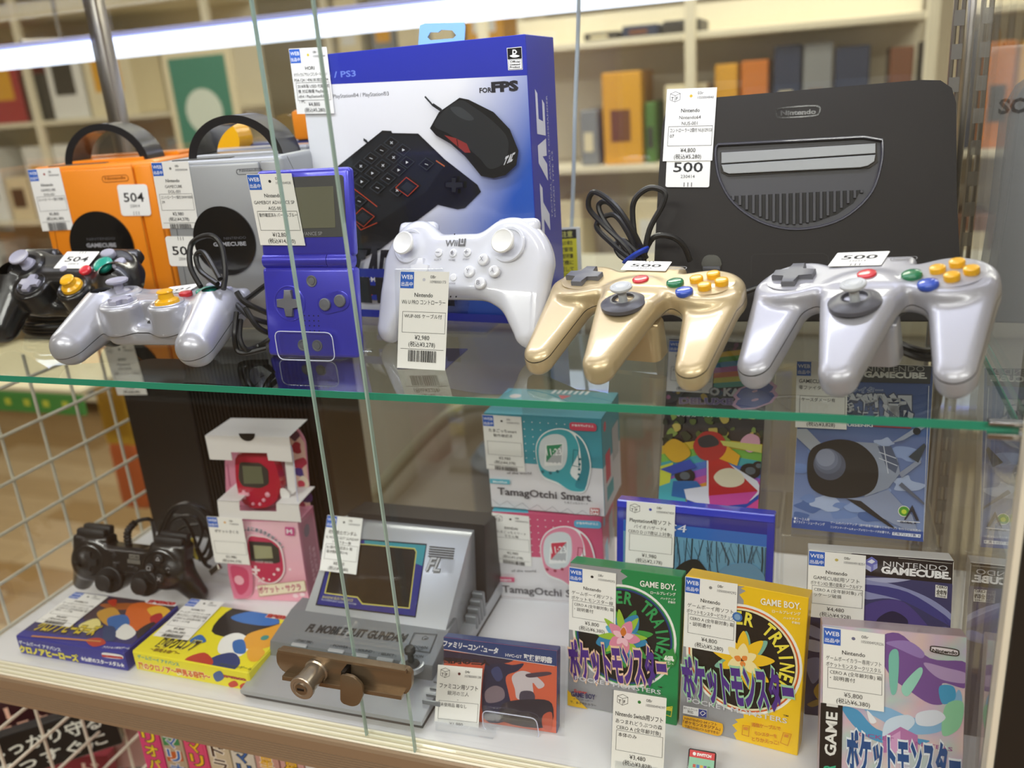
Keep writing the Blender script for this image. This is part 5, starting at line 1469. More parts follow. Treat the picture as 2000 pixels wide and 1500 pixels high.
for P in (((686, 440), (1356, 400), (1356, 444), (686, 488)), ((686, 493), (1356, 449), (1350, 480), (1322, 498), (1290, 505), (720, 533), (696, 524))):
    MB().add(prism(cn(*P), -.003, .0008, .0004)).build('slot_flap', mat('flap_grey', '8e9092', .35, metal=.3), t)
MB().add(prism(cn((680, 436), (1362, 394), (1366, 480), (1330, 506), (715, 541), (684, 524)), -.003, -.0018)).build('slot_well', mat('keyway_dark'), t)
void = cn((722, 627), (1296, 600), (1262, 655), (1190, 705), (1100, 738), (980, 750), (880, 730), (790, 690))
MB().add(prism(void, -.0035, -.0024)).build('grill_well', mat('void_black', '0b0b0c', .6), t)
sl = None
bot = lambda x: 752 - ((x - 990) / 268.0) ** 2 * 105 - abs(x - 990) * .03
for i in range(20):
    x = 731 + i * 29.4; yt = 627 - (x - 722) * .047; yb = max(bot(x), yt + 14)
    MB().add(prism(cn((x, yt), (x + 13, yt - .6), (x + 13, yb), (x, yb)), -.0026, -.0008, .0003)).build('vent_slat', CH2, t)
P = cn(*rrect(600, 884, 688, 962, 36, 6)); MB().add(prism(P, -.001, .0015, .0008)).build('switch_plate', mat('seam_dark'), t, smooth=True)
P = cn(*rrect(606, 935, 684, 956, 6, 3)); MB().add(prism(P, .001, .006, .001)).build('power_switch', CH2, t, smooth=True)
A = Art(fc, lift=.0003)
A.cr = (1100, 100, 2.222)
A.line([(815, 985), (817, 890), (830, 881), (1130, 878), (1150, 890), (1152, 960)], 2.5, '100f10')
P = catmull([A.p(q) for q in ((925, 268), (935, 250), (1000, 242), (1085, 237), (1113, 245), (1110, 268), (1090, 280), (1000, 287), (935, 288))], 4, True); A.stroke(P, .0006, '181717', True)
A.text('Nintendo', (945, 280), (1095, 272), 22, '1a1919', .04)
A.build(t, 'printed_marks')
sticker(t, fc, [(1302, 300), (1390, 300), (1384, 366), (1301, 366)], '500', off=.001, txty=.55, rnd=.05)
tag_mesh(t, fc, [(1303, 175), (1401, 172), (1391, 314), (1295, 316)], kind='tf', code='03r', num='1050004840', lines=('Nintendo', 'Nintendo64', 'NUS-001'), note=('コントローラー2個付 NUJ129153', '07'), price='¥4,800', tax='(税込¥5,280)', dot='d9b52c', off=.0016)
# ------------------------------------------------------------------ lower row
Zd = lambda x, y: at_z(x, y, 0.0)
GB = (1080, 1080, 3.571)


def zig(A, p, q, n, amp):
    """zigzag points between two crop pixels"""
    out = []
    for i in range(n + 1):
        t = i / n; out.append((p[0] + (q[0] - p[0]) * t + (amp if i % 2 else -amp), p[1] + (q[1] - p[1]) * t))
    return out


def band_splash(A, c, r, cols, seed):
    """plain burst of leaf and petal shapes standing in for the cover picture"""
    rr = random.Random(seed); cl = A.p(c); R_ = r / A.cr[2] * A.pxs(cl)
    for k, (col, n, rad, wd, a0) in enumerate(cols):
        for i in range(n):
            a = a0 + 2 * math.pi * i / n + rr.uniform(-.1, .1); u = np.array((math.cos(a), math.sin(a))); v = np.array((-u[1], u[0])); L_ = R_ * rad * rr.uniform(.85, 1.1)
            A.loc(catmull([cl + u * L_ * .08, cl + u * L_ * .5 + v * L_ * wd, cl + u * L_, cl + u * L_ * .5 - v * L_ * wd], 5, True), col)


def gb_cover(A, W_, H, main, grey_poly, center, edge, ringcols, inner, ringtext, rtcol, splash, seed):
    A.loc([(.0004, .0004), (W_, .0004), (W_, H), (.0004, H)], main)
    A.poly(grey_poly, '9b9ca0')
    A.circle(center, edge, ringcols[0])
    c = A.p(center); r = np.linalg.norm(A.p(edge) - c)
    for k, col in zip((.955, .925, .89), ringcols[1:] + (inner,)): A.loc([np.array(q) for q in circ(c[0], c[1], r * k, 56)], col)
    A.arc(ringtext, c, r * .64, 200, -45, r * .24, rtcol, .03)
    band_splash(A, center, 260, splash, seed)
    return c, r


# green box
tgr, fc, A, W_, H = upright('game_software_box', 'green and silver handheld game box standing second row centre on the deck', 'box', (Zd(1108, 1375), Zd(1322, 1418)), [(1115, 1100), (1333, 1125), (1322, 1418), (1108, 1375)], .235, .018, '178a4e', mat('box_green', '158a4c', .4, coat=.3), GB)
gb_cover(A, W_, H, '14894c', [(60, 60), (480, 110), (470, 130), (520, 165), (480, 190), (530, 500), (560, 900), (600, 1000), (560, 1040), (620, 1080), (590, 1140), (600, 1300), (60, 1200)], (492, 580), (862, 620), ('f1f1ea', '2f8f4c', '173a7c'), '10181a', '  MONSTER TRAINER ', '2f9c58',
         (('3f9a44', 7, .95, .16, .3), ('2f86b4', 5, .75, .30, 3.6), ('5fb0d6', 5, .5, .28, 3.9), ('9cc23c', 8, .72, .14, .1), ('e08aa4', 5, .52, .30, 1.2), ('f0c0cc', 5, .3, .3, 1.5), ('d0742c', 1, .3, .3, 1.55)), 4)
A.poly([(770, 700), (800, 680), (845, 650), (850, 685), (868, 720), (850, 775), (800, 795), (768, 770)], '2a8a3e'); A.text('緑', (783, 765), (850, 768), 56, 'f2f2e8', .03)
A.text('GAME BOY.', (612, 225), (862, 254), 42, 'f4f4ee', .02); A.text('ロールプレイング', (686, 278), (860, 292), 20, 'f0f0ea', .02); A.text('バックアップ', (755, 315), (858, 325), 14, 'f0f0ea', .02); A.text('機能付', (808, 340), (858, 346), 14, 'f0f0ea', .02)
A.text('ポケットモンスター', (136, 850), (806, 912), 245, '4c2a86', .05, outline='f0c9a8', ow=.05, slant=-.05)
A.text('POCKET MONSTERS', (160, 876), (756, 978), 30, 'd8d8de', .01)
A.text('TM', (735, 930), (765, 934), 12, '1a1a1a', .02)
A.poly([(108, 945), (250, 1085), (108, 1085)], 'e8b81c'); A.text('Super', (150, 960), (240, 976), 24, 'c0282e', .02, slant=.3); A.text('GAME BOY', (135, 988), (300, 1012), 34, '2b2a5c', .04); A.text('スーパーゲームボーイ', (150, 1010), (285, 1030), 10, '2b2a5c', .01); A.text('で、あざやかカラー', (128, 1034), (308, 1062), 17, '2a2a2a', .01)
A.line([(800, 1065), (838, 1060), (828, 1130), (785, 1115)], 5, 'e0d83c', True); A.poly([(798, 1062), (835, 1068), (830, 1092), (796, 1086)], 'd8d23a')
A.build(tgr)
fct = Face(fc.Wd(0, H, -.018), fc.ux, fc.n); A = Art(fct, lift=.00006); A.loc([(0, 0), (W_ * .5, 0), (W_ * .5, .018), (0, .018)], 'a4a5a8'); A.tloc('DMG-P-APBJ(JPN)', (.006, .008), (.034, 0), (0, .0035), '5a5a5e', .01); A.tloc('ポケットモンスター緑', (W_ * .52, .006), (.04, 0), (0, .005), '0d3f24', .03); A.build(tgr, 'printed_top')
tag_mesh(tgr, fc, [(1113, 1105), (1204, 1120), (1203, 1243), (1112, 1229)], num='10500049292', lines=('Nintendo', 'ゲームボーイ用ソフト', 'ポケットモンスター緑'), note=('CERO A (全年齢対象) 箱', '・説明書付'), price='¥5,800', tax='(税込¥6,380)')
# yellow box
tye, fc, A, W_, H = upright('game_software_box', 'yellow and silver handheld game box standing right of the green one', 'box', (Zd(1325, 1415), Zd(1562, 1478)), [(1340, 1130), (1577, 1160), (1562, 1478), (1325, 1415)], .20, .018, 'f0c414', mat('box_yellow', 'efc218', .4, coat=.3), GB)
gb_cover(A, W_, H, 'f3c61a', [(840, 170), (1340, 225), (1310, 245), (1345, 265), (1300, 290), (1330, 330), (1330, 1150), (1270, 1160), (1290, 1180), (1250, 1200), (1285, 1240), (1260, 1260), (1280, 1310), (1250, 1400), (840, 1300)], (1322, 742), (1738, 770), ('f4f2ea', 'd8642a', 'f0e6c0'), '141414', '  MONSTER TRAINER ', 'f0e14a',
         (('7fb6a0', 9, .86, .2, .2), ('f2c224', 9, .80, .19, .2), ('f6e4a8', 6, .5, .3, .5), ('e88a3c', 3, .22, .4, .9)), 9)
A.circle((1290, 440), (1325, 445), '3a70b4'); A.circle((1290, 440), (1312, 443), '7fa6cc')
A.text('GAME BOY.', (1452, 352), (1732, 388), 46, 'f6f4ea', .02); A.text('ロールプレイング', (1533, 408), (1730, 428), 20, 'f8f2d8', .02); A.text('バックアップ', (1610, 452), (1726, 462), 14, 'f8f2d8', .02); A.text('機能付', (1670, 482), (1726, 490), 14, 'f8f2d8', .02)
A.text('ポケットモンスター', (926, 985), (1692, 1092), 260, '4c2a86', .05, outline='9fd0a8', ow=.05, slant=-.05)
A.text('POCKET MONSTERS', (940, 1030), (1635, 1180), 34, 'd4d4da', .01); A.text('TM', (1610, 1128), (1645, 1134), 12, '1a1a1a', .02)
A.poly([(915, 1055), (1080, 1085), (1078, 1142), (912, 1108)], 'f0f0f0'); A.text('ポケットプリンタ', (918, 1078), (1012, 1096), 14, '333', .01) if False else A.text('ポケットプリンタ', (918, 1078), (1012, 1096), 14, '333333', .01)
A.text('対応', (945, 1104), (985, 1112), 18, '333333', .01); A.poly([(1022, 1078), (1078, 1088), (1077, 1140), (1020, 1130)], '2b3a8c'); A.line([(1032, 1105), (1052, 1092), (1070, 1108), (1048, 1124)], 4, 'f0f0f0', True)
A.smooth([(912, 1150), (915, 1125), (940, 1128), (1160, 1172), (1190, 1195), (1188, 1240), (1170, 1262), (1120, 1260), (930, 1215), (908, 1200)], 'f1b51c', 4)
A.text('NINTENDO 64ソフト', (925, 1150), (1150, 1196), 17, '7a3f16', .02); A.text('「ポケモンスタジアム」', (915, 1176), (1172, 1228), 22, '7a3f16', .03); A.text('で迫力の3Dバトルができる!', (925, 1204), (1165, 1254), 18, '7a3f16', .02)
A.text('通信ケーブルで', (1392, 1196), (1592, 1226), 26, 'd07a1c', .03); A.text('モンスターを', (1412, 1255), (1566, 1278), 24, 'd07a1c', .03); A.text('とりかえっこ!', (1394, 1296), (1580, 1326), 26, 'd07a1c', .03)
for x, y in ((1330, 1190), (1612, 1240)): A.line([(x, y), (x + 46, y + 6), (x + 40, y + 78), (x - 6, y + 64)] if x < 1500 else [(x, y), (x + 56, y + 12), (x + 30, y + 92), (x - 20, y + 70)], 4, 'd07a1c', True); A.poly([(x + 6, y + 10), (x + 36, y + 14), (x + 32, y + 36), (x + 4, y + 30)], 'd88a2c')
A.build(tye)
tag_mesh(tye, fc, [(1340, 1124), (1441, 1140), (1437, 1279), (1335, 1261)], num='10500049292', lines=('Nintendo', 'ゲームボーイ用ソフト', 'ポケットモンスターピカチュウ'), note=('CERO A (全年齢対象) 箱', '・説明書付'), price='¥4,800', tax='(税込¥5,280)', dot='888888')
# pearly box at the right front
GCc = (1540, 1040, 3.261)
tcr, fc, A, W_, H = upright('game_software_box', 'pearly pink and violet handheld game box at the right front corner', 'box', (Zd(1597, 1560), Zd(1880, 1600)), [(1606, 1213), (1887, 1250), (1880, 1600), (1597, 1560)], .30, .018, 'c9a9b8', mat('box_pearl', 'c9b4c0', .3, metal=.3, coat=.4), GCc)
pal = [hexc(h) for h in ('d9b7c2', 'bfc3cc', 'd3bcd2', 'b9cfc8', 'e2c6c4', 'c2b6d0')]
rp_ = random.Random(3); gv = [[pal[rp_.randrange(6)] for _ in range(12)] for _ in range(15)]
A.grid(.0004, .0004, W_ - .0004, H - .0004, lambda a, b: gv[int(b * 13.99)][int(a * 11.99)] if False else tuple(sum(gv[int(b * 13) + j][int(a * 10) + i][k] * (1 - abs(a * 10 - int(a * 10) - i)) * (1 - abs(b * 13 - int(b * 13) - j)) for i in (0, 1) for j in (0, 1)) for k in range(3)), 20, 26)
for pts, col in ((((560, 700), (700, 640), (900, 800), (1140, 830), (1140, 990), (980, 960), (1000, 1080), (900, 1090), (760, 1000), (640, 900)), '7a559c'), (((860, 830), (1000, 860), (1140, 900), (1140, 960), (960, 930)), 'b49ac8'), (((620, 700), (760, 690), (860, 760), (840, 800), (700, 740)), '9b7fc0'),
                 (((340, 1120), (440, 1130), (560, 1250), (760, 1300), (900, 1330), (700, 1360), (480, 1290)), '4f9ccc'), (((480, 1120), (620, 1110), (800, 1180), (1000, 1150), (1080, 1000), (1100, 1100), (980, 1260), (760, 1280), (600, 1200)), '88b8e0'), (((960, 980), (1050, 980), (1060, 1060), (980, 1090)), '3fa0d0'), (((1000, 1100), (1110, 1080), (1090, 1240), (980, 1290)), '8fd0a8'),
                 (((820, 1150), (940, 1130), (1000, 1180), (920, 1230), (820, 1220)), 'dfe6f4'), (((620, 1200), (760, 1160), (800, 1220), (660, 1330), (600, 1340)), 'cfe0f2'), (((640, 780), (700, 760), (690, 1000), (650, 1010)), '7cc4b4'), (((720, 980), (830, 860), (850, 900), (760, 1040)), '9bd8c6'), (((500, 1130), (560, 1200), (520, 1210)), 'eef0f6')):
    A.smooth(pts, col, 5)
A.poly([(600, 1300), (712, 1235), (822, 1290), (822, 1400), (600, 1400)], 'b878ae'); A.poly([(630, 1310), (712, 1260), (712, 1400), (630, 1400)], 'd4a0cc')
A.text('POCKET MONSTERS', (412, 1288), (1042, 1392), 26, 'a05c98', .01)
A.text('ポケットモンスター', (376, 1490), (1094, 1590), 230, '23518e', .05, outline='e6eef6', ow=.05, slant=-.05)
A.poly([(190, 1080), (345, 1085), (325, 2000), (170, 2000)], '1c1b1d')
b0_, b1_ = A.p((298, 1420)), A.p((312, 1090)); A.tloc('GAME BOY', b0_, (b1_ - b0_) * 1.55, np.array((-(b1_ - b0_)[1], (b1_ - b0_)[0])) * .2, 'ecebe8', .03); A.tloc('COLOR', b0_ - (b1_ - b0_) * .75, (b1_ - b0_) * .55, np.array((-(b1_ - b0_)[1], (b1_ - b0_)[0])) * .2, '3cb48c', .05)
P = catmull([A.p(q) for q in ((905, 735), (920, 722), (1060, 742), (1082, 762), (1062, 782), (918, 757))], 5, True); A.loc(P, 'e8dfe6'); A.stroke(P, .0004, '222222', True)
A.text('Nintendo', (915, 758), (1072, 774), 22, '1a1a1c', .04)
A.build(tcr, m=PRINT_GLOSS)
tag_mesh(tcr, fc, [(1608, 1222), (1727, 1237), (1726, 1388), (1606, 1370)], num='1050004929226', lines=('Nintendo', 'ゲームボーイカラー専用ソフト', 'ポケットモンスタークリスタル'), note=('CERO A (全年齢対象) 箱', '・説明書付'), price='¥5,800', tax='(税込¥6,380)', dot='6a6a8c', off=.002)
# dark violet box behind it
tgc, fc, A, W_, H = upright('disc_game_box', 'dark violet game box with worn corners behind the pearly box', 'box', (Zd(1570, 1395), Zd(1850, 1430)), [(1580, 1068), (1862, 1100), (1850, 1430), (1570, 1395)], .25, .020, 'c4c0b8', mat('box_worn', 'c9c6be', .5), GCc)
A.grid(.0004, .0004, W_ - .0004, H - .0004, lambda a, b: tuple(x * (1 - b * .3) + y * b * .3 for x, y in zip(hexc('262650'), hexc('5a62a0'))), 6, 8)
for pts, col in ((((480, 300), (700, 340), (900, 420), (1040, 520), (1040, 560), (860, 470), (640, 420), (480, 420)), '8f94c0'), (((480, 330), (760, 380), (1040, 560), (1040, 600), (740, 440), (480, 370)), '3d3f86'), (((480, 470), (700, 430), (860, 560), (900, 660), (700, 640), (480, 600)), '4a3f86'), (((560, 560), (660, 500), (760, 560), (720, 640), (600, 640)), '1b1c44'), (((480, 290), (620, 320), (780, 300), (700, 290)), 'aeb2d4'), (((820, 640), (1000, 600), (1040, 660), (900, 670)), '6a72b4'),
                 (((110, 580), (210, 620), (210, 680), (110, 640)), '9a9cc0'), (((110, 680), (210, 700), (210, 760), (110, 740)), 'b9b9d0'), (((110, 820), (200, 800), (205, 900), (150, 960)), '7f80a4'), (((160, 1010), (190, 960), (210, 990), (190, 1060)), 'b8942c'), (((120, 1090), (190, 1060), (200, 1090), (150, 1110)), '9a7c2c')):
    A.smooth(pts, col, 5)
A.poly([(90, 70), (1100, 175), (1100, 330), (480, 270), (480, 400), (90, 360)], '16151c')
A.text('NINTENDO', (603, 212), (1012, 244), 34, 'd8d8dc', .0); A.text('GAMECUBE.', (592, 256), (1030, 296), 44, 'f2f2f4', .05)
A.poly([(490, 175), (530, 152), (566, 180), (566, 225), (525, 250), (490, 228)], '6a6fc0'); A.poly([(500, 185), (530, 168), (552, 184), (530, 198)], 'e4e6f4'); A.poly([(490, 200), (525, 218), (525, 250), (490, 228)], 'b4b8e0'); A.poly([(540, 205), (566, 196), (566, 225), (540, 240)], '9aa0d8')
A.poly([(935, 330), (1012, 342), (1008, 418), (933, 408)], 'ecebe6'); A.text('CERO', (942, 350), (1006, 358), 16, '222222', .03); A.text('全年齢', (940, 388), (1004, 398), 30, '1a1a1a', .03); A.text('全年齢対象', (944, 404), (1000, 412), 10, '333333', .01)
A.line([(1050, 190), (1046, 330)], 6, 'd8d5cc'); A.line([(1052, 500), (1040, 660)], 4, 'c8c5bc'); A.line([(130, 96), (400, 124)], 5, 'dad7cf'); A.line([(700, 160), (1040, 196)], 3, 'cac7bf')
A.build(tgc)
tag_mesh(tgc, fc, [(1579, 1073), (1691, 1083), (1686, 1215), (1576, 1201)], num='1050004918251', lines=('Nintendo', 'GAMECUBE用ソフト', 'ポケモンXD 闇の旋風ダークルギア'), note=('CERO A (全年齢対象) パ', 'ッケージ破損'), price='¥4,480', tax='(税込¥4,928)', dot='c8b45c', off=.0025)
# clear risers for the back row
def riser(label, x0, x1, y0, y1, z):
    t = thing('clear_riser', label, 'stand', (x0, y0, 0))
    MB().add(rbox(0, 0, z - .003, x1 - x0, y1 - y0, z, .0006, 1)).build('top_sheet', ACR, t)
    for x in (0, x1 - x0 - .003): MB().add(rbox(x, 0, 0, x + .003, y1 - y0, z - .003, .0006, 1)).build('side_sheet', ACR, t)
    return t


riser('clear acrylic riser under the racing game case', -.150, -.026, .243, .318, .100)
riser('clear acrylic riser under the fighter plane box', -.024, .1, .204, .285, .115)
# fighter plane box
FL = (1500, 660, 3.41)
tfl, fc, A, W_, H = upright('disc_game_box', 'blue fighter plane game box raised at the right back', 'box', ((-.016, .215, .115), (.089, .210, .115)), [(1556, 706), (1815, 712), (1806, 1058), (1546, 1030)], .35, .020, 'b9bcc2', mat('box_worn'), FL)
A.grid(.0004, .0004, W_ - .0004, H - .0004, lambda a, b: tuple(x * (1 - b) + y * b for x, y in zip(hexc('7f95c4'), hexc('22407f'))), 4, 10)
for i in range(22): A.blob((190 + rp_.random() * 860, 620 + rp_.random() * 600), 40 + rp_.random() * 60, ('6a86bc', '8aa0cc', '4866a0', 'a8b8d8')[i % 4], 9, .4, i, True, .5)
A.poly([(150, 140), (1090, 165), (1080, 305), (150, 280)], '2b2d2c'); A.text('NINTENDO', (652, 222), (1042, 224), 38, 'a9a9a4'); A.text('GAMECUBE.', (640, 260), (1055, 270), 38, 'd8d8d2', .05)
A.text('零ファイター', (440, 362), (762, 364), 34, '5c6f9c', .04, outline='cfd4dc', ow=.03)
A.text('撃墜戦記', (330, 530), (955, 540), 150, 'b8bcc6', .07, outline='3a4460', ow=.04); A.text('GEKITUISENKI', (400, 585), (696, 592), 20, 'f0f0f0', .03); A.line([(704, 586), (950, 598)], 12, '9a3040')
A.poly([(185, 605), (260, 605), (390, 740), (340, 800), (185, 660)], 'a7aeb8'); A.poly([(560, 690), (720, 700), (860, 800), (880, 900), (800, 1000), (640, 1060), (700, 900)], '8f99ac'); A.poly([(730, 720), (820, 720), (870, 840), (850, 900), (790, 860)], '4d5a74'); A.line([(740, 760), (850, 800)], 6, 'c6ccd8'); A.line([(740, 800), (860, 850)], 6, 'c6ccd8'); A.line([(770, 720), (800, 900)], 6, 'c6ccd8')
A.smooth([(262, 840), (300, 730), (450, 676), (600, 700), (710, 800), (735, 920), (690, 1020), (560, 1065), (380, 1050), (280, 980)], '0f1011', 5)
A.poly([(640, 1060), (800, 1010), (960, 1180), (1000, 1300), (840, 1240), (520, 1068)], '8c98b4'); A.poly([(520, 1068), (620, 1085), (880, 1290), (800, 1250)], '14161c')
A.circle((412, 845), (522, 850), '0a0b0d'); A.circle((410, 845), (518, 850), '4c5366')
for k, col in enumerate(('5b6378', '6c748a', '858da2')): A.circle((400 - 8 * k, 820 - 12 * k), (490 - 22 * k, 822 - 12 * k), col)
A.poly([(820, 700), (960, 610), (1055, 565), (1040, 600), (900, 680)], '9aa4b8'); A.circle((990, 620), (1016, 622), '17181c'); A.poly([(870, 900), (1010, 800), (1020, 830), (890, 930)], '8a93a8'); A.poly([(870, 980), (890, 960), (1045, 1100), (1040, 1112)], '5d6577'); A.poly([(935, 790), (1040, 700), (1052, 720), (1000, 830)], '2c3a44')
A.poly([(150, 1195), (1040, 1290), (1040, 1360), (150, 1270)], '2f4f9a')
for t_, p, q, h in (('■１〜２人用', (175, 1205), (275, 1216), 16), ('■フライト・シューティング', (172, 1228), (378, 1248), 18), ('ゲームのバックアップ（途中経過や成績などのセーブ）を行うには別売の', (416, 1232), (1016, 1288), 15), ('ニンテンドーゲームキューブメモリーカードが必要です。', (416, 1262), (812, 1302), 15)): A.text(t_, p, q, h, 'e4e9f4', .01)
A.poly([(828, 1290), (1016, 1306), (1014, 1328), (826, 1310)], 'e8ecf4'); A.text('使用ブロック数  4', (834, 1306), (1008, 1322), 15, '2b3f80', .02)
A.circle((905, 1152), (945, 1156), 'e8e8d8'); A.circle((905, 1152), (940, 1156), '4c9a2c'); A.circle((905, 1155), (922, 1156), 'c6dc3c')
A.poly([(960, 1110), (1005, 1215), (985, 1215), (955, 1150), (915, 1210), (905, 1208)], '1c2430'); A.line([(860, 1216), (1010, 1226)], 5, 'f0f0f0'); A.text('GLOBAL A', (880, 1228), (985, 1238), 12, '20242c', .03)
A.line([(1070, 320), (1040, 1340)], 5, 'c9ced8')
A.build(tfl)
tag_mesh(tfl, fc, [(1557, 705), (1656, 707), (1654, 839), (1553, 834)], num='1050004920', lines=('GAMECUBE用ソフト', '零ファイター撃墜戦記'), note=('ケースダメージ有',), price='¥3,480', tax='(税込¥3,828)', off=.002)
# racing case
KT = (1180, 660, 3.0605)
tkt, fc, A, W_, H = upright('racing_game_case', 'clear plastic game case with a colourful kart racing cover, raised at the back', 'case', ((-.140, .249, .100), (-.036, .239, .100)), [(1313, 650), (1521, 672), (1502, 1030), (1280, 1000)], .30, .011, 'c8ccd2', clear('case_clear', tint=(.9, .92, .93), f0=.08), KT)
H = min(H, .172)
A.loc([(.003, .002), (W_ - .006, .002), (W_ - .006, H - .003), (.003, H - .003)], '2c2830')
A.lim = (.003, .002, W_ - .006, H - .003)
rk = random.Random(8)
for i in range(60): A.blob((340 + rk.random() * 700, 40 + rk.random() * 330), 5 + rk.random() * 16, rk.choice(('7a3b6a', 'b05c8c', '3f7cb0', '5c2f4c', 'c8a83c', '88406c', '3a5c84')), 7, .2, i)
for i, c_ in enumerate(('e8c23c', '5cb054', '3f94c8', 'c05cae', 'e0784c', 'd8d050', '4fb0a0')): A.poly([(660, 90 + i * 30), (900, 60 + i * 32), (905, 92 + i * 32), (655, 120 + i * 30)], c_)
for i, c_ in enumerate(('d8b83c', '78b84c', '3fa8b0', '4f7cd0', 'a05cc8', 'd85ca0', 'e8a03c', 'd8dc5c')):
    A.poly([(320, 640 + i * 50), (640, 600 + i * 42), (1020, 640 + i * 52), (1020, 700 + i * 52), (640, 650 + i * 42), (320, 700 + i * 50)], c_)
for i in range(40): A.blob((350 + rk.random() * 650, 460 + rk.random() * 170), 8 + rk.random() * 22, rk.choice(('3c4430', '5c6a34', '2c3324', 'c8b45c', '6a5a2c', '88a050')), 7, .3, i + 50)
A.poly([(320, 860), (470, 820), (500, 1000), (320, 980)], '4fb8c0'); A.poly([(320, 760), (420, 740), (400, 860), (320, 880)], 'd8e04c'); A.poly([(900, 880), (1020, 860), (1020, 1080), (820, 1040)], 'd84f94'); A.poly([(320, 980), (980, 1040), (980, 1100), (320, 1030)], 'c05c94')
for x, y, r_ in ((490, 820, 62), (650, 860, 30), (880, 790, 60), (930, 760, 36)): A.blob((x, y), r_, '1c2024', 12, .04, 1, True, .75); A.blob((x, y), r_ * .5, '5c6870', 10, .04, 1, True, .75)
A.poly([(420, 850), (560, 850), (600, 900), (520, 960), (410, 940)], '2f6fb0')
A.poly([(485, 900), (620, 880), (620, 720), (700, 715), (920, 850), (960, 880), (950, 940), (840, 990), (640, 1010), (500, 960)], 'e6e8ee'); A.poly([(630, 725), (720, 715), (925, 910), (840, 935), (632, 938)], 'c22c2c'); A.poly([(632, 938), (925, 912), (860, 985), (640, 1008)], 'd04f9c'); A.poly([(500, 960), (640, 1008), (860, 985), (950, 930), (960, 960), (850, 1010), (640, 1035), (510, 990)], '2c4fa8')
A.smooth([(662, 830), (700, 785), (770, 775), (830, 810), (842, 855), (790, 885), (710, 880)], 'e8e0c0')
A.poly([(640, 700), (740, 640), (820, 700), (800, 760), (700, 720)], 'e8ac2c'); A.smooth([(540, 640), (600, 560), (700, 570), (740, 650), (690, 720), (590, 720)], 'b83030'); A.smooth([(570, 600), (640, 575), (690, 610), (680, 640), (590, 650)], '30343c'); A.smooth([(820, 620), (870, 570), (930, 590), (930, 650), (870, 680)], 'e0a8bc')
A.smooth([(360, 660), (420, 600), (500, 640), (520, 700), (430, 740)], 'd8a82c'); A.poly([(340, 780), (520, 720), (560, 770), (420, 810)], '2f4fb8'); A.poly([(700, 610), (1010, 640), (1010, 690), (720, 640)], 'cfd06c')
A.text('O KART', (640, 338), (905, 350), 44, 'c6cad0', .05, outline='3a3c44'); A.text('DELUXE', (462, 390), (775, 396), 36, '6a5c90', .04, outline='b8b0cc', ow=.03); A.text('8', (820, 420), (1000, 380), 120, '5c6cb0', .06, outline='d8b0d0', ow=.05, slant=.2); A.text('マリオカート8デラックス', (440, 466), (795, 470), 16, 'f0f0f0', .02)
A.build(tkt, m=PRINT_GLOSS)
MB().add(rbox(-.0005, 0, -.0112, W_ + .0005, H, .0006, .003, 3)).build('clear_sleeve', clear('sleeve_clear', tint=(.97, .97, .98), f0=.05), tkt, smooth=True)
tag_mesh(tkt, fc, [(1309, 664), (1398, 668), (1392, 767), (1303, 764)], num='1050004747', lines=('Nintendo Switch', '', 'CERO A'), note=('230',), price='¥4,800', tax='(税込¥5,280)', off=.003)
# blue disc case
tp4, fc, A, W_, H = upright('disc_game_case', 'wide blue plastic disc case with misty forest cover behind the green box', 'case', ((-.164, .165, 0), (-.029, .160, 0)), [(1208, 978), (1517, 1010), (1517, 1010), (1208, 978)], .17, .014, '2a3cb8', mat('case_blue', '2535b0', .18, coat=.6), KT)
b = lambda x, y: fc.L(*((1180 + x / 3.0605), 660 + y / 3.0605))
y1_ = float(b(540, 1130)[1]); y2_ = float(b(540, 1200)[1])
A.loc([(.006, .004), (W_ - .006, .004), (W_ - .006, H - .006), (.006, H - .006)], '1f2c96'); A.loc([(.006, .004), (W_ - .006, .004), (W_ - .006, y1_), (.006, y1_)], '2f6cc4'); 
A.grid(.006, .004, W_ - .006, y2_, lambda a, q: tuple(x * (1 - q) + y * q for x, y in zip(hexc('2c5c78'), hexc('6ba2c4'))), 6, 6)
A.lim = (.006, .004, W_ - .006, y2_)
for i in range(16):
    x = 400 + i * 42 + rk.uniform(-10, 10); A.line([(x, 1480), (x + rk.uniform(-20, 20), 1330), (x + rk.uniform(-30, 30), 1190)], rk.choice((4, 6, 9)), rk.choice(('2f4c60', '3b5f78', '24404f')))
    A.line([(x, 1340), (x + rk.uniform(-50, 50), 1250)], 3, '35566c'); A.line([(x, 1300), (x + rk.uniform(-40, 40), 1210)], 2, '35566c')
A.smooth([(400, 1420), (470, 1340), (560, 1320), (640, 1400), (760, 1380), (860, 1440), (860, 1520), (400, 1520)], '23272c', 5); A.smooth([(700, 1380), (860, 1340), (960, 1420), (940, 1520), (700, 1520)], '5f8cae', 5)
A.lim = None; A.text('PS4', (330, 1148), (492, 1158), 46, 'dfe4f4', .0, slant=.2)
A.build(tp4, m=PRINT_GLOSS)
MB().add(rbox(.0, H - .006, -.0135, W_, H + .0015, .001, .001, 1)).build('top_rim', mat('case_blue_clear', '2c40d0', .12, coat=.7), tp4)
tag_mesh(tp4, fc, [(1226, 976), (1320, 985), (1316, 1107), (1222, 1096)], kind='tf', num='10500047450', lines=('Playstation4用ソフト', 'バイオハザード4', 'CERO D (17歳以上対象)'), note=('',), price='¥1,980', tax='(税込¥2,178)', dot='3a4ab0', off=.0025)
# watch boxes
WT = (900, 720, 3.26)


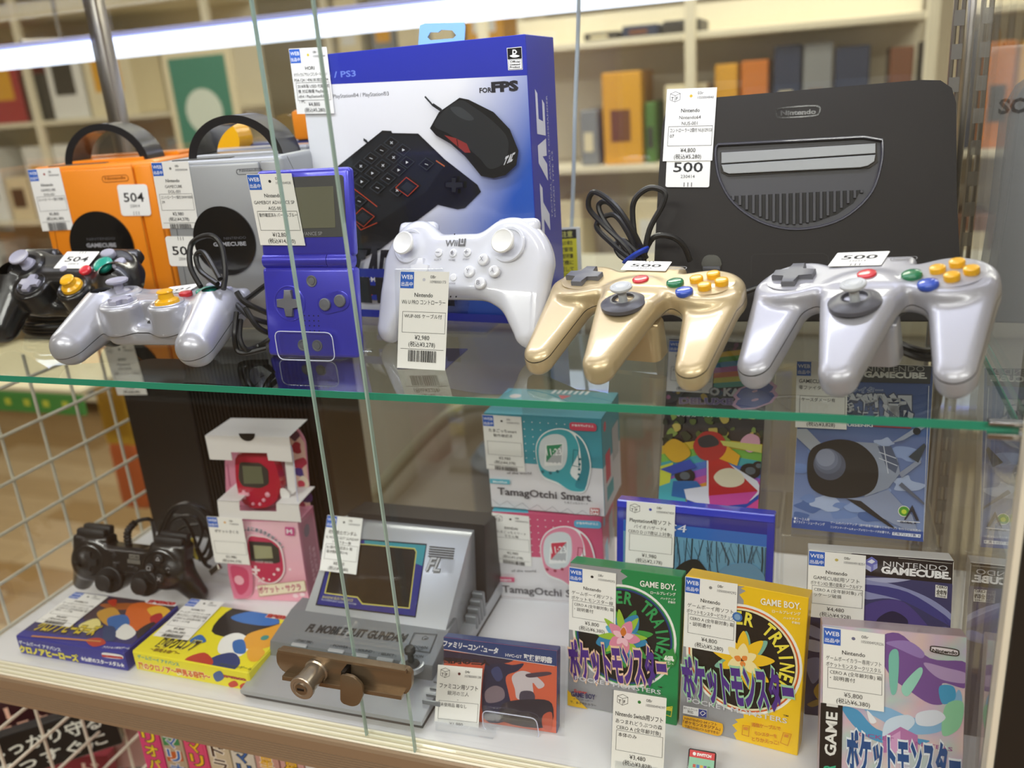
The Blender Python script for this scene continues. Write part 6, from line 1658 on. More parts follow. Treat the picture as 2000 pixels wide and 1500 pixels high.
def watch_box(nm, label, base, corners, main, other, cr, oy, grp, tone, tagq, tagk):
    t, fc, A, W_, H = upright('watch_box', label, 'box', base, corners, .02, .075, main, mat('box_' + main, main, .45, coat=.2), (900, 720, 3.26), grp)
    wp = lambda x, y: (x + cr[0], y + cr[1])
    A.loc([(.0004, .0004), (W_, .0004), (W_, H), (.0004, H)], 'e4e2e6')
    A.loc([(.0004, H * .50), (W_, H * .50), (W_, H), (.0004, H)], main)
    rr = random.Random(2)
    for i in range(7):
        for j in range(6): A.loc([np.array(q) for q in circ(W_ * (.28 + .07 * i), H * (.56 + .075 * j), .0006, 6)], 'eef4f6', layer=A.k + (i + j == 0))
    A.k += 1
    A.smooth([wp(*q) for q in ((480, 530), (500, 440), (560, 390), (650, 376), (740, 410), (800, 480), (832, 600), (820, 700), (790, 778), (720, 780), (620, 730), (520, 680))], 'f0f4f4', 5)
    A.smooth([wp(*q) for q in ((485, 530), (505, 445), (565, 396), (650, 383), (720, 420), (755, 520), (700, 660), (790, 740), (780, 776), (700, 770), (620, 720), (520, 668))], tone[0], 5)
    A.smooth([wp(*q) for q in ((735, 420), (790, 480), (824, 600), (812, 700), (790, 760), (730, 740), (770, 640), (760, 500))], tone[1], 5)
    A.smooth([wp(*q) for q in ((500, 540), (512, 460), (560, 420), (630, 414), (675, 450), (680, 560), (650, 630), (580, 650), (520, 620))], 'd6dde0', 5)
    A.poly([wp(*q) for q in ((545, 480), (655, 470), (648, 610), (535, 615))], 'f0f2f2'); A.poly([wp(*q) for q in ((550, 484), (650, 476), (548, 590))], tone[2]); A.poly([wp(*q) for q in ((650, 476), (643, 600), (548, 590))], 'b4b8bc')
    A.text('11:23', wp(553, 548), wp(647, 545), 44, 'f6f8f8', .01); 
    for i in range(4): A.circle(wp(553 + 26 * i, 600), wp(563 + 26 * i, 600), 'f4f4f4')
    for q in ((525, 650), (575, 658), (620, 648)): A.circle(wp(*q), wp(q[0] + 10, q[1]), tone[3])
    A.line([wp(*q) for q in ((722, 510), (750, 515), (758, 620), (715, 610))], 4, tone[3], True)
    for i in range(5): A.circle(wp(762 - 2 * i, 570 + 32 * i), wp(770 - 2 * i, 570 + 32 * i), tone[3])
    q0, q1 = A.p(wp(695, 340)), A.p(wp(868, 352)); A.loc([np.array(p) for p in rrect(q0[0], q0[1] - .007, q1[0], q0[1] + .001, .003)], other); A.text('対象年齢6才以上', wp(712, 360), wp(850, 366), 14, 'f4f0f2', .02)
    A.text('of the world', wp(300, 664), wp(455, 666), 16, '66666c', .01); A.poly([wp(*q) for q in ((190, 692), (318, 700), (318, 730), (192, 722))], tone[4]); A.text(nm, wp(212, 718), wp(300, 722), 14, 'e8f4f6', .02)
    A.text('TamagOtchi Smart', wp(244, 792), wp(830, 836), 46, '4c4a50', .02); A.text('たまごっちスマート', wp(665, 848), wp(815, 858), 12, '66666a', .01)
    A.line([wp(205 + 48 * i, 822 + 6 * i + (34 if i % 2 else 0)) for i in range(15)], 2, '8a8a92')
    A.line([wp(215, 870), wp(420, 885)], 3, 'a4a4a8'); A.line([wp(440, 890), wp(690, 910)], 3, 'a4a4a8')
    A.poly([wp(*q) for q in ((828, 878), (888, 880), (886, 926), (828, 920))], 'c02c34'); A.text('BAN', wp(834, 898), wp(880, 901), 16, 'f4f4f4', .05); A.text('DAI', wp(834, 918), wp(880, 922), 16, 'f4f4f4', .05)
    A.build(t)
    fsd = Face(fc.Wd(W_, 0, 0), -fc.n, fc.uy); S = Art(fsd, lift=.00006)
    S.loc([(0, H * .5), (.075, H * .5), (.075, H), (0, H)], main); S.loc([(0, 0), (.075, 0), (.075, H * .5), (0, H * .5)], 'd6d4da')
    S.loc([np.array(q) for q in circ(.012, H * .88, .005, 20)], other); S.loc([(.01, .03), (.03, .03), (.03, .06), (.01, .06)], other); S.loc([(.012, .01), (.04, .01), (.04, .025), (.012, .025)], tone[0]); S.loc([(.04, .04), (.068, .04), (.068, .075), (.04, .075)], 'b4b6bc')
    S.build(t, 'printed_side')
    ft = Face(fc.Wd(0, H, 0), fc.ux, -fc.n); T = Art(ft, lift=.00006)
    T.loc([(0, 0), (W_ * .34, 0), (W_ * .12, .075), (0, .075)], other if main.startswith('2') else '4fb4c8'); T.loc([(W_ * .34, 0), (W_, 0), (W_, .075), (W_ * .12, .075)], '63b4e0' if main.startswith('2') else main)
    T.loc([np.array(q) for q in circ(W_ * .13, .052, .006, 20)], 'f4e6ea'); T.loc([(W_ * .5, .06), (W_ * .62, .06), (W_ * .56, .048)], other)
    for i in range(7): T.loc([(W_ * (.42 + .05 * i), .064), (W_ * (.445 + .05 * i), .064), (W_ * (.455 + .05 * i), .075), (W_ * (.43 + .05 * i), .075)], 'f0f6fa')
    T.tloc('TamagOtchi Smart', (W_ * .34, .030), (W_ * .55, 0), (0, .006), 'cfe8f6', .02)
    T.build(t, 'printed_top')
    tag_mesh(t, fc, tagq, **tagk)
    return t, fc, H


b0, b1 = Zd(975, 1165), Zd(1180, 1180)
t1, f1, H1 = watch_box('Coralpink', 'pink and white watch toy box, lower one of the stack', (b0, b1), [(960, 993), (1178, 1015), (1180, 1180), (975, 1165)], 'd0567c', '5aaed0', (28, 621), 0, 'stacked watch toy boxes', ('e48aa4', 'd4607c', 'cc3c54', 'a83450', 'd85a80'), [(961, 1001), (1034, 1006), (1039, 1106), (968, 1095)],
                       dict(kind='tf', code='08r', num='105000492921', lines=('BANDAI', 'たまごっちスマート', 'モモル無'), note=('',), price='¥2,980', tax='(税込¥3,278)', bar=True))
b0, b1 = at_z(960, 990, H1 + .001), at_z(1178, 1009, H1 + .001)
t2, f2, H2 = watch_box('Mintblue', 'turquoise and white watch toy box, upper one of the stack', (b0, b1), [(942, 806), (1175, 819), (1178, 1009), (960, 990)], '3f9cae', 'd84c68', (0, 0), 0, 'stacked watch toy boxes', ('3fa8b4', '2f8c9c', '2c8c64', '20707c', '5cb4c8'), [(942, 809), (1019, 813), (1026, 921), (952, 914)],
                       dict(kind='web', code='05r', num='1050004753', lines=('たまごっちsmart', '動作確認済'), note=('',), price='¥3,980', tax='(税込¥4,378)', bar=True))
# black slab console at the back left with a price tag
X0 = float(at_y(284, 965, .27)[0]); X1 = float(at_y(655, 1000, .27)[0]); zt_ = float(at_y(300, 676, .27)[2])
t = thing('slab_console', 'tall matte black slab console standing at the back left of the deck', 'console', (X0, .27, 0))
SLB = mat('slab_black', '1d1a18', .5, coat=.1); Wd_ = X1 - X0
MB().add(rbox(0, 0, 0, Wd_ * .36, .08, zt_, .002, 1)).build('upper_block', SLB, t)
MB().add(rbox(Wd_ * .36, .003, 0, Wd_, .08, zt_, .002, 1)).build('ribbed_block', SLB, t)
rb_ = None
for i in range(30):
    x = Wd_ * (.38 + .019 * i)
    o = MB().add(box(x, -.0005, .004, x + .0016, .003, zt_ - .004)).build('rib', SLB, t)
MB().add(rbox(Wd_ - .004, .0005, .001, Wd_ + .004, .078, zt_ - .001, .001, 1)).build('edge_strip', mat('strip_brown', '3d3020', .5), t)
fc = Face((X0, .27, 0), (1, 0, 0), (0, 0, 1))
tag_mesh(t, fc, [(204, 671), (262, 670), (291, 769), (232, 771)], kind='tf', num='1050004600', lines=('SONY', 'PlayStation2', 'SCPH-90000'), note=('箱無 コントローラ非純正',), price='¥7,800', tax='(税込¥8,580)', off=.002)
# pink toy box
PK = (380, 800, 3.75)
b0, b1 = Zd(456, 1170), Zd(603, 1176)
tpk, fc, A, W_, H = upright('toy_box', 'pink petal-patterned toy box with white cut-out display top', 'box', (b0, b1), [(436, 1015), (591, 1021), (603, 1176), (456, 1170)], .04, .040, 'e6a2b8', mat('box_pink', 'd98fa8', .45, coat=.2), PK)
A.grid(.0004, .0004, W_ - .0004, H - .0004, lambda a, b: tuple(x * (1 - b) + y * b for x, y in zip(hexc('f0a8be'), hexc('f2c6d4'))), 2, 6)
for i in range(26): A.blob((250 + rk.random() * 560, 840 + rk.random() * 540), 8 + rk.random() * 22, ('f7d8e2', 'eea2ba', 'fae6ec')[i % 3], 5, .3, i, True, .8)
c = A.p((420, 1010)); A.arc('いっしょにあるきませんか?', A.p((440, 1130)), np.linalg.norm(A.p((440, 1130)) - A.p((440, 885))), 112, 28, .0040, '2f4c6a', .03, outline='f4f4f6')
A.poly([(668, 852), (736, 856), (738, 918), (672, 914)], 'c8488c'); A.text('M', (682, 900), (722, 903), 34, 'f4e4ee', .02)
A.smooth([(390, 930), (480, 918), (570, 940), (640, 1000), (665, 1120), (660, 1200), (600, 1262), (520, 1262), (440, 1200), (395, 1160)], 'f0e0e4', 5); A.smooth([(400, 940), (480, 926), (560, 945), (628, 1005), (655, 1120), (650, 1195), (595, 1252), (520, 1252), (445, 1190), (405, 1150)], 'c2305a', 5)
A.poly([(405, 955), (570, 965), (625, 1010), (635, 1110), (600, 1120), (420, 1100)], '2c2c2e'); A.poly([(438, 985), (570, 995), (582, 1080), (450, 1085)], '9a9a78'); A.text('POCKET SAKURA', (455, 1112), (582, 1118), 13, 'c8c8c8', .02)
A.poly([(445, 1135), (462, 1137), (464, 1158), (486, 1160), (486, 1176), (466, 1176), (468, 1198), (450, 1196), (448, 1176), (426, 1172), (426, 1156), (446, 1156)], 'f2dfe4')
for x, y, r_ in ((618, 1162, 14), (590, 1198, 10), (512, 1230, 10), (556, 1236, 8)): A.blob((x, y), r_, 'f4dde4', 10, .03, 2)
A.smooth([(250, 1110), (330, 1100), (420, 1130), (430, 1330), (340, 1376), (290, 1340)], 'e07c9c', 5); A.smooth([(270, 1150), (340, 1140), (400, 1180), (400, 1300), (330, 1340)], 'd04c74', 5); A.circle((335, 1240), (370, 1242), 'f4b8c8')
A.poly([(468, 1278), (815, 1240), (830, 1320), (482, 1362)], 'b89a78'); A.poly([(472, 1282), (810, 1245), (824, 1316), (486, 1356)], 'f0e6cc'); A.text('ポケット・サクラ', (486, 1334), (792, 1308), 44, 'b83c6c', .03)
A.build(tpk)
fsd = Face(fc.Wd(W_, 0, 0), -fc.n, fc.uy); S = Art(fsd, lift=.00006); S.loc([(.001, .001), (.039, .001), (.039, H - .001), (.001, H - .001)], 'b04c74'); S.loc([(.005, .005), (.035, .005), (.035, H - .006), (.005, H - .006)], '9c3f66')
S.tloc('いっしょにあるき', (.016, .055), (0, -.04), (.005, 0), 'e0a8bc', .02); S.tloc('ませんか?', (.024, .05), (0, -.028), (.005, 0), 'e0a8bc', .02); S.loc([np.array(q) for q in circ(.017, H - .018, .007, 16)], '5c3a5c'); S.build(tpk, 'printed_side')
WC = mat('card_white', 'e6e4e2', .6)
lw = lambda x, y, w_=0.0: fc.shifted(w_).L(380 + x / 3.75, 800 + y / 3.75)


def card_poly(px, w0, th, name, m=WC, par=tpk):
    f2 = fc.shifted(w0); P = [tuple(f2.L(380 + x / 3.75, 800 + y / 3.75)) for x, y in px]
    return MB().add(prism(P, w0 - th, w0)).build(name, m, par)


card_poly([(165, 665), (325, 672), (330, 742), (600, 748), (598, 690), (760, 695), (780, 825), (180, 790)], .006, .0008, 'tray_flap')
hL = lw(165, 665, .006); hR = lw(760, 695, .006); bL_ = lw(250, 560); bR_ = lw(832, 585)
cL, cR = lw(325, 672, .006), lw(598, 690, .006)
ts = MB()
for xa_, xb_, z0_, z1_ in ((hL[0], cL[0], .006, -.036), (cR[0], hR[0], .006, -.036), (cL[0], cR[0], -.026, -.036)):
    yy = lambda x: hL[1] + (hR[1] - hL[1]) * (x - hL[0]) / (hR[0] - hL[0])
    v = [(xa_, yy(xa_), z0_), (xb_, yy(xb_), z0_), (xb_, yy(xb_) + .001, z1_), (xa_, yy(xa_) + .001, z1_)]
    ts.add(([(x, y, z + 0) for x, y, z in v] + [(x, y - .0008, z) for x, y, z in v], [(0, 1, 2, 3), (7, 6, 5, 4), (0, 4, 5, 1), (1, 5, 6, 2), (2, 6, 7, 3), (3, 7, 4, 0)]))
ts.build('tray_shelf', WC, tpk)
card_poly([(75, 190), (690, 203), (716, 385), (540, 372), (530, 318), (265, 312), (275, 372), (112, 365)], .010, .0008, 'top_flap')
tLp = lw(75, 190, .010); tRp = lw(690, 203, .010); yb_ = tLp[1] + .0015
v = [(tLp[0], tLp[1], .010), (tRp[0], tRp[1], .010), (tRp[0], tRp[1] + .002, -.036), (tLp[0] + .004, tLp[1] + .002, -.036)]
MB().add(([(x, y, z + d_) for d_ in (0, -.0008) for x, y, z in v], [(0, 1, 2, 3), (7, 6, 5, 4), (0, 4, 5, 1), (1, 5, 6, 2), (2, 6, 7, 3), (3, 7, 4, 0)])).build('top_shelf', WC, tpk)
P = circ(0, 0, .0085, 16, None, math.pi, 2 * math.pi); cc_ = lw(380, 176, .0112)
MB().add(prism([(cc_[0] + x, cc_[1] + y * .95) for x, y in P], .0104, .0108)).build('finger_hole', mat('void_black'), tpk)
# back card with petal print, rounded clear cover at its right edge
f2 = fc.shifted(-.034); P = [tuple(f2.L(380 + x / 3.75, 800 + y / 3.75)) for x, y in ((232, 700), (215, 150), (700, 120), (760, 140), (812, 220), (850, 700))]
MB().add(prism(round_poly(P, .006), -.0352, -.034)).build('back_card', mat('box_pink'), tpk)
A = Art(f2, PK, .0002); A.poly([(690, 180), (760, 180), (805, 240), (850, 700), (760, 710), (700, 500)], 'e8c4b4')
for i, (x, y, r_, c_) in enumerate(((730, 190, 38, '5c3450'), (745, 280, 42, 'a8243c'), (770, 390, 46, 'b83450'), (765, 460, 40, '4c3c88'), (800, 520, 44, 'ece0c8'), (785, 545, 26, 'c83c54'), (820, 640, 42, '4c2c6c'), (790, 690, 26, '9c2c4c'))): A.blob((x, y), r_, c_, 8, .3, i)
A.line([(240, 400), (262, 560)], 5, 'b04c74'); A.build(tpk, 'printed_back')
card_poly([(660, 372), (722, 385), (742, 600), (690, 640)], -.012, .0008, 'inner_wall')
MB().add(tube([tuple(f2.Wd(*(np.array(p)), .034)) for p in [f2.L(380 + x / 3.75, 800 + y / 3.75) for x, y in ((740, 130), (795, 165), (822, 260), (868, 720))]], .0006, 6)).build('cover_edge', mat('acryl_edge'), tpk, world=True)
tag_mesh(tpk, fc, [(411, 1001), (482, 1005), (495, 1095), (430, 1090)], num='10500046', lines=('ポケットさくら',), note=('',), price='¥3,980', tax='(税込¥4,378)', dot='e0a02c', off=.009)
# the red handheld inside
f3 = fc.shifted(-.010); q3 = lambda *P: [tuple(f3.L(380 + x / 3.75, 800 + y / 3.75)) for x, y in P]
th_ = thing('handheld_toy', 'small clear red toy handheld displayed in the white cut-out', 'toy', frame(f3.Wd(*q3((460, 700))[0]), f3.ux, y=f3.uy))
rel = np.array(q3((460, 700))[0]); dv = lambda P: [tuple(np.array(p) - rel) for p in P]
REDT = mat('clear_red', 'b81e3c', .2, coat=.7)
MB().add(prism([tuple(p) for p in catmull(dv(q3((310, 330), (420, 312), (540, 335), (600, 430), (630, 600), (560, 700), (450, 722), (350, 690), (310, 560), (298, 430))), 5, True)], -.012, 0, .003, 3)).build('shell', REDT, th_, smooth=True)
MB().add(prism(round_poly(dv(q3((330, 385), (480, 390), (540, 440), (545, 545), (480, 575), (350, 560), (322, 500))), .003), -.001, .0006, .0003)).build('screen_frame', mat('far_dark'), th_)
MB().add(prism(dv(q3((352, 410), (492, 415), (510, 540), (365, 540))), .0003, .0009)).build('screen', mat('lcd_green', '6a6f58', .3, coat=.4), th_)
MB().add(prism(dv(q3((350, 590), (372, 590), (374, 606), (402, 608), (404, 630), (376, 632), (378, 655), (356, 655), (354, 632), (325, 630), (324, 610), (352, 608))), -.001, .001, .0004)).build('direction_pad', mat('pink_plastic', 'e8a8b8', .3), th_)
for x, y, r_ in ((536, 622, .0028), (508, 662, .002), (480, 692, .0017), (430, 690, .0017)):
    p = dv(q3((x, y)))[0]; MB().add(lathe([(r_, -.001), (r_, .0008), (r_ * .7, .0014), (0, .0015)], 18), M=Matrix.Translation((p[0], p[1], 0))).build('round_button', mat('pink_plastic'), th_, smooth=True)
P = [np.array(p) for p in catmull(dv(q3((640, 570), (680, 580), (704, 620), (690, 652), (650, 645), (636, 610))), 4, True)]
MB().add(prism([tuple(p) for p in P], .002, .0026)).build('swing_label', WC, th_)
# low boxes lying flat
def flat_box(label, bl_, br_, tl_, tr_, h, body, crop):
    bl, br = at_z(*bl_, 0), at_z(*br_, 0)
    ux = unit(br - bl); W_ = float(np.linalg.norm(br - bl)); uy = unit(np.cross([0, 0, 1.], ux))
    ft = Face(bl + np.array((0, 0, h)), ux, uy); D = float((ft.L(*tl_)[1] + ft.L(*tr_)[1]) / 2)
    t = thing('handheld_game_box', label, 'box', frame(bl, ux, y=uy), 'game boxes lying flat')
    MB().add(rbox(0, 0, 0, W_, D, h, .0012, 1)).build('box', body, t)
    ff = Face(bl, ux, (0, 0, 1)); A = Art(ft, crop, .00006); B = Art(ff, crop, .00006); A.lim = (.0008, .0008, W_ - .0008, D - .0008); B.lim = (.0008, .0008, W_ - .0008, h - .0008)
    return t, ft, ff, A, B, W_, D


LW = (0, 1100, 2.857)
t, ft, ff, A, B, W_, D = flat_box('blue handheld game box lying flat at the left front of the deck', (40, 1277), (250, 1312), (146, 1158), (352, 1178), .021, mat('box_royal', '2b3296', .4, coat=.3), LW)
A.loc([(0, 0), (W_, 0), (W_, D), (0, D)], '34346c'); A.loc([(0, 0), (W_, 0), (W_, D * .16), (0, D * .12)], '2b3296')
for pts, col in ((((480, 330), (560, 210), (700, 190), (1000, 240), (900, 330)), '4a3a44'), (((560, 230), (760, 225), (820, 250), (640, 260)), 'a85c2c'), (((720, 240), (820, 220), (920, 250), (900, 330), (780, 380), (700, 340)), 'd86a2c'), (((820, 260), (900, 240), (960, 280), (900, 330)), 'e8b43c'), (((840, 300), (900, 280), (905, 330), (850, 340)), 'b02c34'), (((540, 280), (640, 250), (680, 330), (600, 350)), 'c8963c'), (((600, 310), (700, 290), (720, 350), (630, 380)), '3a6cb0'),
                 (((640, 400), (700, 340), (760, 390), (700, 430)), 'e8e8e4'), (((440, 350), (540, 310), (560, 360), (480, 390)), 'e8dc8c'), (((480, 430), (560, 420), (590, 450), (520, 468)), 'b83a2c'), (((580, 360), (640, 360), (640, 430), (580, 430)), '2f4470'), (((760, 390), (860, 330), (880, 400), (820, 450)), '2c2630'), (((600, 215), (650, 205), (640, 245)), 'c03c2c')): A.smooth(pts, col, 4)
A.text('クロノアヒーローズ', (190, 372), (520, 402), 40, 'd8c030', .05, outline='3a3410'); A.line([(180, 410), (560, 440)], 12, 'c8864c')
A.smooth([(812, 215), (830, 205), (960, 220), (1000, 236), (975, 244), (830, 228)], 'f0eeee', 4); A.text('namco', (828, 222), (968, 238), 18, 'c02c34', .08)
A.text('アクションRPGゲーム', (570, 478), (720, 484), 10, 'e8e8f0', .02); A.build(t)
B.text('ゲームボーイ アドバンス', (108, 448), (340, 492), 17, 'e8ecf4', .04); B.text('クロノアヒーローズ', (116, 492), (440, 548), 32, 'e8dc4c', .07, outline='1c2468'); B.text('★伝説のスターメダル★', (455, 540), (696, 580), 20, 'f0f0f4', .04)
B.smooth([(568, 505), (585, 498), (670, 510), (690, 525), (672, 534), (584, 524)], 'f0f0f0', 4); B.text('namco', (576, 520), (684, 532), 14, 'c02c34', .1); B.build(t, 'printed_side')
tag_mesh(t, ft, [(146, 1159), (214, 1166), (134, 1228), (72, 1215)], num='10500049', lines=('NAMCO', 'ゲームボーイアドバンス用', 'クロノアヒーローズ'), note=('CERO A (全年齢対象) 箱', '破れ・シワ有'), price='¥8,800', tax='(税込¥9,680)', bar=True, off=.001)
t, ft, ff, A, B, W_, D = flat_box('yellow handheld game box lying flat beside the blue one', (266, 1308), (492, 1352), (366, 1170), (590, 1212), .021, mat('box_lemon', 'ece02a', .4, coat=.3), LW)
A.loc([(0, 0), (W_, 0), (W_, D), (0, D)], 'efe12c')
for pts, col in ((((1180, 380), (1300, 250), (1460, 260), (1560, 320), (1500, 400), (1340, 420)), '1d1d22'), (((1290, 300), (1400, 270), (1500, 290), (1560, 330), (1480, 350), (1340, 330)), '2f74c4'), (((1240, 420), (1330, 390), (1400, 440), (1340, 520), (1220, 500)), 'f2f2ee'), (((1180, 530), (1300, 500), (1340, 560), (1260, 620), (1160, 600)), '2c3f78'), (((1380, 400), (1500, 360), (1620, 330), (1600, 420), (1460, 480), (1360, 470)), 'e8a42c'),
                 (((1030, 540), (1140, 500), (1190, 560), (1100, 590)), 'c03a2c'), (((1300, 440), (1360, 430), (1370, 500), (1310, 500)), '2f6cb4'), (((1380, 490), (1450, 470), (1490, 530), (1400, 550)), 'eaa830'), (((1060, 430), (1120, 400), (1150, 440), (1080, 450)), '2f6cb4')): A.smooth(pts, col, 4)
A.circle((1478, 418), (1500, 418), '3a8c84'); A.text('風のクロノア', (870, 462), (1080, 488), 46, '2c2410', .05, outline='f0e45c'); A.text('〜夢見る帝国〜', (832, 488), (996, 514), 14, '8a6a1c', .04)
A.text('namco', (1490, 302), (1640, 322), 22, 'b82c2c', .08, outline='f4e8e0'); A.text('アクションゲーム', (1220, 572), (1400, 600), 12, '4a5c2c', .02); A.build(t)
B.text('ゲームボーイ アドバンス', (770, 528), (1000, 574), 17, '3a9c94', .04); B.text('風のクロノア〜夢見る帝国〜', (778, 582), (1176, 650), 30, 'd8642c', .05, outline='fbf4c0'); B.text('namco', (1252, 634), (1372, 656), 16, 'a82c34', .08)
B.smooth([(1190, 620), (1230, 600), (1250, 640), (1210, 660)], '3c5c98', 4); B.smooth([(1275, 670), (1310, 655), (1330, 680), (1290, 692)], 'c83c2c', 4); B.smooth([(1340, 680), (1370, 668), (1385, 700), (1350, 704)], 'c83c2c', 4); B.build(t, 'printed_side')
tag_mesh(t, ft, [(372, 1172), (441, 1177), (365, 1254), (302, 1242)], num='10500049', lines=('NAMCO', 'ゲームボーイアドバンス用', '風のクロノア夢見る帝国'), note=('CERO A (全年齢対象) や', '破れ・シワ有'), price='¥5,800', tax='(税込¥6,380)', bar=True, off=.001)
# tabletop electronic game
b0, b1 = Zd(472, 1366), Zd(826, 1430)
ux = unit(b1 - b0); Wt = float(np.linalg.norm(b1 - b0)); Mg = frame(b0, ux, z=(0, 0, 1))
t = thing('tabletop_game', 'silver tabletop electronic game with a slanted dark screen', 'electronic game', Mg)
SG = mat('game_silver', 'b4b8bd', .35, metal=.35, coat=.2); SG2 = mat('game_panel_grey', '8c9196', .35, metal=.4)


def side_prism(prof, x0, x1, name, m, bev=0.0, smooth=None):
    v, f = prism([(y, z) for y, z in prof], x0, x1, bev, 2, True); v = [(z, x, y) for x, y, z in v]
    return MB().add((v, f)).build(name, m, t, smooth=smooth)


O3 = Mg.inverted() @ V3(at_z(597, 1193, .037)); T3 = Mg.inverted() @ V3(at_z(640, 1025, .0905)); ys, yt_ = O3.y, T3.y + .002
P3 = Mg.inverted() @ V3(at_z(564, 1257, .028)); yp = P3.y; R3 = Mg.inverted() @ V3(at_z(872, 1226, .037)); xs0, xs1 = O3.x, R3.x
side_prism([(0.004, 0), (.22, 0), (.22, .006), (0, .006)], .002, Wt - .002, 'base_plate', mat('base_dark', '3c3a38', .5))
side_prism([(0, .0062), (.0, .010), (.03, .0145), (yp - .002, .016), (.215, .020), (.215, .0062)], 0, Wt, 'lower_body', SG, .0006)
side_prism([(yp - .006, .012), (yp, .028), (ys, .037), (ys + .02, .037), (ys + .02, .012)], xs0 - .016, xs1 + .004, 'control_block', SG2, .0006)
side_prism([(ys - .002, .012), (ys, .037), (yt_, .0905), (yt_ + .012, .0925), (yt_ + .03, .086), (yt_ + .03, .012)], xs0 - .001, xs1 + .001, 'screen_housing', SG, .0008, True)
side_prism([(yt_ + .0, .012), (yt_ + .014, .098), (yt_ + .05, .092), (yt_ + .05, .006)], xs0 + .006, xs1 + .012, 'rear_housing', mat('rear_black', '2a2a2c', .45), .003, True)
for i in range(4): MB().add(rbox(xs1 + .002, ys + .040 + .007 * i, .012, xs1 + .014, ys + .0455 + .007 * i, .026 + .004 * i, .001, 1)).build('cooling_fin', SG2, t)
for i in range(7): MB().add(box(xs1 + .006, .018 + .008 * i, .0125, xs1 + .022, .0195 + .008 * i, .0165)).build('side_rib', SG2, t)
nO = np.array(WM[t.name] @ Vector((0, ys, .037))); nT = np.array(WM[t.name] @ Vector((0, yt_, .0905)))
fsr = Face(nO, ux, nT - nO); fsr.O = fsr.O + fsr.n * .0003
GG = (450, 980, 3.191); A = Art(fsr, GG, 0)
A.poly([(828, 232), (1225, 262), (1155, 722), (530, 645), (640, 250)], '22262c')
A.poly([(835, 240), (1218, 272), (1150, 712), (540, 638), (648, 245)], '2b348c'); A.poly([(835, 240), (1218, 272), (1196, 400), (838, 270)], '3f9aa8')
A.poly([(836, 262), (1150, 290), (1162, 312), (1118, 668), (820, 640), (790, 600), (585, 572), (660, 260)], 'd8cf6c'); A.poly([(838, 268), (1146, 296), (1156, 314), (1112, 660), (824, 632), (794, 592), (594, 566), (665, 268)], '1d1812')
A.poly([(850, 290), (930, 300), (900, 470), (830, 600), (700, 570), (740, 300)], '251f16')
A.text('BANDAI ELECTRONICS', (572, 600), (760, 624), 16, 'd8cf8c', .01, slant=.2); A.text('FLUORESCENT DISPLAY SYSTEM', (568, 614), (782, 644), 9, 'c8d0e4', .01)
for i in range(5): A.line([(1243 - 2 * i, 280 + 15 * i), (1397 - 2 * i, 294 + 15 * i)], 7, '2c2e30')
for i in range(9): A.line([(1320 + i * 10, 352 + i), (1308 + i * 10, 440 + i * .6)], 1, '777a7c')
for i in range(9): A.line([(1318 - i * 1.2, 352 + i * 11), (1395 - i * 1.6, 358 + i * 11)], 1, '777a7c')
A.text('FL', (1222, 428), (1304, 436), 84, 'b4b8bd', .02, outline='2c2e30', ow=.025, slant=.15)
A.build(t, 'printed_screen', PRINT_GLOSS)
gl = [tuple(Mg.inverted() @ V3(fsr.Wd(*A.p(q), .0012))) for q in ((835, 240), (1218, 272), (1150, 712), (540, 638), (648, 245))]
MB().add((gl, [tuple(range(5))])).build('screen_cover', clear('screen_clear', tint=(.95, .95, .95), f0=.06), t)
nP = np.array(WM[t.name] @ Vector((0, yp, .028))); fcp = Face(nP, ux, nO - nP); fcp.O = fcp.O + fcp.n * .0003; A = Art(fcp, GG, 0)
A.text('FL MOBILE SUIT GUNDAM', (468, 806), (1080, 872), 44, '2e3032', .05, slant=.15)
for t_, p, q in (('┌START FIRE┐', (402, 868), (512, 886)), ('┌POWER┐', (622, 900), (744, 918)), ('┌SOUND┐', (778, 928), (894, 944)), ('┌SELECT┐', (922, 952), (1030, 968))): A.text(t_, p, q, 14, '2e3032', .01)
A.line([(1146, 818), (1288, 828), (1242, 942), (1098, 922)], 4, '2e3032', True); A.line([(1152, 824), (1282, 834), (1238, 936), (1106, 918)], 1.5, '2e3032', True)
A.line([(1196, 848), (1216, 838), (1236, 852)], 3, '2e3032'); A.text('UP', (1192, 862), (1228, 864), 12, '2e3032', .01); A.text('DOWN', (1140, 912), (1226, 918), 15, '2e3032', .01); A.line([(1166, 918), (1180, 926), (1198, 920)], 3, '2e3032'); A.text('ACTION', (1102, 966), (1200, 974), 15, '2e3032', .01)
A.build(t, 'printed_panel')
for x, y in ((430, 895), (660, 930), (810, 958), (965, 985)):
    p = A.p((x, y)); MB().add(rbox(-.008, -.0018, -.0005, .008, .0018, .0012, .0006, 1), M=Mg.inverted() @ frame(fcp.Wd(*p), fcp.ux, y=fcp.uy)).build('slide_button', mat('button_steel', 'c4c8cc', .3, metal=.4), t)
p = A.p((1130, 1010)); Mj = Mg.inverted() @ frame(fcp.Wd(p[0], p[1], .0), (1, 0, 0), z=(0, 0, 1))
MB().add(lathe([(.011, -.004), (.011, .0005), (.0098, .0008), (.0085, 0), (0, -.001)], 28), M=Mj).build('stick_base', mat('button_steel'), t, smooth=True)
MB().add(lathe([(.0075, 0), (.0055, .002), (.0028, .003), (.0026, .010), (.0048, .012), (.005, .0155), (.0035, .0175), (0, .018)], 24), M=Mj).build('joystick', mat('far_dark'), t, smooth=True)
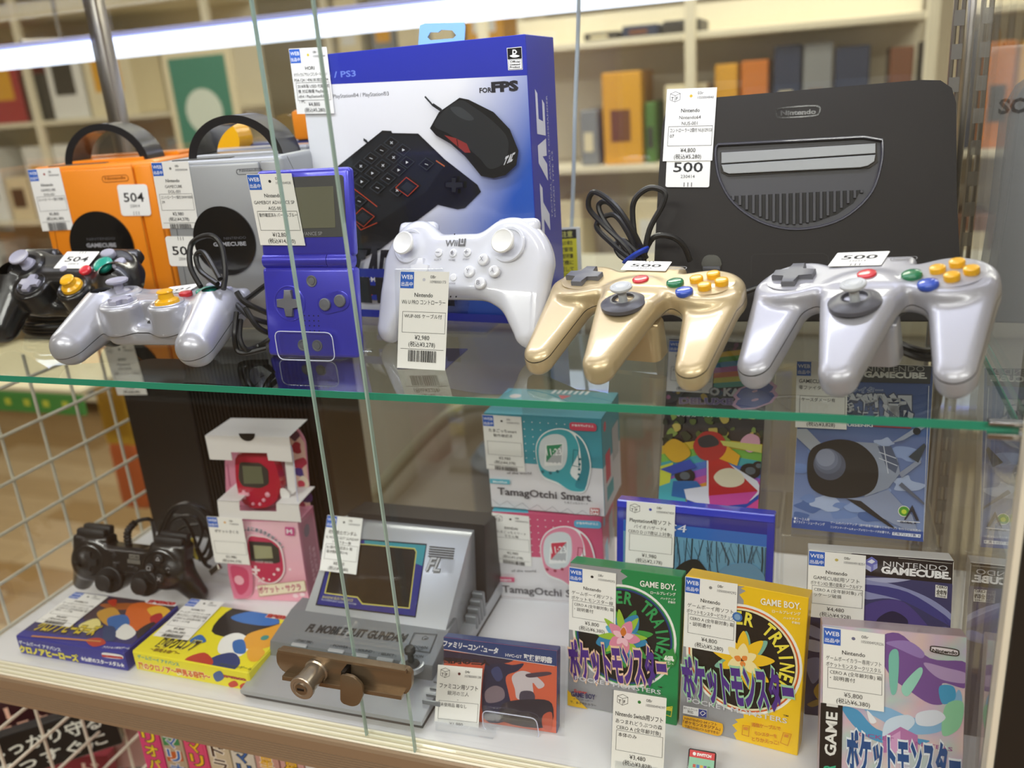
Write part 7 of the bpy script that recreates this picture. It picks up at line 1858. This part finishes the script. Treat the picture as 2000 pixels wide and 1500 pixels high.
tag_mesh(t, fsr.shifted(.0), [(641, 1008), (712, 1016), (697, 1124), (628, 1117)], num='1050004929', lines=('機動戦士ガンダム', 'FL MOBILE SUIT GUNDAM', 'アダプター無'), note=('8.1動作確認済み 箱', '電池駆動(単2×4)'), price='¥8,800', tax='(税込¥9,680)', dot='666666', off=.003)
# bagged manual on a stand
b0, b1 = Zd(866, 1400), Zd(1080, 1432)
tfm, fc, A, W_, H = upright('bagged_game', 'orange-covered game booklet in a clear bag on a small stand at the front', 'booklet', (b0, b1), [(862, 1240), (1092, 1273), (1080, 1432), (866, 1400)], .28, .010, '27447f', mat('booklet_blue', '2a4682', .35, coat=.3), (820, 1200, 3.448))
A.loc([(0, 0), (W_, 0), (W_, H), (0, H)], 'e0694c')
for i, (pts, col) in enumerate(((((440, 330), (520, 320), (620, 340), (700, 330), (660, 380), (580, 420), (600, 540), (620, 700), (430, 700)), '24284c'), (((440, 520), (500, 480), (560, 500), (570, 560), (520, 590), (450, 590)), '8a7a86'), (((620, 420), (680, 380), (760, 400), (840, 470), (800, 500), (760, 460), (760, 560), (660, 570), (640, 500)), 'd8cfd4'), (((680, 520), (760, 520), (770, 580), (680, 590)), '4a4458'), (((560, 600), (760, 570), (890, 600), (860, 760), (560, 720)), '2a2638'),
                                 (((720, 400), (860, 385), (880, 405), (740, 425)), '4c3c50'), (((130, 240), (300, 260), (620, 290), (560, 330), (300, 320), (130, 300)), '332c48'), (((480, 380), (530, 350), (560, 420), (520, 450)), '3c4878'), (((830, 680), (890, 660), (885, 780), (830, 760)), 'c85a44'))): A.smooth(pts, col, 4)
A.text('銀河の三人', (165, 322), (470, 340), 34, '2b1a24', .06)
y_ = float(A.p((500, 260))[1]); q = A.p((905, 345)); A.loc([(0, A.p((135, 228))[1]), (W_, q[1]), (W_, H), (0, H)], '27447f'); A.line([(135, 230), (908, 346)], 3, 'e8e8ee')
A.text('ファミリーコンピュータ', (158, 208), (524, 262), 36, 'f0f0f4', .05, slant=.15); A.text('HVC-GT', (578, 280), (688, 294), 20, 'f0f0f4', .02); A.text('取扱説明書', (702, 300), (890, 324), 36, 'f2f2f4', .04)
A.build(tfm)
BAG = clear('plastic_bag', tint=(.96, .96, .97), f0=.09, rough=.08)
rb2 = random.Random(5); nx_, ny_ = 18, 14; v = []; f = []
for j in range(ny_ + 1):
    for i in range(nx_ + 1): v.append((-.005 + (W_ + .012) * i / nx_, -.001 + (H + .006) * j / ny_, .0022 + rb2.uniform(-.0006, .0006)))
for j in range(ny_):
    for i in range(nx_): a = j * (nx_ + 1) + i; f.append((a, a + 1, a + nx_ + 2, a + nx_ + 1))
MB().add((v, f)).build('clear_bag', BAG, tfm, smooth='all')
tag_mesh(tfm, fc, [(861, 1293), (947, 1300), (938, 1438), (852, 1428)], kind='tf', code='04r', num='10780000138', lines=('ファミコン用ソフト', '銀河の三人', '-'), note=('未使用品 箱なし',), price='¥1,980', tax='(税込¥2,178)', dot='5a1f22', off=.006)
st = thing('clear_stand', 'clear acrylic stand in front of the bagged booklet', 'stand', fc.matrix())
P = round_poly([tuple(fc.L(*p)) for p in ((947, 1381), (1052, 1397), (1058, 1436), (949, 1418))], .005); P = [(x, y) for x, y in P]
MB().add(prism(P, .0045, .0065, .0005)).build('front_lip', ACR, st)
MB().add(tube([tuple(fc.Wd(p[0], p[1], .0065)) for p in P], .0004, 6, True, 1)).build('lip_edge', mat('acryl_edge'), st, world=True, smooth=True)
MB().add(rbox(.0, -.004, .010, .05, .004, .018, .0006, 1)).build('tag_clip', ACR, st)
# standing tag and cartridge at the front
bl, br = Zd(1192, 1510), Zd(1296, 1528); ux = unit(br - bl); fc = Face(bl, ux, unit(np.array((0, 0, 1.)) + np.cross([0, 0, 1.], ux) * .25))
t = thing('price_card_stand', 'standing white price card at the front before the green box', 'price card', fc.matrix())
W_ = float(np.linalg.norm(br - bl)); H = float(fc.L(1200, 1347)[1])
MB().add(rbox(0, 0, -.0016, W_, H, -.0008, .0002, 1)).build('sleeve', ACR, t)
MB().add(rbox(.004, 0, .002, W_ - .004, .012, .0035, .0004, 1)).build('foot_clip', ACR, t)
tag_mesh(t, fc, [(1200, 1347), (1301, 1364), (1296, 1528), (1192, 1510)], kind='tf', num='105000494197', lines=('Nintendo Switch用ソフト', 'あつまれどうぶつの森', 'CERO A (全年齢対象)'), note=('本体のみ',), price='¥3,480', tax='(税込¥3,828)', dot='2c7a34', off=0)
bl, br = Zd(1339, 1530), Zd(1394, 1540); ux = unit(br - bl); fc = Face(bl, ux, unit(np.array((0, 0, 1.)) + np.cross([0, 0, 1.], ux) * 1.1))
Wc = float(np.linalg.norm(br - bl)); Hc = float((fc.L(1342, 1462)[1] + fc.L(1396, 1467)[1]) / 2)
t = thing('game_card', 'small black game card with a red and mint label at the front edge', 'game card', fc.matrix())
MB().add(prism(rrect(0, 0, Wc, Hc, .0015), -.003, 0, .0004)).build('shell', BLACKP, t, smooth=True)
A = Art(fc, GB, .0001); A.loc([(.001, .002), (Wc - .001, .002), (Wc - .001, Hc - .001), (.001, Hc - .001)], '8fc8a8'); A.loc([(.001, Hc * .76), (Wc - .001, Hc * .76), (Wc - .001, Hc - .001), (.001, Hc - .001)], 'd42c34')
A.tloc('SWITCH', (Wc * .32, Hc * .82), (Wc * .5, 0), (0, Hc * .08), 'f4f4f4', .05); A.loc([np.array(q) for q in circ(Wc * .22, Hc * .86, Hc * .05, 12)], 'f4f4f4')
for i, c_ in enumerate(('c84c3c', '3c7cc0', 'e0a83c', '6c4c9c', '4c9c4c')): A.loc([(Wc * (.2 + .13 * i), Hc * .48), (Wc * (.3 + .13 * i), Hc * .48), (Wc * (.3 + .13 * i), Hc * .57), (Wc * (.2 + .13 * i), Hc * .57)], c_)
A.build(t, 'printed_label')
